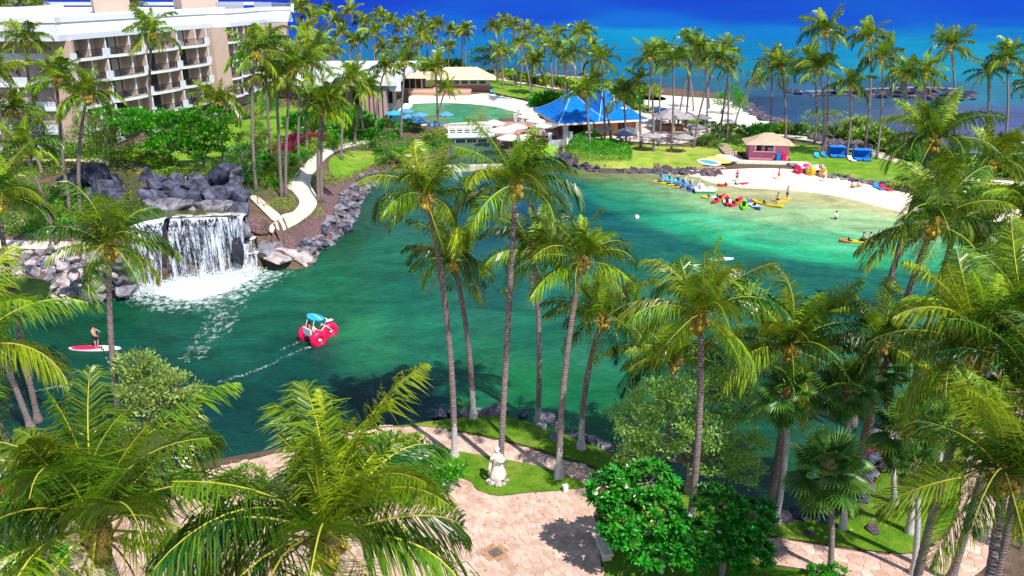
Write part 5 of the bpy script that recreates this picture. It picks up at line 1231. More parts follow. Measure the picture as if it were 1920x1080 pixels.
for (cs, ap) in (((c00, c10 + ex * .06, c11 + ex * .06, c01), ap1), ((c10 - ex * .06, d10, d11, c11 - ex * .06), ap2)):
    mb, rg = pyr(cs, ap); o = mb.build('roof', 'blue_tiles', rest)
    uvl = o.data.uv_layers.new(name='uv')
    for pl in o.data.polygons:
        n_ = pl.normal; tx = Vector((-n_.y, n_.x, 0)).normalized() if abs(n_.z) < .999 else Vector((1, 0, 0)); ty = n_.cross(tx)
        for li in pl.loop_indices:
            co = o.data.vertices[o.data.loops[li].vertex_index].co; uvl.data[li].uv = (co.dot(tx), co.dot(ty))
    for r_ in rg:
        m2 = MB(); m2.tube([p + Vector((0, 0, .05)) for p in r_], .09, 5); m2.build('ridge', 'tile_ridge', o)
def slabp(pts, z0, z1, nm, m_, par):
    mb = MB(); mb.prism([(p.x, p.y) for p in pts], z0, z1); return mb.build(nm, m_, par)
gr = .02
exn = ex.normalized(); eyn = ey.normalized()
slabp([A_ + exn * gr + eyn * gr, d10 - exn * gr + eyn * gr, d11 - exn * gr, c01 + exn * gr], 2.55, 2.88, 'eave_board', 'roof_edge', rest)
I0 = A_ + exn * 1.4 + eyn * 1.4
def rp(a, b): return I0 + exn * a + eyn * b
LX, LY = ex.length - 2.8, ey.length - 2.8
slabp([rp(LX * .38, .6), rp(LX, .6), rp(LX, LY), rp(LX * .38, LY)], 0, 2.5, 'wall', 'wood_orange', rest)
slabp([rp(LX * .16, LY * .5), rp(LX * .36, LY * .5), rp(LX * .36, LY * .55), rp(LX * .16, LY * .55)], 0, 2.5, 'back_wall', 'wood_red', rest)
for q in (.42, .49, .56, .64, .86, .93):
    slabp([rp(LX * q, .45), rp(LX * (q + .045), .45), rp(LX * (q + .045), .6), rp(LX * q, .6)], .1, 2.3, 'shutter', 'wood_red', rest)
for q in (.745, .80):
    slabp([rp(LX * q, .4), rp(LX * (q + .04), .4), rp(LX * (q + .04), .6), rp(LX * q, .6)], .9, 2.1, 'window', 'dark_interior', rest)
slabp([rp(LX * .1, LY * .3), rp(LX * .17, LY * .3), rp(LX * .17, LY * .4), rp(LX * .1, LY * .4)], 0, 1.9, 'counter', 'stucco_beige', rest)
slabp([rp(LX * .2, LY * .25), rp(LX * .34, LY * .25), rp(LX * .34, LY * .3), rp(LX * .2, LY * .3)], 0, 1.1, 'bar', 'dark_interior', rest)
for a, b in ((.3, 0), (LX * .36, .3), (0, LY * .5), (0, LY), (LX, LY), (LX, .2)):
    mb = MB(); p = rp(a, b); mb.box((p.x, p.y, 1.25), (.75, .75, 2.5)); mb.build('column', 'white_paint', rest)
vb = MB(); q = A_ + ex * .80 + ey * .22; vb.lathe([(.3, 0), (.35, .7), (.6, .75), (.6, .95), (.1, 1.15)], 10, (q.x, q.y, 3.4)); vb.build('roof_vent', 'white_paint', rest)
# white posts, walls and stairs round the restaurant
def posts_wall(label, pts, z0, ph=1.5, wall_h=0, name='white_railing', post=.5, nrail=2):
    P = [G(x, y) if z0 is None else Pz(x, y, z0) for x, y in pts]; t = thing(name, label, 'railing', P[0]); o = P[0]
    for p in P:
        mb = MB(); mb.box((p.x - o.x, p.y - o.y, p.z - o.z + ph / 2), (post, post, ph)); mb.box((p.x - o.x, p.y - o.y, p.z - o.z + ph + .06), (post + .12, post + .12, .12)); mb.build('post', 'white_paint', t)
    for a, b in zip(P, P[1:]):
        a, b = a - o, b - o; d = b - a; mb = MB()
        if wall_h:
            n_ = Vector((-d.y, d.x, 0)).normalized() * .12; mb.add([a - n_, b - n_, b + n_, a + n_, a - n_ + Vector((0, 0, wall_h)), b - n_ + Vector((0, 0, wall_h)), b + n_ + Vector((0, 0, wall_h)), a + n_ + Vector((0, 0, wall_h))], [(0, 1, 5, 4), (1, 2, 6, 5), (2, 3, 7, 6), (3, 0, 4, 7), (4, 5, 6, 7)])
            mb.build('wall_panel', 'white_paint', t)
        else:
            for q in range(nrail): mb.tube([a + Vector((0, 0, ph * (.9 - q * .35))), b + Vector((0, 0, ph * (.9 - q * .35)))], .05, 5)
            mb.build('rail', 'white_paint', t)
    return t
posts_wall('white posts with rails climbing beside the restaurant terrace', [(966, 228), (980, 236), (1008, 249), (1019, 256), (1031, 266)], 1.6, 1.4)
posts_wall('white wall with tall posts standing in the water below the blue roof', [(1031, 286), (1069, 283)], .0, 3.0, 2.0, name='white_water_wall', post=.6)
posts_wall('low white wall along the terrace front under the blue roof', [(1069, 266), (1100, 262), (1108, 262)], 1.0, 1.2, .95, name='terrace_wall', post=.35)
posts_wall('white rail between the terrace and the lagoon beach', [(972, 217), (1000, 230), (1010, 240)], 1.6, 1.1)
# white bridge over the channel
b0 = Pz(843, 258, 1.0); b1 = Pz(925, 256, 1.0)
br = thing('white_footbridge', 'white wooden footbridge with a panelled railing crossing the channel', 'bridge', b0); L = (b1 - b0).length; az = math.atan2((b1 - b0).y, (b1 - b0).x); br.rotation_euler = (0, 0, az)
mb = MB(); mb.box((L / 2, 1.3, .1), (L + 1, 3.0, .3)); mb.build('deck', 'white_paint', br)
for y in (0, 2.6):
    mb = MB(); mb.box((L / 2, y, 1.35), (L, .1, .12)); mb.box((L / 2, y, .55), (L, .1, .12)); mb.box((L / 2, y, .95), (L, .07, .06)); mb.build('rail', 'white_paint', br)
    for k in range(7):
        mb = MB(); mb.box((L * k / 6, y - .02, .8), (.14, .14, 1.3)); mb.build('baluster_post', 'white_paint', br)
for k in range(4):
    mb = MB(); mb.box((L * (k + .5) / 4, .1, -.6), (.18, .18, 1.3)); mb.build('pile', 'grey', br)
c0 = Pz(790, 241, .6); c1 = Pz(935, 235, .6)
cw = thing('white_sea_wall', 'low white wall dividing the lagoon from the channel', 'wall', c0); L = (c1 - c0).length
mb = MB(); mb.box((L / 2, 0, .1), (L, .8, 1.0)); mb.build('wall_body', 'concrete_path', cw); cw.rotation_euler = (0, 0, math.atan2((c1 - c0).y, (c1 - c0).x))
mb = MB(); mb.box((L / 2, 0, .66), (L, .95, .12)); mb.build('coping', 'white_paint', cw)
for k in range(28):
    mb = MB(); mb.box((L * (k + .5) / 28, -.42, .1), (.1, .06, .95)); mb.build('pilaster', 'white_paint', cw)
c0 = Pz(770, 316, .5); c1 = Pz(945, 312, .5)
wr = thing('weir', 'narrow pale concrete weir crossing the channel below the bridge', 'weir', c0, math.atan2((c1 - c0).y, (c1 - c0).x)); L = (c1 - c0).length
mb = MB(); mb.box((L / 2, 0, -.2), (L, 1.0, 1.0)); mb.build('body', 'concrete_path', wr)
# dark pier under the umbrella deck
mb = MB(); pr = thing('umbrella_deck', 'dark timber deck on white piles carrying the white umbrellas', 'deck', Pz(930, 262, 0))
mb.box((5.5, 3, 1.5), (11, 14, .3)); mb.build('deck', 'wood_deck', pr)
for k in range(6):
    mb = MB(); mb.box((.4 + (k % 2) * .0, -3.5 + k * 1.9, .7), (.35, .35, 1.6)); mb.build('pile', 'white_paint', pr)
# ------------------------------------------------------------------ pink beach hut
g = G(1404, 300); hut = thing('beach_hut', 'small pink rental hut with thatch hip roof and open counter on the sand', 'hut', g + Vector((0, 0, .1)), R(-8)); 
w_ = (Pz(1475, 305, 1).x - Pz(1405, 303, 1).x)
mb = MB(); wd = 5.7; dp_ = 4.0
mb.box((wd / 2, dp_ / 2, 1.2), (wd, dp_, 2.4)); mb.build('wall', 'hut_pink', hut)
mb = MB(); hip(mb, (wd / 2, dp_ / 2, 0), wd + 1.5, dp_ + 1.5, 2.3, 1.45, 1.4, flare=.2, n=3); mb.build('roof', 'thatch_tan', hut)
mb = MB(); mb.box((2.1, -.03, 1.75), (3.0, .12, .85)); mb.build('service_opening', 'dark_interior', hut)
mb = MB(); mb.box((2.1, -.2, 1.28), (3.4, .5, .1)); mb.build('counter', 'hut_pink', hut)
for x in (.75, 3.5):
    mb = MB(); mb.box((x, -.12, 1.8), (.28, .1, .85)); mb.build('shutter', 'white_paint', hut)
mb = MB(); mb.box((1.9, -.12, 1.7), (.5, .1, .7)); mb.box((2.9, -.12, 1.65), (.7, .1, .5)); mb.build('display_board', 'grey', hut)
for x, m_, l in ((4.2, 'blue', 'blue plastic bin standing against the pink hut'), (4.95, 'crimson', 'red plastic bin standing against the pink hut')):
    mb = MB(); mb.prism([(-.3, -.3), (.3, -.3), (.3, .3), (-.3, .3)], 0, .95); o = thing('bin', l, 'bin', hut.matrix_basis @ Vector((0, 0, 0)))
    mw = Matrix.Rotation(R(-8), 4, 'Z'); o.location = Vector(hut.location) + mw @ Vector((x, -.45, 0)); o.rotation_euler = (0, 0, R(-8)); mb.build('body', m_, o)
    mb = MB(); mb.box((0, 0, 1.0), (.66, .66, .1)); mb.build('lid', m_, o)
g2 = G(1395, 304); hp = thing('hut_step', 'long low concrete step in front of the pink hut', 'step', g2, R(-8)); mb = MB(); mb.box((3.9, -.2, .12), (10.5, 1.1, .3)); mb.build('tread', 'concrete_path', hp); mb = MB(); mb.box((3.9, -1.0, .0), (10.2, .6, .2)); mb.build('tread', 'concrete_path', hp)
# wooden stairs down to the beach
st = thing('beach_stairs', 'flight of pale timber steps going down from the lawn to the beach', 'stairs', G(1352, 276)); s0, s1 = G(1352, 276), G(1383, 300)
for k in range(11):
    p = s0.lerp(s1, k / 10) - s0; mb = MB(); mb.box((p.x, p.y, .55 - k * .06), (2.0, .5, .12), R(-25)); mb.build('step', 'wood_pale', st)
mb = MB(); a = Vector((1.2, 0, 1.4)); b = (s1 - s0) + Vector((1.2, 0, .9)); mb.tube([a, b], .035, 4); 
for k in range(5): q = a.lerp(b, k / 4); mb.tube([q, q - Vector((0, 0, 1))], .03, 4)
mb.build('handrail', 'black_metal', st)
# ------------------------------------------------------------------ people
def skin_obj(name, V_, E_, rad, mname, parent, sub=1):
    me = bpy.data.meshes.new(name); me.from_pydata(V_, E_, []); me.materials.append(M[mname]); o = link(bpy.data.objects.new(name, me), parent)
    md = o.modifiers.new('skin', 'SKIN'); md.use_smooth_shade = True
    for i, r_ in enumerate(rad): me.skin_vertices[0].data[i].radius = (r_, r_)
    me.skin_vertices[0].data[0].use_root = True
    sb_ = o.modifiers.new('sub', 'SUBSURF'); sb_.levels = sub; sb_.render_levels = sub
    return o
def person(label, loc, rz=0, pose='stand', shirt=None, shorts='navy', skin='skin', hair='hair', s=1.0, hat=None, group=None):
    t = thing('person', label, 'person', loc, rz, group); t.scale = (s, s, s)
    z = .93; P = dict(pel=(0, 0, z), bel=(0, 0, z + .18), che=(0, 0, z + .38), nec=(0, 0, z + .54), hd=(0, -.03, z + .66), top=(0, -.01, z + .78))
    A = {1: [(.19, 0, z + .47), (.26, .0, z + .2), (.25, -.08, z - .03)], -1: [(-.19, 0, z + .47), (-.26, 0, z + .2), (-.25, -.08, z - .03)]}
    Lg = {1: [(.1, 0, z - .04), (.12, -.02, .48), (.12, 0, .07), (.12, -.16, .03)], -1: [(-.1, 0, z - .04), (-.12, -.02, .48), (-.12, 0, .07), (-.12, -.16, .03)]}
    if pose == 'walk':
        Lg[1] = [(.1, 0, z - .04), (.12, -.2, .52), (.12, -.28, .08), (.12, -.43, .05)]; Lg[-1] = [(-.1, 0, z - .04), (-.12, .08, .48), (-.12, .32, .12), (-.12, .2, .03)]
        A[1] = [(.19, 0, z + .47), (.26, .12, z + .22), (.25, .1, z)]; A[-1] = [(-.19, 0, z + .47), (-.26, -.08, z + .22), (-.25, -.25, z + .05)]
    if pose == 'paddle':
        A[1] = [(.19, 0, z + .47), (.30, -.18, z + .28), (.16, -.38, z + .3)]; A[-1] = [(-.19, 0, z + .47), (-.24, -.16, z + .2), (-.05, -.36, z + .02)]
        Lg[1][1] = (.15, -.1, .5); Lg[-1][1] = (-.15, -.1, .5)
    if pose == 'sit':
        dz = .18 - z; P = {k: (v[0], v[1] + .02, v[2] + dz) for k, v in P.items()}
        for q in (1, -1):
            A[q] = [(q * .19, 0, .65), (q * .28, -.15, .42), (q * .2, -.36, .42)]
            Lg[q] = [(q * .1, -.03, .16), (q * .16, -.42, .36), (q * .14, -.75, .1), (q * .14, -.86, .18)]
    if pose == 'chair':
        dz = .52 - z; P = {k: (v[0], v[1], v[2] + dz) for k, v in P.items()}
        for q in (1, -1):
            A[q] = [(q * .19, 0, .99), (q * .27, -.1, .74), (q * .2, -.34, .78)]
            Lg[q] = [(q * .1, -.05, .5), (q * .12, -.45, .5), (q * .12, -.45, .07), (q * .12, -.6, .03)]
    if pose == 'swim':
        A[1] = [(.19, 0, z + .47), (.42, -.1, z + .35), (.4, -.35, z + .25)]; A[-1] = [(-.19, 0, z + .47), (-.45, -.05, z + .35), (-.5, -.3, z + .25)]
    V_ = [P[k] for k in ('pel', 'bel', 'che', 'nec', 'hd', 'top')]; E_ = [(i, i + 1) for i in range(5)]; rad = [.135, .12, .14, .055, .10, .07]
    for q in (1, -1):
        i = len(V_); V_ += A[q]; rad += [.058, .042, .034]; E_ += [(2, i), (i, i + 1), (i + 1, i + 2)]
        i = len(V_); V_ += Lg[q]; rad += [.09, .062, .042, .035]; E_ += [(0, i), (i, i + 1), (i + 1, i + 2), (i + 2, i + 3)]
        h_ = Vector(A[q][2]); d = (h_ - Vector(A[q][1])).normalized()
    skin_obj('body', V_, E_, rad, skin, t)
    hm = MB()
    for q in (1, -1):
        h_ = Vector(A[q][2]); d = (h_ - Vector(A[q][1])).normalized(); sd_ = Vector((0, 1, 0))
        for k, l in enumerate((.075, .085, .08, .06)):
            o_ = h_ + sd_ * (k - 1.5) * .019; hm.tube([o_, o_ + d * (.05 + l * .5), o_ + d * (.05 + l) + Vector((0, -.015, 0))], [.010, .009, .006], 4)
        hm.tube([h_, h_ + sd_ * -.05 + d * .04], [.012, .008], 4)
    hm.build('fingers', skin, t)
    hb = MB(); c = Vector(P['hd']).lerp(Vector(P['top']), .5)
    hb.ball((c.x, c.y + .02, c.z + .02), (.105, .115, .115), 7); hb.build('hair' if not hat else 'hat', hat or hair, t)
    if hat: h2 = MB(); h2.lathe([(.18, 0), (.18, .01)], 10, (c.x, c.y, c.z + .03)); h2.build('hat_brim', hat, t)
    fc = MB(); hd = Vector(P['hd'])
    for q in (1, -1): fc.ball((hd.x + q * .035, hd.y - .095, hd.z + .02), .012, 3, 1)
    fc.ball((hd.x, hd.y - .11, hd.z - .01), (.014, .02, .02), 4); fc.box((hd.x, hd.y - .098, hd.z - .05), (.05, .012, .01), 0, 2); fc.build('face', [skin, 'black', 'crimson'], t)
    if shirt:
        V_ = [P['bel'], P['che'], (P['nec'][0], P['nec'][1], P['nec'][2] - .04)]; rad = [.15, .165, .075]; E_ = [(0, 1), (1, 2)]
        V_.insert(0, tuple(Vector(P['pel']) + Vector((0, 0, .05)))); rad.insert(0, .15); E_.append((2, 3))
        for q in (1, -1):
            i = len(V_); a, b = Vector(A[q][0]), Vector(A[q][1]); V_ += [tuple(a), tuple(a.lerp(b, .75))]; rad += [.075, .062]; E_ += [(2, i), (i, i + 1)]
        skin_obj('shirt', V_, E_, rad, shirt, t)
    V_ = [tuple(Vector(P['pel']) + Vector((0, 0, .06)))]; rad = [.15]; E_ = []
    for q in (1, -1):
        i = len(V_); a, b = Vector(Lg[q][0]), Vector(Lg[q][1]); V_ += [tuple(a), tuple(a.lerp(b, .85))]; rad += [.105, .085]; E_ += [(0, i), (i, i + 1)]
    skin_obj('shorts', V_, E_, rad, shorts, t)
    return t
WT = Vector((0, 0, 0))
# ------------------------------------------------------------------ boats and boards
def hull(L, W_, Hh, cols, seats=2, name='kayak', pad=None):
    mb = MB(); n = 18; m_ = 8; vs = []; mi = []
    for i in range(n + 1):
        q = i / n; x = (q - .5) * L; w_ = W_ * .5 * (sin(pi * q) ** .62) + .015; up = .10 * abs(2 * q - 1) ** 3 * (L / 4)
        for j in range(m_):
            a = 2 * pi * j / m_; y = cos(a) * w_; z = sin(a) * Hh * .5; z = z * (.55 if z > 0 else 1)
            if z > 0 and .2 < q < .82 and abs(y) < w_ * .8: z *= -.35
            vs.append((x, y, z + Hh * .35 + up))
    fs = [(i * m_ + j, (i + 1) * m_ + j, (i + 1) * m_ + (j + 1) % m_, i * m_ + (j + 1) % m_) for i in range(n) for j in range(m_)]
    mb.add(vs, fs, 0, True)
    for k, f in enumerate(mb.f):
        q = (k // m_ + .5) / n; mb.m[k] = 0 if (q < .28 or q > .72) else 1
    mb.add([], []); mb.f += [tuple(range(m_)), tuple(range(n * m_ + m_ - 1, n * m_ - 1, -1))]; mb.m += [0, 0]; mb.sm += [False, False]
    return mb.mesh('hull', list(cols))
def seat_mesh():
    mb = MB(); mb.box((0, 0, .06), (.42, .40, .06)); mb.box((-.2, 0, .22), (.06, .40, .34)); return mb.mesh('seat', 'black')
SEAT = seat_mesh()
def kayak(px, py, ang, cols, label, L=3.5, seats=2, z=.0, group='kayaks moored off the lake beach', W_=1.0):
    p = Pz(px, py, 0); t = thing('kayak', label, 'kayak', p, R(ang), group)
    t.location.z = max(z, hz(p.x, p.y) + .02)
    inst('hull', hull(L, W_, .5, cols), t)
    for k in range(seats): inst('seat', SEAT, t, ((-.75 + k * 1.25) * L / 4 if seats > 1 else -.2, 0, .10))
    pa = MB(); pa.tube([(-.9, .12, .30), (.9, .18, .32)], .018, 5); pa.box((-1.05, .11, .30), (.36, .16, .02)); pa.box((1.05, .19, .32), (.36, .16, .02)); pa.build('paddle', 'black_metal', t) if L > 4.5 else None
    return t
kayak(1374, 348, 12, ('red', 'white'), 'long red kayak with white middle drawn up where the sand meets the water', 4.6, 2)
kayak(1341, 371, 8, ('yellow', 'white'), 'yellow kayak with white deck, leftmost of the loose row', 3.8)
kayak(1348, 375, 58, ('crimson', 'orange'), 'crimson and orange kayak lying over the yellow one', 5.0)
kayak(1363, 379, 76, ('red', 'white'), 'red orange kayak with white seats between two crimson ones', 4.8)
kayak(1380, 381, 60, ('crimson', 'orange'), 'crimson kayak with orange middle beside the lime green one', 5.0)
kayak(1395, 386, 72, ('lime', 'lime'), 'lime green kayak with dark seats', 4.8)
kayak(1412, 386, 95, ('violet', 'white'), 'violet kayak pointing at the camera beside the lime one', 4.6, 1)
kayak(1437, 384, -50, ('yellow', 'yellow'), 'yellow kayak at the right end of the loose row', 4.6, 1)
tk = kayak(1608, 454, -2, ('orange', 'yellow'), 'orange and yellow kayak with two paddlers in open water', 4.0, 2, group='boats out on the water')
p = tk.location
person('paddler sitting in front on the orange kayak', (p.x + .55, p.y, .12), R(90), 'sit', None, 'navy'); person('paddler sitting behind on the orange kayak in a pale top', (p.x + 1.3, p.y, .12), R(90), 'sit', 'white', 'navy')
def board(px, py, ang, cols, label, L=3.3, W_=.8, z=.03, name='paddleboard'):
    p = Pz(px, py, 0); t = thing(name, label, 'paddleboard', p, R(ang), 'paddleboards'); t.location.z = z; mb = MB(); n = 20
    ol = [((q / n - .5) * L, W_ / 2 * max(0, sin(pi * q / n)) ** .55) for q in range(n + 1)]; pl = ol + [(x, -y) for x, y in ol[-2:0:-1]]
    mb.prism(pl, 0, .11); mb.build('deck', cols[0], t); mb = MB()
    pl2 = [(x * .62 - L * .15, y * .9) for x, y in pl]; mb.prism(pl2, .11, .118); mb.build('deck_pad', cols[1], t)
    mb = MB(); mb.box((-L * .42, 0, -.1), (.2, .02, .2)); mb.build('fin', 'black', t)
    return t
bd = board(178, 655, 0, ('white', 'crimson'), 'red and white paddleboard under a standing man on the dark green water', 3.9, .85)
p = bd.location
person('bare chested man in dark shorts standing on the red and white paddleboard', (p.x + .15, p.y, .14), R(75), 'paddle', None, 'navy', 'skin', s=1.02)
mb = MB(); mb.tube([(.52, -.25, 1.35), (.62, -.35, .1)], .02, 5); mb.box((.64, -.36, -.12), (.2, .03, .42)); pd_ = thing('paddle', 'dark paddle held by the man on the red board', 'paddle', (p.x + .12, p.y, .14)); mb.build('shaft', 'black', pd_)
bd = board(1470, 377, 45, ('yellow', 'yellow'), 'yellow paddleboard with a kneeling and a standing rider', 3.6, .8); p = bd.location
person('rider kneeling on the front of the yellow paddleboard', (p.x - .9, p.y - .25, .14), R(-80), 'sit', None, 'black'); person('rider standing bent over the yellow paddleboard in dark shorts', (p.x + .4, p.y + .1, .14), R(-80), 'paddle', None, 'navy')
board(1352, 487, 6, ('white', 'sky'), 'lone white and blue paddleboard drifting in the dark water band', 2.6, .7)
board(1768, 556, 10, ('sky', 'blue'), 'blue paddleboard glimpsed between the palm crowns on the right', 3, .8)
g = Pz(1567, 411, 0); person('man standing waist deep in the shallow green water', (g.x, g.y, -.75), R(40), 'swim', 'white', 'navy')
mb = MB(); mb.ball((0, 0, .12), (.28, .28, .3), 8); b_ = thing('buoy', 'small white and orange buoy afloat in the open lake', 'buoy', Pz(1194, 409, 0)); mb.build('float', 'white', b_); mb = MB(); mb.ball((0, 0, -.02), (.3, .3, .14), 8); mb.build('float_band', 'orange', b_)
# hydrobikes
def hydro(px, py, ang, c1, c2, label):
    p = Pz(px, py, 0); t = thing('pedal_boat', label, 'pedal boat', p, R(ang), 'pedal boats moored off the beach'); me = hull(3.2, .42, .34, (c1, c1))
    for y in (-.6, .6): inst('pontoon', me, t, (0, y, 0))
    mb = MB(); mb.tube([(-.8, -.6, .3), (-.8, .6, .3)], .05, 5); mb.tube([(.7, -.6, .3), (.7, .6, .3)], .05, 5); mb.tube([(-.9, 0, .35), (.3, 0, .35), (.75, 0, 1.15)], .05, 5); mb.tube([(.75, -.3, 1.2), (.75, .3, 1.2)], .03, 5); mb.build('frame', 'white', t)
    mb = MB(); mb.box((-.2, 0, .40), (1.5, .95, .08)); mb.build('platform', c2, t)
    mb = MB(); mb.ball((-.6, 0, .85), (.30, .34, .12), 6); mb.box((-.85, 0, 1.1), (.1, .5, .42)); mb.build('seat', c2, t)
    return t
hydro(1247, 341, 32, 'yellow', 'sky', 'yellow pontoon pedal boat with blue seat, leftmost and farthest of three'); hydro(1263, 345, 32, 'yellow', 'sky', 'yellow pontoon pedal boat with blue seat, middle of three'); hydro(1279, 348, 32, 'yellow', 'blue', 'yellow pontoon pedal boat with blue seat, nearest of three')
hydro(1290, 353, 25, 'grey', 'blue', 'grey pedal boat beside the yellow ones'); hydro(1303, 356, 25, 'violet', 'grey', 'violet grey pedal boat next to the white boat')
p = Pz(1321, 361, 0); t = thing('pedal_boat', 'white and green pedal boat at the end of the moored pedal boats', 'pedal boat', p, R(-4), 'pedal boats moored off the beach')
mb = MB(); mb.prism([(-1.3, -.8), (1.1, -.8), (1.5, 0), (1.1, .8), (-1.3, .8)], 0, .32); mb.build('hull', 'green', t); mb = MB(); mb.prism([(-1.35, -.85), (1.15, -.85), (1.55, 0), (1.15, .85), (-1.35, .85)], .32, .55); mb.box((-.4, -.4, .8), (.5, .6, .5)); mb.box((-.4, .4, .8), (.5, .6, .5)); mb.box((.8, 0, .65), (.5, 1.0, .2)); mb.build('deck', 'white', t)
# water trikes
def wheel_mesh(c, r_=.80, w_=.62):
    mb = MB(); pr = [(.16, -w_ * .32), (r_ * .55, -w_ * .5), (r_ * .9, -w_ * .42), (r_, 0), (r_ * .9, w_ * .42), (r_ * .55, w_ * .5), (.16, w_ * .32)]
    vs = []; n = 22
    for a_, z in pr:
        for k in range(n): vs.append((a_ * cos(2 * pi * k / n) * (1 + (.035 if k % 2 and a_ > .4 else 0)), z, a_ * sin(2 * pi * k / n) * (1 + (.035 if k % 2 and a_ > .4 else 0))))
    mb.add(vs, [(i * n + k, i * n + (k + 1) % n, (i + 1) * n + (k + 1) % n, (i + 1) * n + k) for i in range(6) for k in range(n)] + [tuple(range(n)), tuple(range(7 * n - 1, 6 * n - 1, -1))], 0, True)
    return mb.mesh('wheel', c)
def trike(loc, ang, cs, label, canopy=None, sink=.28, s=1):
    t = thing('water_trike', label, 'water trike', loc, R(ang)); t.scale = (s, s, s); zc = .72 - sink
    for k, (x, y) in enumerate(((1.15, 0), (-.6, .92), (-.6, -.92))):
        w_ = inst('wheel', wheel_mesh(cs[k]), t, (x, y, zc)); mb = MB(); mb.tube([(0, -.3, 0), (0, .3, 0)], .14, 8); mb.build('hub', 'white', w_)
    mb = MB()
    for y in (-.35, .35): mb.tube([(-1.1, y, zc + .1), (-.2, y, zc + .15), (.6, y * .6, zc + .75), (1.3, y * 1.0, zc + .05)], .05, 6)
    mb.tube([(-.75, -.95, zc), (-.75, .95, zc)], .05, 6); mb.tube([(.7, 0, zc + .8), (1.0, 0, zc + 1.15), (.8, 0, zc + 1.3)], .05, 6); mb.tube([(.8, -.35, zc + 1.25), (.8, .35, zc + 1.25)], .03, 5); mb.build('frame', 'white', t)
    for q_, a_, b_ in (('seat', (-.7, 0, zc + .25), (.7, 1.15, .14)), ('backrest', (-1.05, 0, zc + .6), (.12, 1.15, .6)), ('wheel_guard', (1.15, 0, zc + .98), (.7, .34, .05))): mb = MB(); mb.box(a_, b_); mb.build(q_, 'white', t)
    if canopy:
        mb = MB(); n = 14; P = []
        for i in range(n + 1):
            q = i / n; P.append([((q - .5) * 1.75, y, zc + 1.68 + .12 * sin(pi * q) - .25 * y * y) for y in (-.62 * sin(pi * max(.04, min(.96, q))) ** .5, 0, .62 * sin(pi * max(.04, min(.96, q))) ** .5)])
        vs = [(-.15 + a[0] * .3 + 0, a[1], a[2]) for r_ in P for a in r_]; vs = [(-.15 + a[0] * .62, a[1] * 1.75, a[2]) for r_ in P for a in r_]
        k0 = len(vs); vs += [(x, y, z - .05) for x, y, z in vs]
        fs = [(i * 3 + j, i * 3 + j + 1, i * 3 + j + 4, i * 3 + j + 3) for i in range(n) for j in (0, 1)]; fs += [tuple(q + k0 for q in f[::-1]) for f in fs]
        mb.add(vs, fs, 0, True); mb.build('canopy', canopy, t); mb = MB()
        mb.tube([(-1.05, -.5, zc + .3), (-.6, -.5, zc + 1.63)], .025, 5); mb.tube([(-1.05, .5, zc + .3), (-.6, .5, zc + 1.63)], .025, 5); mb.tube([(.5, .25, zc + .5), (.3, .3, zc + 1.68)], .025, 5); mb.build('canopy_posts', 'white', t)
        mb = MB(); mb.tube([(-.15, -.95, zc + 1.72), (-.15, 0, zc + 1.84), (-.15, .95, zc + 1.72)], .04, 4); mb.build('canopy_stripe', 'white', t)
    return t
tp_ = Pz(598, 636, 0); tr1 = trike(tp_, 46, ('crimson', 'crimson', 'crimson'), 'red water trike with blue canopy and two riders crossing the lake', 'sky', s=.88)
mw = Matrix.Rotation(R(46), 4, 'Z')
for y, c_ in ((-.28, 'white'), (.28, None)):
    q = tp_ + mw @ Vector((-.52, y, .58)); person('rider in the %s seat of the red water trike' % ('near' if y < 0 else 'far'), q, R(46 + 90), 'sit', c_, 'navy', s=.95)
trike(Pz(12, 925, .2), 60, ('orange', 'orange', 'crimson'), 'orange water trike half hidden by palm fronds at the left edge', None, s=1.15)
g1 = G(1508, 327); trike(g1 + Vector((0, 0, .02)), -60, ('yellow', 'magenta', 'crimson'), 'water trike with yellow and magenta wheels parked on the sand, the left one', None, 0, s=.85)
g1 = G(1534, 330); trike(g1 + Vector((0, 0, .02)), -75, ('yellow', 'magenta', 'yellow'), 'water trike with yellow wheels parked on the sand beside a man in white', None, 0, s=.85)
for (x, y, rz, pose, sh, so, l, kw) in [(1381, 342, 175, 'stand', 'magenta', 'navy', 'man in magenta shirt and dark shorts standing behind the red and white kayak', {}), (1459, 338, 60, 'walk', 'greenblue', 'crimson', 'person in teal shirt and red shorts walking on the lake beach', {}),
                                (1543, 342, -60, 'walk', 'white', 'blue', 'man in white shirt and blue shorts walking past the parked trikes', {}), (97, 466, 160, 'stand', 'white', 'white', 'person in white clothes standing on the path left of the waterfall', {'hat': 'white'}),
                                (139, 463, 0, 'stand', 'pink', 'pink', 'small child in pink on the path left of the waterfall', {'s': .62}), (834, 226, 0, 'stand', 'black', 'black', 'dark dressed person under the rightmost blue umbrella', {}),
                                (1378, 301, 40, 'stand', 'tan', 'grey', 'person beside the timber beach stairs near the pink hut', {}), (962, 153, 60, 'walk', 'white', 'blue', 'person in white walking on the seaside path by the palms', {}), (968, 168, 0, 'stand', 'black', 'navy', 'person in black standing on the seaside lawn', {}),
                                (952, 165, 0, 'stand', 'green', 'black', 'person in green standing on the seaside lawn under the palms', {}), (937, 148, 0, 'walk', 'pink', 'white', 'person in pale pink walking on the seaside path', {}),
                                (350, 872, 200, 'stand', 'white', 'grey', 'person in white at the near bank seen through the palm fronds', {}), (365, 878, 200, 'stand', 'tan', 'crimson', 'person with red shorts at the near bank seen through the palm fronds', {}),
                                (786, 228, 30, 'chair', 'navy', 'navy', 'person seated under the front blue umbrella', {}), (1607, 352, 70, 'sit', None, 'crimson', 'sunbather sitting on the sand beside the drooping palm', {}), (1596, 354, 90, 'sit', None, 'black', 'second sunbather sitting on the sand nearer the water', {})]:
    person(l, G(x, y), R(rz), pose, sh, so, **kw)
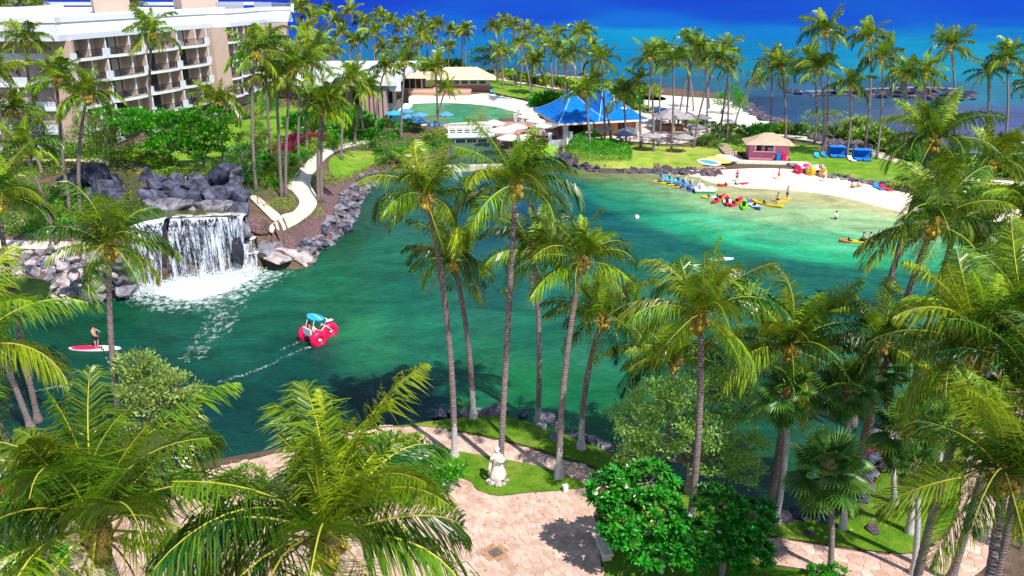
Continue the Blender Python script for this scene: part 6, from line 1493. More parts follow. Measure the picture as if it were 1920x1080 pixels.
# ------------------------------------------------------------------ umbrellas, cabanas, tables
def umbrella_mesh(r_, h, col, sides=8, thatch=False, drop=.35):
    mb = MB(); n = sides; c = []
    for (rr, z) in ((.04, h + .62), (r_ * .35, h + .45), (r_ * .75, h + .16), (r_, h), (r_ * 1.0, h - .14), (r_ * .96, h - .1), (r_ * .5, h + .25)):
        for k in range(n * 2):
            a = pi * k / n; c.append((rr * cos(a) * (1 if k % 2 == 0 else .93), rr * sin(a) * (1 if k % 2 == 0 else .93), z))
    m_ = n * 2; mb.add(c, [(i * m_ + k, i * m_ + (k + 1) % m_, (i + 1) * m_ + (k + 1) % m_, (i + 1) * m_ + k) for i in range(6) for k in range(m_)] + [tuple(range(m_))]); return mb.mesh('canopy', col)
UM = {}
def umbrella(px, py, r_, col, label, group, h=2.35, z0=None, pole='wood_pale'):
    # px,py is the canopy's centre in the photograph
    b = None
    zz = z0 if z0 is not None else 1.0
    q = Pz(px, py, zz + h + .2); 
    if (r_, col) not in UM: UM[r_, col] = umbrella_mesh(r_, h, col)
    t = thing('umbrella', label, 'umbrella', (q.x, q.y, zz), rnd.uniform(0, 1), group)
    inst('canopy', UM[r_, col], t); mb = MB(); mb.tube([(0, 0, 0), (0, 0, h + .6)], .04, 6); mb.lathe([(.3, 0), (.3, .1), (.05, .12)], 10); mb.build('pole', pole, t)
    return t
for (x, y, r_, l) in [(926, 229, 2.0, 'white umbrella at the far left end of the deck above the bridge'), (941, 242, 2.3, 'large white umbrella in the middle of the deck by the bridge'), (968, 236, 1.9, 'white umbrella at the foot of the white stair rail'), (990, 216, 2.0, 'farthest white umbrella beside the lagoon beach'),
                      (1004, 224, 1.7, 'white umbrella squeezed between two others by the stair rail'), (1022, 233, 2.2, 'white umbrella closest under the blue roof corner'), (985, 257, 2.2, 'white umbrella partly hidden by the tall palm crown'), (955, 256, 2.0, 'white umbrella lowest on the deck over the channel')]:
    umbrella(x, y, r_, 'umbrella_white', l, 'white umbrellas by the bridge', z0=1.6)
for (x, y, r_, c, l) in [(738, 211, 1.7, 'fabric_sky', 'bright blue domed umbrella, leftmost by the lagoon'), (762, 207, 1.5, 'fabric_blue', 'far pale blue umbrella right of the domed one'), (764, 218, 1.3, 'fabric_blue', 'small blue umbrella just in front of the far left one'), (787, 214, 1.6, 'fabric_blue', 'blue umbrella in the middle of the lagoon group'),
                         (787, 225, 1.6, 'fabric_blue', 'blue umbrella in front with people seated below'), (836, 213, 1.6, 'fabric_blue', 'rightmost blue umbrella standing over a dark figure'), (816, 231, 1.5, 'fabric_blue', 'lowest blue umbrella beside the white sea wall')]:
    umbrella(x, y, r_, c, l, 'blue umbrellas at the lagoon', z0=.6)
for (x, y, r_, c, l) in [(1133, 240, 1.7, 'thatch_grey', 'small grey thatch umbrella in front of the blue roofed restaurant'), (1180, 243, 2.1, 'umbrella_white', 'white umbrella on the restaurant patio left of the thatch kiosk'), (1170, 249, 1.6, 'navy', 'dark navy umbrella below the white one on the patio'), (1221, 252, 1.9, 'thatch_grey', 'pale grey thatch umbrella at the front of the patio'),
                         (1243, 206, 2.0, 'fabric_blue', 'light blue umbrella behind the thatch kiosk'), (1252, 211, 1.8, 'thatch_grey', 'grey thatch umbrella just behind the kiosk'), (1290, 214, 1.9, 'thatch_grey', 'grey thatch umbrella right of the kiosk top'), (1283, 255, 1.7, 'thatch_grey', 'grey thatch umbrella below the kiosk on the right'),
                         (1316, 218, 1.9, 'grey_slate', 'dark umbrella at the right end of the patio'), (1305, 236, 1.7, 'grey_slate', 'dark umbrella over the right patio tables'), (1240, 216, 1.5, 'thatch_grey', 'grey thatch umbrella squeezed under the blue roof corner')]:
    umbrella(x, y, r_, c, l, 'umbrellas on the restaurant patio', z0=1.05)
kx = Pz(1264, 250, 1.05); ks = thing('thatch_kiosk', 'open kiosk with a wide grey thatch hip roof on the patio', 'kiosk', kx)
mb = MB(); hip(mb, (0, 2.4, 0), 6.6, 6.0, 2.5, 1.7, .8, .12, flare=.1, n=3); mb.build('roof', 'thatch_grey', ks)
for x in (-2.4, 0, 2.4):
    for y in (.4, 4.6):
        mb = MB(); mb.box((x, y, 1.3), (.3, .3, 2.6)); mb.build('post', 'wood_pale', ks)
mb = MB(); mb.box((0, 2.6, .55), (3.8, 2.6, 1.1)); mb.build('bar', 'wood_red', ks)
CHB = chair_mesh('grey_slate'); TBL = table_mesh(); TWH = ['below the white umbrella', 'under the navy umbrella', 'left of the front thatch umbrella', 'under the front thatch umbrella', 'at the front edge', 'right of the thatch kiosk', 'before the thatch kiosk', 'by the bright hedge end', 'under the dark umbrella', 'at the right patio end', 'farthest on the right']
for i, (x, y) in enumerate([(1170, 268), (1187, 262), (1208, 270), (1228, 266), (1240, 274), (1290, 262), (1262, 268), (1155, 262), (1300, 250), (1318, 256), (1310, 243)]):
    g = G(x, y); l = ordinal(i, 11)
    tag(inst('patio_table', TBL, None, g), 'round patio table near the umbrella, standing at spot %s' % '' if False else 'dark round table on the restaurant patio %s' % ['below the white umbrella', 'under the navy umbrella', 'left of the front thatch umbrella', 'under the front thatch umbrella', 'at the patio\'s front edge', 'right of the thatch kiosk', 'before the thatch kiosk', 'by the end of the bright hedge', 'under the dark umbrella', 'at the right patio end', 'farthest on the patio\'s right'][i], 'table', 'patio tables')
    for q in range(3):
        a = q * 2.1 + i; tag(inst('patio_chair', CHB, None, g + Vector((cos(a) * .85, sin(a) * .85, 0)), (0, 0, a - pi / 2)), '%s chair at the round patio table %s' % (('inland', 'seaward', 'lakeside')[q], TWH[i]), 'chair', 'patio chairs')
person('person in red seated alone at the front patio table', G(1252, 268), R(120), 'chair', 'crimson', 'navy'); person('person in blue seated at the patio table left of the front thatch umbrella', G(1203, 268), R(-40), 'chair', 'blue', 'navy'); person('person in dark shirt seated at the patio table under the front thatch umbrella', G(1222, 270), R(60), 'chair', 'navy', 'grey')
# blue clamshell cabanas
def cabana(px, py, label, s=1):
    g = G(px, py); t = thing('cabana', label, 'cabana', g, R(-12), 'blue shade cabanas'); t.scale = (s * .82, s * .82, s * .9)
    mb = MB(); n = 9; vs = []
    for i in range(n + 1):
        a = R(-8 + 128 * i / n); vs += [(x, .9 - cos(a) * -1.0 * 0 + .1 + 1.15 * cos(a) - .2, .55 + 1.45 * sin(a)) for x in (-1.5, 1.5)]
    k0 = len(vs); vs += [(x, y - .05 if y < .8 else y - .05, z - .06) for x, y, z in vs]
    fs = [(2 * i, 2 * i + 1, 2 * i + 3, 2 * i + 2) for i in range(n)]; fs += [tuple(q + k0 for q in f[::-1]) for f in fs]
    mb.add(vs, fs, 0, True); mb.build('hood', 'cabana_blue', t)
    for k in range(6):
        mb = MB(); mb.tube([(-1.5 + k * .6, .8 + 1.2 * cos(R(a)) , .55 + 1.5 * sin(R(a))) for a in range(0, 121, 20)], .035, 4); mb.build('hood_rib', 'fabric_sky', t)
    mb = MB(); mb.box((-.7, -.2, .38), (1.2, 2.0, .16)); mb.box((.7, -.2, .38), (1.2, 2.0, .16)); mb.build('cushion', 'cabana_blue', t)
    for x in (-1.4, 0, 1.4):
        mb = MB(); mb.box((x, .2, .16), (.1, 2.2, .3)); mb.build('leg', 'black_metal', t)
    mb = MB()
    for x in (-1.5, 1.5): mb.add([(x, -.2, .5), (x, 1.7, .5), (x, 1.3, 1.7), (x, .5, 1.9)], [(0, 1, 2, 3)])
    mb.build('side_panel', 'cabana_blue', t)
cabana(1570, 296, 'blue cabana with curved hood by the big double palm trunk'); cabana(1616, 302, 'blue cabana with pale slats on its hood, the right one on the hut lawn'); cabana(1865, 302, 'blue cabana glimpsed behind the shaggy palms at the right', .9)
def lounger(px, py, col, label, rz=0):
    g = G(px, py); t = thing('sun_lounger', label, 'sun lounger', g, R(rz), 'sun loungers'); mb = MB(); mb.box((0, 0, .3), (.65, 1.3, .1)); mb.add([(-.32, .65, .3), (.32, .65, .3), (.32, 1.2, .75), (-.32, 1.2, .75), (-.32, .65, .22), (.32, .65, .22), (.32, 1.25, .68), (-.32, 1.25, .68)], [(0, 1, 2, 3), (7, 6, 5, 4), (0, 4, 5, 1), (2, 6, 7, 3), (0, 3, 7, 4), (1, 5, 6, 2)]); mb.build('mattress', col, t)
    for x in (-.28, .28):
        for y in (-.55, .5):
            m2 = MB(); m2.box((x, y, .13), (.05, .05, .26)); m2.build('leg', 'white', t)
for i, (x, y, c, l) in enumerate([(1532, 297, 'sky', 'blue sun lounger left of the double palm trunk'), (1546, 296, 'blue', 'blue sun lounger at the foot of the double palm trunk'), (1598, 304, 'white', 'white side lounger beside the right cabana'), (1650, 357, 'blue', 'blue sun lounger on the sand seen through drooping fronds'), (1664, 359, 'crimson', 'red sun lounger on the sand seen through drooping fronds'), (1695, 361, 'navy', 'navy sun lounger farthest right on the sand'),
                                 (925, 175, 'sky', 'blue lounger at the lagoon beach edge'), (1860, 372, 'white', 'white sun lounger on the sand at the right'), (1880, 374, 'white', 'white sun lounger next to the blue towel at the right'), (1905, 376, 'blue', 'blue sun lounger at the right end of the beach')]): lounger(x, y, c, l, -10 + i * 7)
# board rack on the beach
g = G(1330, 321); rkx = thing('board_rack', 'low timber rack on the sand holding two tilted paddleboards', 'rack', g, R(4)); mb = MB()
for x in (-1.9, -.6, .7, 2.0): mb.box((x, 0, .35), (.1, .9, .7)); mb.box((x, -.4, .35), (.1, .1, .75))
for z in (.25, .6): mb.box((0, -.42, z), (4.4, .08, .1)); mb.box((0, .42, z), (4.4, .08, .1))
mb.build('frame', 'wood_pale', rkx)
def rackboard(x, y, c1, c2, label, an):
    g = G(x, y); t = thing('paddleboard', label, 'paddleboard', g + Vector((0, 0, 1.05)), 0, 'boards on the rack'); mb = MB(); n = 18; L = 3.6; W_ = .95
    ol = [((q / n - .5) * L, W_ / 2 * max(0, sin(pi * q / n)) ** .55) for q in range(n + 1)]; pl = ol + [(a, -b) for a, b in ol[-2:0:-1]]
    mb.prism(pl, 0, .12, 0); mb.build('deck', c1, t); mb = MB(); mb.prism([(a * .8, b * .72) for a, b in pl], .12, .128); mb.build('deck_pad', c2, t); t.rotation_euler = (R(48), R(8), R(an))
rackboard(1328, 318, 'white', 'fabric_blue', 'white paddleboard with blue pattern leaning on the rack', -6); rackboard(1346, 314, 'yellow', 'yellow', 'yellow paddleboard leaning on the rack behind the white one', -10); rackboard(1362, 310, 'white', 'grey', 'white board with dark letters at the right end of the rack', -8)
# ------------------------------------------------------------------ statue, light boxes, bench, drain
g = G(932, 905); stt = thing('statue', 'white stone statue of a robed figure on a rough rock base', 'statue', g, R(10)); mb = MB(); n = 28; vs = []
prof = [(.40, .28), (.43, .45), (.38, .65), (.29, .9), (.23, 1.1), (.23, 1.25), (.26, 1.42), (.27, 1.58), (.22, 1.68), (.13, 1.75), (.10, 1.80)]
for i, (r_, z) in enumerate(prof):
    for k in range(n):
        a = 2 * pi * k / n; f = 1 + .09 * sin(a * 7 + z * 3) * max(0, 1.1 - z) + .04 * mnoise.noise((cos(a) * 2, sin(a) * 2, z * 2)); dx = .06 * sin(z * 2.2)
        vs.append((cos(a) * r_ * f + dx, sin(a) * r_ * f * .72, z * 1.04))
mb.add(vs, [(i * n + k, i * n + (k + 1) % n, (i + 1) * n + (k + 1) % n, (i + 1) * n + k) for i in range(len(prof) - 1) for k in range(n)], 0, True)
mb.ball((.0, -.03, 1.96), (.12, .14, .17), 10); mb.ball((.0, .04, 2.0), (.16, .16, .17), 8); mb.ball((0, -.165, 1.95), (.025, .035, .04), 5)
mb.tube([(.20, 0, 1.64), (.34, -.10, 1.35), (.18, -.30, 1.42), (.05, -.32, 1.5)], [.11, .10, .08, .06], 9); mb.tube([(-.18, 0, 1.64), (-.33, -.1, 1.38), (-.25, -.28, 1.66), (-.10, -.28, 1.78)], [.11, .10, .07, .05], 9)
mb.ball((.0, -.32, 1.5), (.08, .06, .08), 6); mb.tube([(-.33, -.1, 1.4), (-.40, -.08, 1.0), (-.38, -.02, .6)], [.06, .09, .10], 7)
M['statue_stone'] = mat('statue_stone', (.74, .66, .56), .8, (.82, .76, .68), 3, 6, bump=.5, bscale=9)
mb.build('figure', 'statue_stone', stt)
me = rock_mesh(77, 3, 10, .25, 'statue_stone'); inst('rock_base', me, stt, (0, 0, .16), (0, 0, 1), (.66, .52, .36)); 
for k in range(7):
    a = k * .9; inst('base_stone', rock_mesh(80 + k, 2, 8, .2, 'rock_tan'), stt, (cos(a) * .46, sin(a) * .38, .1), (k, 0, k), (.2, .18, .18))
for x, y, l in ((1060, 922, 'small white light box at the edge of the statue lawn'), (1020, 807, 'small white light box on the shore lawn near the pale palm foot')):
    g = G(x, y); t = thing('light_box', l, 'garden light', g, .3, 'garden lights'); mb = MB(); mb.box((0, 0, .18), (.22, .2, .34)); mb.build('housing', 'white', t); mb = MB(); mb.box((0, 0, .37), (.26, .24, .04)); mb.build('lid', 'hotel_white', t)
g = G(1137, 1050); t = thing('stone_bench', 'pale stone bench block beside the plumeria at the plaza edge', 'bench', g, R(8)); mb = MB(); mb.box((0, .45, .42), (.52, 1.35, .14)); mb.build('seat', 'concrete_path', t)
for y in (0, .9):
    mb = MB(); mb.box((0, y, .18), (.42, .28, .36)); mb.build('support', 'concrete_path', t)
g = G(929, 1038); t = thing('drain', 'dark square drain grate ringed by rusty brown stones in the plaza', 'drain', g + Vector((0, 0, .055)), R(40)); mb = MB(); mb.box((0, 0, 0), (.50, .50, .03)); mb.build('pit', 'dark_interior', t)
mb = MB()
for k in range(8): mb.box((-.21 + k * .06, 0, .022), (.025, .46, .02))
mb.build('grate', 'bark', t)
M['rust_stone'] = mat('rust_stone', (.34, .16, .07), .85, (.48, .28, .18), 4, bump=.4)
for k in range(4):
    a = k * pi / 2; mb = MB(); mb.box((0, 0, 0), (.62, .30, .04)); o = mb.build('border_stone', 'rust_stone', t); o.location = (cos(a) * .42, sin(a) * .42, .004 * k); o.rotation_euler = (0, 0, a + pi / 2)
# railings by the falls
def fence(pts, z, label, h=1.0, posts=6, name='railing'):
    P = [Pz(x, y, z_) for (x, y), z_ in zip(pts, z)]; t = thing(name, label, 'railing', P[0]); R_ = resamp([p - P[0] for p in P], posts); mb = MB(); mb.tube([p + Vector((0, 0, h)) for p in R_], .03, 5); mb.tube([p + Vector((0, 0, h * .5)) for p in R_], .02, 5); mb.build('rail', 'black_metal', t)
    for p in R_: mb = MB(); mb.box((p.x, p.y, h / 2), (.05, .05, h)); mb.v = [(v[0], v[1], v[2] + p.z) for v in mb.v]; mb.build('post', 'black_metal', t)
fence([(318, 337), (345, 338), (395, 336), (420, 334)], [6.6] * 4, 'dark handrail round the overlook above the waterfall rocks', 1.1, 7)
fence([(340, 322), (372, 322), (400, 322)], [6.8] * 3, 'dark handrail at the back of the overlook above the falls', 1.1, 5)
fence([(424, 338), (460, 365), (478, 378), (500, 408)], [6.0, 5.6, 5.2, 3.6], 'dark handrail running down the steps right of the waterfall', 1.0, 8)
slab = MB(); slab.prism([tuple((Pz(x, y, 6.6) - Pz(350, 338, 6.6))[:2]) for x, y in [(305, 340), (325, 334), (400, 332), (425, 336), (400, 346), (320, 346)]], -.4, 0); t = thing('overlook_slab', 'small pale concrete overlook among the dark rocks above the falls', 'terrace', Pz(350, 338, 6.6)); slab.build('slab', 'concrete_path', t)
# ------------------------------------------------------------------ trees and shrubs
def tpx(x, y): return G(x, y)
def at_depth(b, px, py):  # offset from base b to the point seen at px,py above/beside it, same distance
    q = PY(px, py, b.y); return q - b
def tree_px(name, label, cat, bx, by, masses, size, n, material, base=None, **k):
    b = base or tpx(bx, by); bl = []
    for (px, py, rx, ry, rz, dy) in masses:
        q = PY(px, py, b.y + dy) - b; bl.append((q.x, q.y, q.z, rx, ry, rz))
    return tree(name, label, cat, b, bl, size, n, material, **k)
# hotel garden trees
tree_px('almond_tree', 'bright green tree with flat layered crown before the hotel balconies, left half', 'tree', 322, 322, [(225, 212, 2.6, 2.2, .55, -1), (262, 222, 3.2, 2.6, .6, 0), (300, 232, 3.2, 2.6, .7, .5), (250, 240, 2.6, 2.2, .5, -1.5), (330, 215, 2.4, 2, .5, 1), (330, 262, 2.2, 2, .6, -1.2), (290, 262, 2.2, 2.0, .5, -.5)], .36, 5200, 'bright_green', trunk_r=.2, seed=3, up=.9, aspect=.6)
tree_px('almond_tree', 'bright green tree with flat layered crown beside the garden lawn, right half', 'tree', 384, 322, [(345, 222, 2.4, 2.2, .6, 1), (385, 215, 2.8, 2.4, .7, .5), (410, 232, 2.4, 2.2, .7, 0), (365, 245, 2.6, 2.4, .7, -.8), (400, 255, 2.4, 2, .6, -1), (345, 278, 2.3, 2, .5, -1.4), (385, 285, 2.2, 2, .5, -1.2), (310, 275, 1.8, 1.8, .5, -1.6)], .36, 5200, 'bright_green', trunk_r=.2, seed=5, up=.9, aspect=.6)
tree_px('round_tree', 'round bushy green tree behind the dark rocks before the hotel corner', 'tree', 202, 318, [(178, 258, 3.2, 2.8, 2.0, 0), (205, 265, 2.6, 2.4, 1.9, -.6), (150, 268, 2.0, 2, 1.4, .3), (200, 248, 2.4, 2, 1.3, .5)], .22, 7000, 'mixed_green', trunk_r=.2, seed=8, up=.5)
tree_px('round_tree', 'dark green bushy tree behind the leaning palms at the left', 'tree', 62, 318, [(45, 258, 2.6, 2.4, 2.0, 0), (72, 252, 2.0, 2, 1.8, 0), (90, 268, 1.5, 1.6, 1.2, 0)], .22, 4500, 'dark_green', trunk_r=.15, seed=9)
tree_px('round_tree', 'dense dark green tree right of the overlook rocks', 'tree', 452, 352, [(452, 300, 1.6, 1.6, 1.5, 0), (438, 315, 1.2, 1.3, 1.1, 0), (468, 315, 1.3, 1.3, 1.2, 0), (455, 285, 1.2, 1.1, .9, .2)], .17, 4500, 'dark_green', trunk_r=.12, seed=11)
tree_px('screw_pine', 'spiky leaved screw pine beside the garden lawn', 'tree', 482, 300, [(478, 250, 1.4, 1.3, 1.1, 0), (500, 262, 1.4, 1.3, 1.1, 0), (462, 262, 1.2, 1.2, .9, 0)], .55, 1500, 'mixed_green', trunk_r=.12, seed=12, aspect=.13)
tree_px('screw_pine', 'spiky leaved screw pine close to the hotel entrance', 'tree', 492, 225, [(490, 185, 1.8, 1.6, 1.4, 0), (508, 192, 1.5, 1.4, 1.1, 0)], .6, 1200, 'bright_green', trunk_r=.12, seed=13, aspect=.13)
tree_px('spreading_tree', 'dark spreading tree at the seaside path with forked trunk', 'tree', 928, 150, [(905, 102, 4.2, 3.2, 1.6, 0), (925, 95, 4.6, 3.4, 1.7, 0), (945, 108, 3.8, 3, 1.5, 0), (915, 114, 4.0, 3, 1.2, -1)], .42, 3600, 'dark_green', trunk_r=.35, seed=14)
tree_px('screw_pine', 'green screw pine at the edge of the white beach', 'tree', 1352, 215, [(1370, 182, 2.4, 2.2, 1.8, 0), (1385, 192, 1.8, 1.8, 1.4, 0), (1352, 188, 1.8, 1.8, 1.3, 0)], .7, 2000, 'bright_green', trunk_r=.14, seed=15, aspect=.14)
tree_px('seaside_tree', 'thin pale green tree over the dark shore water behind the tall palms', 'tree', 1560, 275, [(1530, 222, 2.4, 2, 1.2, 0), (1560, 218, 2.2, 2, 1.1, 0), (1580, 232, 1.8, 1.7, .9, 0), (1525, 240, 1.5, 1.5, .8, 0)], .26, 1900, 'sage_green', trunk_r=.12, seed=16)
tree_px('sage_tree', 'pale green small leaved tree at the near bank left of the centre', 'tree', 305, 872, [(255, 680, 1.0, .9, .6, 0), (290, 700, 1.1, 1.0, .6, .3), (262, 725, 1.2, 1.1, .7, -.3), (330, 725, 1.2, 1.0, .6, 0), (355, 752, .8, .8, .5, 0), (300, 755, 1.2, 1.1, .7, -.2), (270, 775, 1.1, 1, .6, 0), (325, 790, .8, .8, .5, -.2)], .2, 9500, 'sage_green', trunk_r=.13, seed=17, forks=(0, 0, 1.6))
tree_px('sage_tree', 'large pale green small leaved tree spreading over the lake behind the plumeria', 'tree', 1290, 925, [(1190, 790, 1.3, 1.2, .7, 0), (1230, 750, 1.3, 1.2, .7, .4), (1290, 735, 1.4, 1.2, .7, .5), (1350, 725, 1.4, 1.2, .7, .3), (1395, 760, 1.2, 1.1, .7, 0), (1200, 850, 1.2, 1.1, .7, -.2), (1330, 800, 1.4, 1.2, .8, -.3), (1395, 835, 1.2, 1, .7, -.3), (1260, 815, 1.2, 1.1, .7, -.2), (1395, 880, .9, .9, .5, -.3), (1340, 860, 1.1, 1, .6, -.3)], .2, 17000, 'sage_green', trunk_r=.2, seed=18, forks=(0, 0, 1.8))
# plumerias: every rosette of leaves is a piece of its own
def rosette_mesh(seed):
    r = random.Random(seed); mb = MB(); vv = []
    for i in range(14):
        a = i * 2.4 + r.uniform(-.2, .2); el = R(72 - 62 * i / 13 + r.uniform(-8, 8)); l = .38 * r.uniform(.8, 1.15); w_ = .068
        d = Vector((cos(a) * cos(el), sin(a) * cos(el), sin(el))); s = Vector((-sin(a), cos(a), 0)); up = s.cross(d) * -1
        q = lambda t, u_, z: d * l * t + s * u_ * w_ + up * z - Vector((0, 0, .12 * t * t * l))
        mb.add([q(0, -.15, 0), q(0, .15, 0), q(.45, .85, .02), q(.45, 0, -.012), q(.45, -.85, .02), q(.8, .8, .0), q(.8, 0, -.02), q(.8, -.8, .0), q(1.05, 0, -.02)], [(0, 1, 2, 3), (0, 3, 4), (3, 2, 5, 6), (4, 3, 6, 7), (6, 5, 8), (7, 6, 8)]); v_ = r.uniform(0, 1); vv += [v_] * 9
    me = mb.mesh('leaf_rosette', 'plumeria_green'); at = me.attributes.new('v', 'FLOAT', 'POINT'); at.data.foreach_set('value', vv); return me
ROS = [rosette_mesh(k) for k in range(4)]
fb_ = MB()
for k in range(6):
    a0 = k * 1.05; c = Vector((cos(a0) * .07, sin(a0) * .07, .02 * (k % 2)))
    for q in range(5):
        a = q * 1.257 + k; fb_.add([c, c + Vector((cos(a - .4) * .045, sin(a - .4) * .045, .02)), c + Vector((cos(a) * .085, sin(a) * .085, .02)), c + Vector((cos(a + .4) * .045, sin(a + .4) * .045, .02))], [(0, 1, 2, 3)])
FLW = fb_.mesh('flower_cluster', 'flower_white')
def plumeria(label, base, masses, n, seed, nf=30):
    t = thing('plumeria_tree', label, 'tree', base); r = random.Random(seed); mb = MB(); fork = Vector((0, 0, .9)); mb.tube([(0, 0, -.2), (.05, 0, .5), fork], [.17, .14, .13], 8); ros = []
    for (px, py, rx, ry, rz, dy) in masses:
        c = PY(px, py, base.y + dy) - base; m_ = fork.lerp(c, .5) + Vector((0, 0, .1)); mb.tube([fork, m_, c], [.10, .08, .05], 6)
        for k in range(int(n / len(masses))):
            d = Vector((r.gauss(0, 1), r.gauss(0, 1), r.gauss(.35, 1))).normalized(); f = r.uniform(.78, 1.06); p = c + Vector((d.x * rx, d.y * ry, d.z * rz)) * f; ros.append((p, d))
            if k % 5 == 0: mb.tube([c, c.lerp(p, .5), p], [.035, .028, .02], 4, cap=False)
    mb.build('trunk', 'bark', t)
    for k, (p, d) in enumerate(ros):
        ax = (d * .7 + Vector((0, 0, .9))).normalized(); q = ax.to_track_quat('Z', 'Y').to_euler(); o = inst('leaf_rosette', ROS[k % 4], t, p, q, r.uniform(.85, 1.2))
    for k in range(nf):
        p, d = r.choice(ros); inst('flower_cluster', FLW, t, p + d * .12 + Vector((0, 0, .16)), (r.uniform(-.4, .4), r.uniform(-.4, .4), r.random() * 6), r.uniform(.55, .95))
    return t
b = G(1238, 1075); plumeria('deep green plumeria with white flowers beside the stone bench, the left one', b, [(1150, 920, 1.0, .9, .7, .3), (1215, 905, 1.1, 1, .7, .6), (1165, 985, 1.0, .9, .7, -.2), (1235, 965, 1.2, 1, .8, 0), (1270, 1020, 1.0, .9, .7, -.3), (1215, 1035, .9, .8, .5, -.5)], 290, 21, 18)
b = G(1352, 1078); plumeria('deep green plumeria with white flowers beside the flagstone path, the right one', b, [(1345, 945, 1.0, .9, .6, .5), (1410, 975, 1.0, .9, .7, .1), (1330, 1015, 1.0, .9, .7, 0), (1400, 1035, .9, .9, .6, -.3), (1300, 1040, .8, .8, .5, -.3)], 250, 22, 14)
b = G(20, 1110); plumeria('plumeria shrub under the left palm crown at the bottom corner', b, [(40, 1030, .9, .8, .4, 0), (85, 1045, .8, .8, .4, 0)], 60, 23, 6)
tree_px('sea_grape_bush', 'broad leafy sea grape bush between the plaza and the near lawn', 'bush', 770, 920, [(690, 845, 1.3, 1.1, .6, .6), (740, 830, 1.0, .9, .5, 1.2), (760, 870, 1.3, 1.1, .6, .2), (820, 880, 1.2, 1, .5, 0), (790, 925, 1.1, .9, .4, -.6), (710, 900, 1.4, 1.2, .6, -.4), (840, 885, .8, .7, .35, .2), (730, 960, 1.2, 1, .4, -1)], .19, 9000, 'bright_green', trunk_r=.08, seed=25, aspect=.7, forks=(0, 0, .3))
tree_px('leafy_bush', 'bright leafy bush on the plaza edge between the two nearest palm crowns', 'bush', 445, 925, [(430, 905, .9, .8, .45, 0), (470, 895, .9, .8, .5, .3), (500, 920, .8, .7, .4, 0), (400, 925, .7, .7, .35, -.2)], .17, 3800, 'mixed_green', trunk_r=.05, seed=35, aspect=.6, forks=(0, 0, .25))
tree_px('leafy_bush', 'low lime green bush behind the left nearest palm crown by the near bank', 'bush', 330, 925, [(310, 905, .9, .8, .4, 0), (345, 900, .8, .8, .45, .2), (285, 925, .8, .7, .35, 0)], .15, 3000, 'lime_green', trunk_r=.05, seed=36, aspect=.5, forks=(0, 0, .25))
tree_px('croton_bush', 'yellow orange croton bush at the bottom right corner', 'bush', 1912, 1030, [(1905, 985, .55, .5, .5, 0), (1930, 960, .5, .5, .4, 0)], .2, 1300, 'yellow_leaf', trunk_r=.05, seed=26, aspect=.25)
tree_px('small_bush', 'small green bush at the foot of the low fan palm', 'bush', 1552, 1086, [(1535, 1074, .45, .4, .25, 0), (1570, 1072, .4, .4, .22, 0)], .16, 900, 'bright_green', trunk_r=.03, seed=27)
tree_px('red_leaf_bush', 'dark red leaved bush beside the boulders on the fan palm lawn', 'bush', 1628, 862, [(1630, 848, .5, .5, .35, 0)], .18, 500, 'red_leaf', trunk_r=.04, seed=28)
tree_px('small_palm_shrub', 'small spiky seedling palm growing between shore boulders', 'plant', 878, 782, [(877, 768, .35, .35, .3, 0)], .42, 60, 'bright_green', trunk_r=.02, seed=29, aspect=.12)
# clusters of shrubs
def cluster(desc, where, spots, mats_, size=.18, n=700, cat='shrub', name='shrub'):
    spots = sorted(spots); N_ = len(spots)
    for i, s_ in enumerate(spots):
        x, y, r_, h = s_[:4]; m_ = mats_[i % len(mats_)] if len(s_) < 5 else s_[4]
        shrub(x, y, r_, h, m_, '%s, %s %s' % (desc, ordinal(i, N_), where), '%s %s' % (desc, where), i % 3, name, n, size, cat)
def rowpts(P, n, r_, h, jx=3, jy=2):
    Q = resamp([Vector((x, y, 0)) for x, y in P], n); return [(q.x + rnd.uniform(-jx, jx), q.y + rnd.uniform(-jy, jy), r_ * rnd.uniform(.8, 1.2), h * rnd.uniform(.8, 1.2)) for q in Q]
cluster('yellow green shrub', 'in the row before the hotel corner', rowpts([(78, 296), (140, 297), (190, 298)], 8, 1.6, 1.6), ['lime_green', 'hedge_green'])
cluster('olive shrub', 'under the bushy tree before the hotel', rowpts([(215, 305), (250, 300), (290, 310), (325, 325)], 7, 1.7, 1.8), ['mixed_green', 'lime_green'])
cluster('low yellow tipped shrub', 'along the garden lawn edge', rowpts([(300, 335), (340, 330), (400, 328), (440, 335)], 10, 1.2, 1.0), ['lime_green', 'mixed_green'])
cluster('green shrub', 'in the bed left of the curving path', [(x, y, r_, h) for x, y, r_, h in [(478, 330, 1.1, 1.2), (495, 318, 1.4, 1.5), (512, 305, 1.5, 1.5), (505, 340, 1.2, 1.1), (520, 325, 1.3, 1.4), (545, 330, 1.1, 1.1), (490, 350, 1.0, .9), (470, 345, 1.0, 1.0), (515, 350, 1.0, .9), (535, 345, 1.0, .9), (540, 308, 1.3, 1.3), (560, 312, 1.2, 1.2), (570, 300, 1.2, 1.3)]], ['bright_green', 'lime_green', 'mixed_green'])
cluster('red leaved shrub', 'between the garden palms', [(515, 296, 1.2, 1.2), (528, 290, 1.3, 1.3), (542, 286, 1.4, 1.4), (555, 268, 1.5, 1.2), (570, 265, 1.5, 1.2), (585, 264, 1.4, 1.1), (600, 262, 1.3, 1.0)], ['red_leaf'])
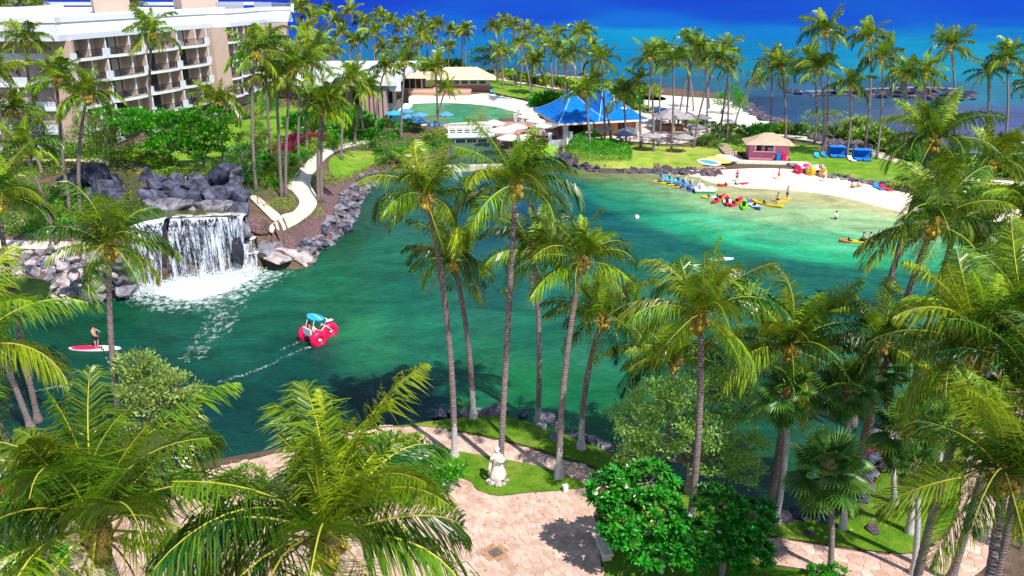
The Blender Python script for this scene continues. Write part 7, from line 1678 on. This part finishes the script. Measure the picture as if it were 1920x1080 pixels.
cluster('leafy green shrub', 'in the thicket left of the lagoon', [(560, 245, 2.2, 2.4), (578, 238, 2.2, 2.6), (595, 250, 2.0, 2.2), (612, 240, 2.2, 2.6), (628, 252, 2.0, 2.2), (640, 236, 2.6, 3.2), (655, 246, 2.4, 2.8), (668, 235, 2.6, 3.0), (682, 250, 2.2, 2.4), (696, 243, 2.2, 2.4), (700, 262, 1.8, 1.8), (660, 262, 1.8, 1.6), (620, 268, 1.6, 1.5)], ['bright_green', 'hedge_green', 'mixed_green', 'bright_green'], .26)
cluster('clipped lime shrub', 'beside the curving path far end', [(590, 275, 1.8, 1.1), (605, 270, 1.8, 1.1), (620, 278, 1.5, 1.0), (560, 290, 1.5, 1.0), (575, 285, 1.5, 1.0)], ['lime_green'])
cluster('green shrub', 'around the blue umbrellas', [(712, 228, 1.4, 1.6), (720, 240, 1.5, 1.6), (735, 238, 1.3, 1.2), (750, 246, 1.5, 1.5), (765, 240, 1.4, 1.5), (776, 248, 1.3, 1.2), (745, 258, 1.5, 1.4), (725, 262, 1.6, 1.5), (700, 278, 1.6, 1.2), (712, 290, 1.5, 1.0)], ['mixed_green', 'bright_green', 'dark_green'])
cluster('bright round shrub', 'left of the white footbridge', [(806, 268, 1.3, 1.2), (826, 258, 1.5, 1.5), (800, 258, 1.1, 1.0), (838, 272, 1.0, .9)], ['lime_green', 'mixed_green'])
cluster('dark shrub', 'on the bank under the large palm crown', [(735, 300, 1.6, 1.3), (750, 292, 1.5, 1.3), (765, 300, 1.4, 1.0), (782, 290, 1.4, 1.1), (800, 285, 1.3, 1.0), (815, 278, 1.2, 1.0), (720, 308, 1.3, 1.0)], ['mixed_green', 'dark_green', 'hedge_green'])
cluster('olive seaside shrub', 'along the path beyond the lagoon', rowpts([(880, 142), (940, 146), (1010, 157), (1080, 168), (1140, 176), (1205, 184)], 16, 3.2, 1.9, 3, 1), ['mixed_green', 'lime_green'], .4, 500)
cluster('dense green shrub', 'behind the blue roof', [(1100, 195, 3.2, 3.2), (1120, 192, 3.4, 3.6), (1140, 190, 3.2, 3.0), (1160, 192, 3.0, 2.8), (1178, 198, 2.6, 2.2), (1010, 200, 2.6, 2.4), (1025, 198, 2.8, 2.8), (1040, 196, 2.4, 2.2), (1085, 200, 2.6, 2.4)], ['bright_green', 'mixed_green'], .38)
cluster('low beach plant', 'in the strip above the white sand', rowpts([(1185, 205), (1230, 215), (1290, 230), (1345, 245), (1400, 252), (1440, 250)], 15, 1.7, 1.2), ['mixed_green', 'lime_green', 'dark_green'], .32, 380)
cluster('dark shrub', 'right of the patio under the palms', [(1316, 272, 1.6, 1.4), (1330, 275, 1.8, 1.6), (1345, 278, 1.3, 1.2), (1340, 262, 1.4, 1.2), (1425, 262, 1.8, 2.6), (1436, 258, 1.6, 2.2), (1414, 256, 1.4, 1.8)], ['dark_green', 'mixed_green', 'dark_green', 'mixed_green', 'bright_green', 'bright_green', 'bright_green'])
cluster('seaside hedge shrub', 'along the path behind the hut lawn', rowpts([(1450, 250), (1500, 252), (1560, 258), (1620, 270), (1680, 288), (1730, 305)], 14, 2.2, 1.7), ['mixed_green', 'lime_green', 'dark_green'], .32, 520)
cluster('pale green seaside bush', 'over the dark shore rocks', [(1595, 262, 2.6, 2.6), (1612, 258, 3.0, 3.2), (1635, 268, 3.2, 3.0), (1655, 275, 2.8, 2.4), (1680, 285, 2.6, 2.2), (1580, 258, 2.0, 2.0)], ['sage_green', 'mixed_green', 'sage_green'], .3, 700)
cluster('green shrub', 'right of the hut lawn toward the sea', rowpts([(1720, 300), (1790, 318), (1860, 325), (1940, 330)], 10, 2.6, 2.0), ['mixed_green', 'bright_green', 'dark_green'], .34, 600)
cluster('orange flowering shrub', 'by the upper pool path', [(172, 306, .8, .6), (183, 308, .8, .6), (255, 326, .8, .6), (268, 330, .8, .6)], ['yellow_leaf'], .14, 300)
cluster('low green shrub', 'behind the far white wing', rowpts([(540, 140), (600, 142), (660, 140), (720, 138), (780, 137), (850, 136)], 14, 4.5, 2.6), ['mixed_green', 'dark_green'], .5, 400)
cluster('garden shrub', 'along the hotel wall', rowpts([(270, 300), (330, 275), (400, 245), (440, 228), (500, 205)], 12, 1.6, 1.2), ['lime_green', 'hedge_green'], .2, 500)
# ground covers: nobody could count these leaves
leaf_carpet('ground_cover', [(-120, 350), (0, 340), (60, 348), (120, 352), (150, 365), (205, 395), (215, 408), (170, 420), (120, 425), (60, 440), (-120, 440)], 'hedge_green', 60, .45, .26, kind='stuff', seed=31)
leaf_carpet('ground_cover', [(492, 388), (520, 374), (545, 366), (556, 384), (550, 396), (530, 400), (506, 390)], 'lime_green', 70, .35, .14, kind='stuff', seed=32)
leaf_carpet('ground_cover', [(584, 330), (600, 320), (612, 335), (600, 352), (600, 372), (606, 392), (604, 408), (586, 412), (598, 385), (594, 362), (585, 345)], 'lime_green', 60, .4, .15, kind='stuff', seed=33)
leaf_carpet('ground_cover', [(455, 350), (500, 348), (545, 352), (556, 362), (545, 366), (505, 372), (480, 372), (460, 362)], 'hedge_green', 40, .3, .15, kind='stuff', seed=34)
leaf_carpet('ground_cover', [(612, 325), (640, 333), (680, 316), (700, 318), (672, 334), (648, 348), (628, 352), (608, 345)], 'lime_green', 45, .4, .16, kind='stuff', seed=35)
leaf_carpet('bright_hedge', [(1066, 291), (1066, 272), (1082, 261), (1110, 257), (1128, 258), (1128, 268), (1110, 272), (1135, 272), (1165, 276), (1183, 284), (1184, 298), (1176, 305), (1130, 305), (1095, 302)], 'hedge_green', 55, 1.25, .26, 'bright green clipped hedge mass wrapping the point below the blue roof', 'hedge', seed=36, lump=.15)
leaf_carpet('ground_cover', [(560, 235), (620, 225), (700, 232), (715, 250), (700, 285), (650, 280), (600, 290), (560, 300)], 'mixed_green', 12, .5, .3, kind='stuff', seed=37)
leaf_carpet('ground_cover', [(430, 300), (480, 290), (560, 285), (580, 300), (556, 322), (540, 345), (480, 350), (440, 345)], 'mixed_green', 20, .4, .22, kind='stuff', seed=38)
leaf_carpet('ground_cover', [(1440, 240), (1520, 250), (1620, 268), (1720, 292), (1960, 300), (1960, 345), (1800, 330), (1720, 305), (1640, 282), (1560, 264), (1440, 250)], 'mixed_green', 9, .5, .34, kind='stuff', seed=39)
leaf_carpet('ground_cover', [(-200, 300), (-200, 320), (60, 325), (120, 320), (60, 304)], 'mixed_green', 16, .6, .25, kind='stuff', seed=40)
leaf_carpet('ground_cover', [(560, 300), (560, 130), (700, 132), (850, 138), (880, 142), (740, 160), (720, 200), (640, 240), (600, 250)], 'mixed_green', 3.0, .8, .55, kind='stuff', seed=41)
leaf_carpet('ground_cover', [(1000, 192), (1060, 178), (1160, 188), (1180, 200), (1100, 205), (1040, 205)], 'mixed_green', 8, .8, .4, kind='stuff', seed=42)

leaf_carpet('ground_cover', [(60, 306), (250, 313), (262, 322), (240, 332), (215, 326), (130, 336), (60, 332)], 'mixed_green', 26, .4, .24, kind='stuff', seed=43)
leaf_carpet('ground_cover', [(704, 292), (722, 264), (800, 264), (838, 266), (834, 296), (790, 307), (738, 312), (708, 324)], 'hedge_green', 22, .45, .26, kind='stuff', seed=44)
leaf_carpet('ground_cover', [(-100, 436), (60, 434), (120, 420), (180, 412), (186, 420), (130, 432), (60, 442), (-100, 446)], 'hedge_green', 40, .35, .22, kind='stuff', seed=45)
# fallen leaves and bits blown over the plaza, the paths and the near lawns
r_ = np.random.default_rng(5); F_ = []
while len(F_) < 620:
    x, y = r_.uniform(250, 1900), r_.uniform(790, 1100); g = Pz(x, y, 1.0)
    if hz(g.x, g.y) > .85: F_.append((g.x, g.y, hz(g.x, g.y) + .085))
F_ = np.array(F_); D_ = r_.normal(0, 1, (len(F_), 3)); D_[:, 2] = .02
M['fallen_leaf'] = mat('fallen_leaf', (.25, .12, .04), .8, attr='v', col3=(.55, .42, .10))
P_, v_ = leafcloud(F_, D_, .13, .5, jit=.05, seed=6, fold=.1)
tag(inst('fallen_leaves', leafmesh('fallen_leaves', [(P_, v_)], 'fallen_leaf')), kind='stuff')
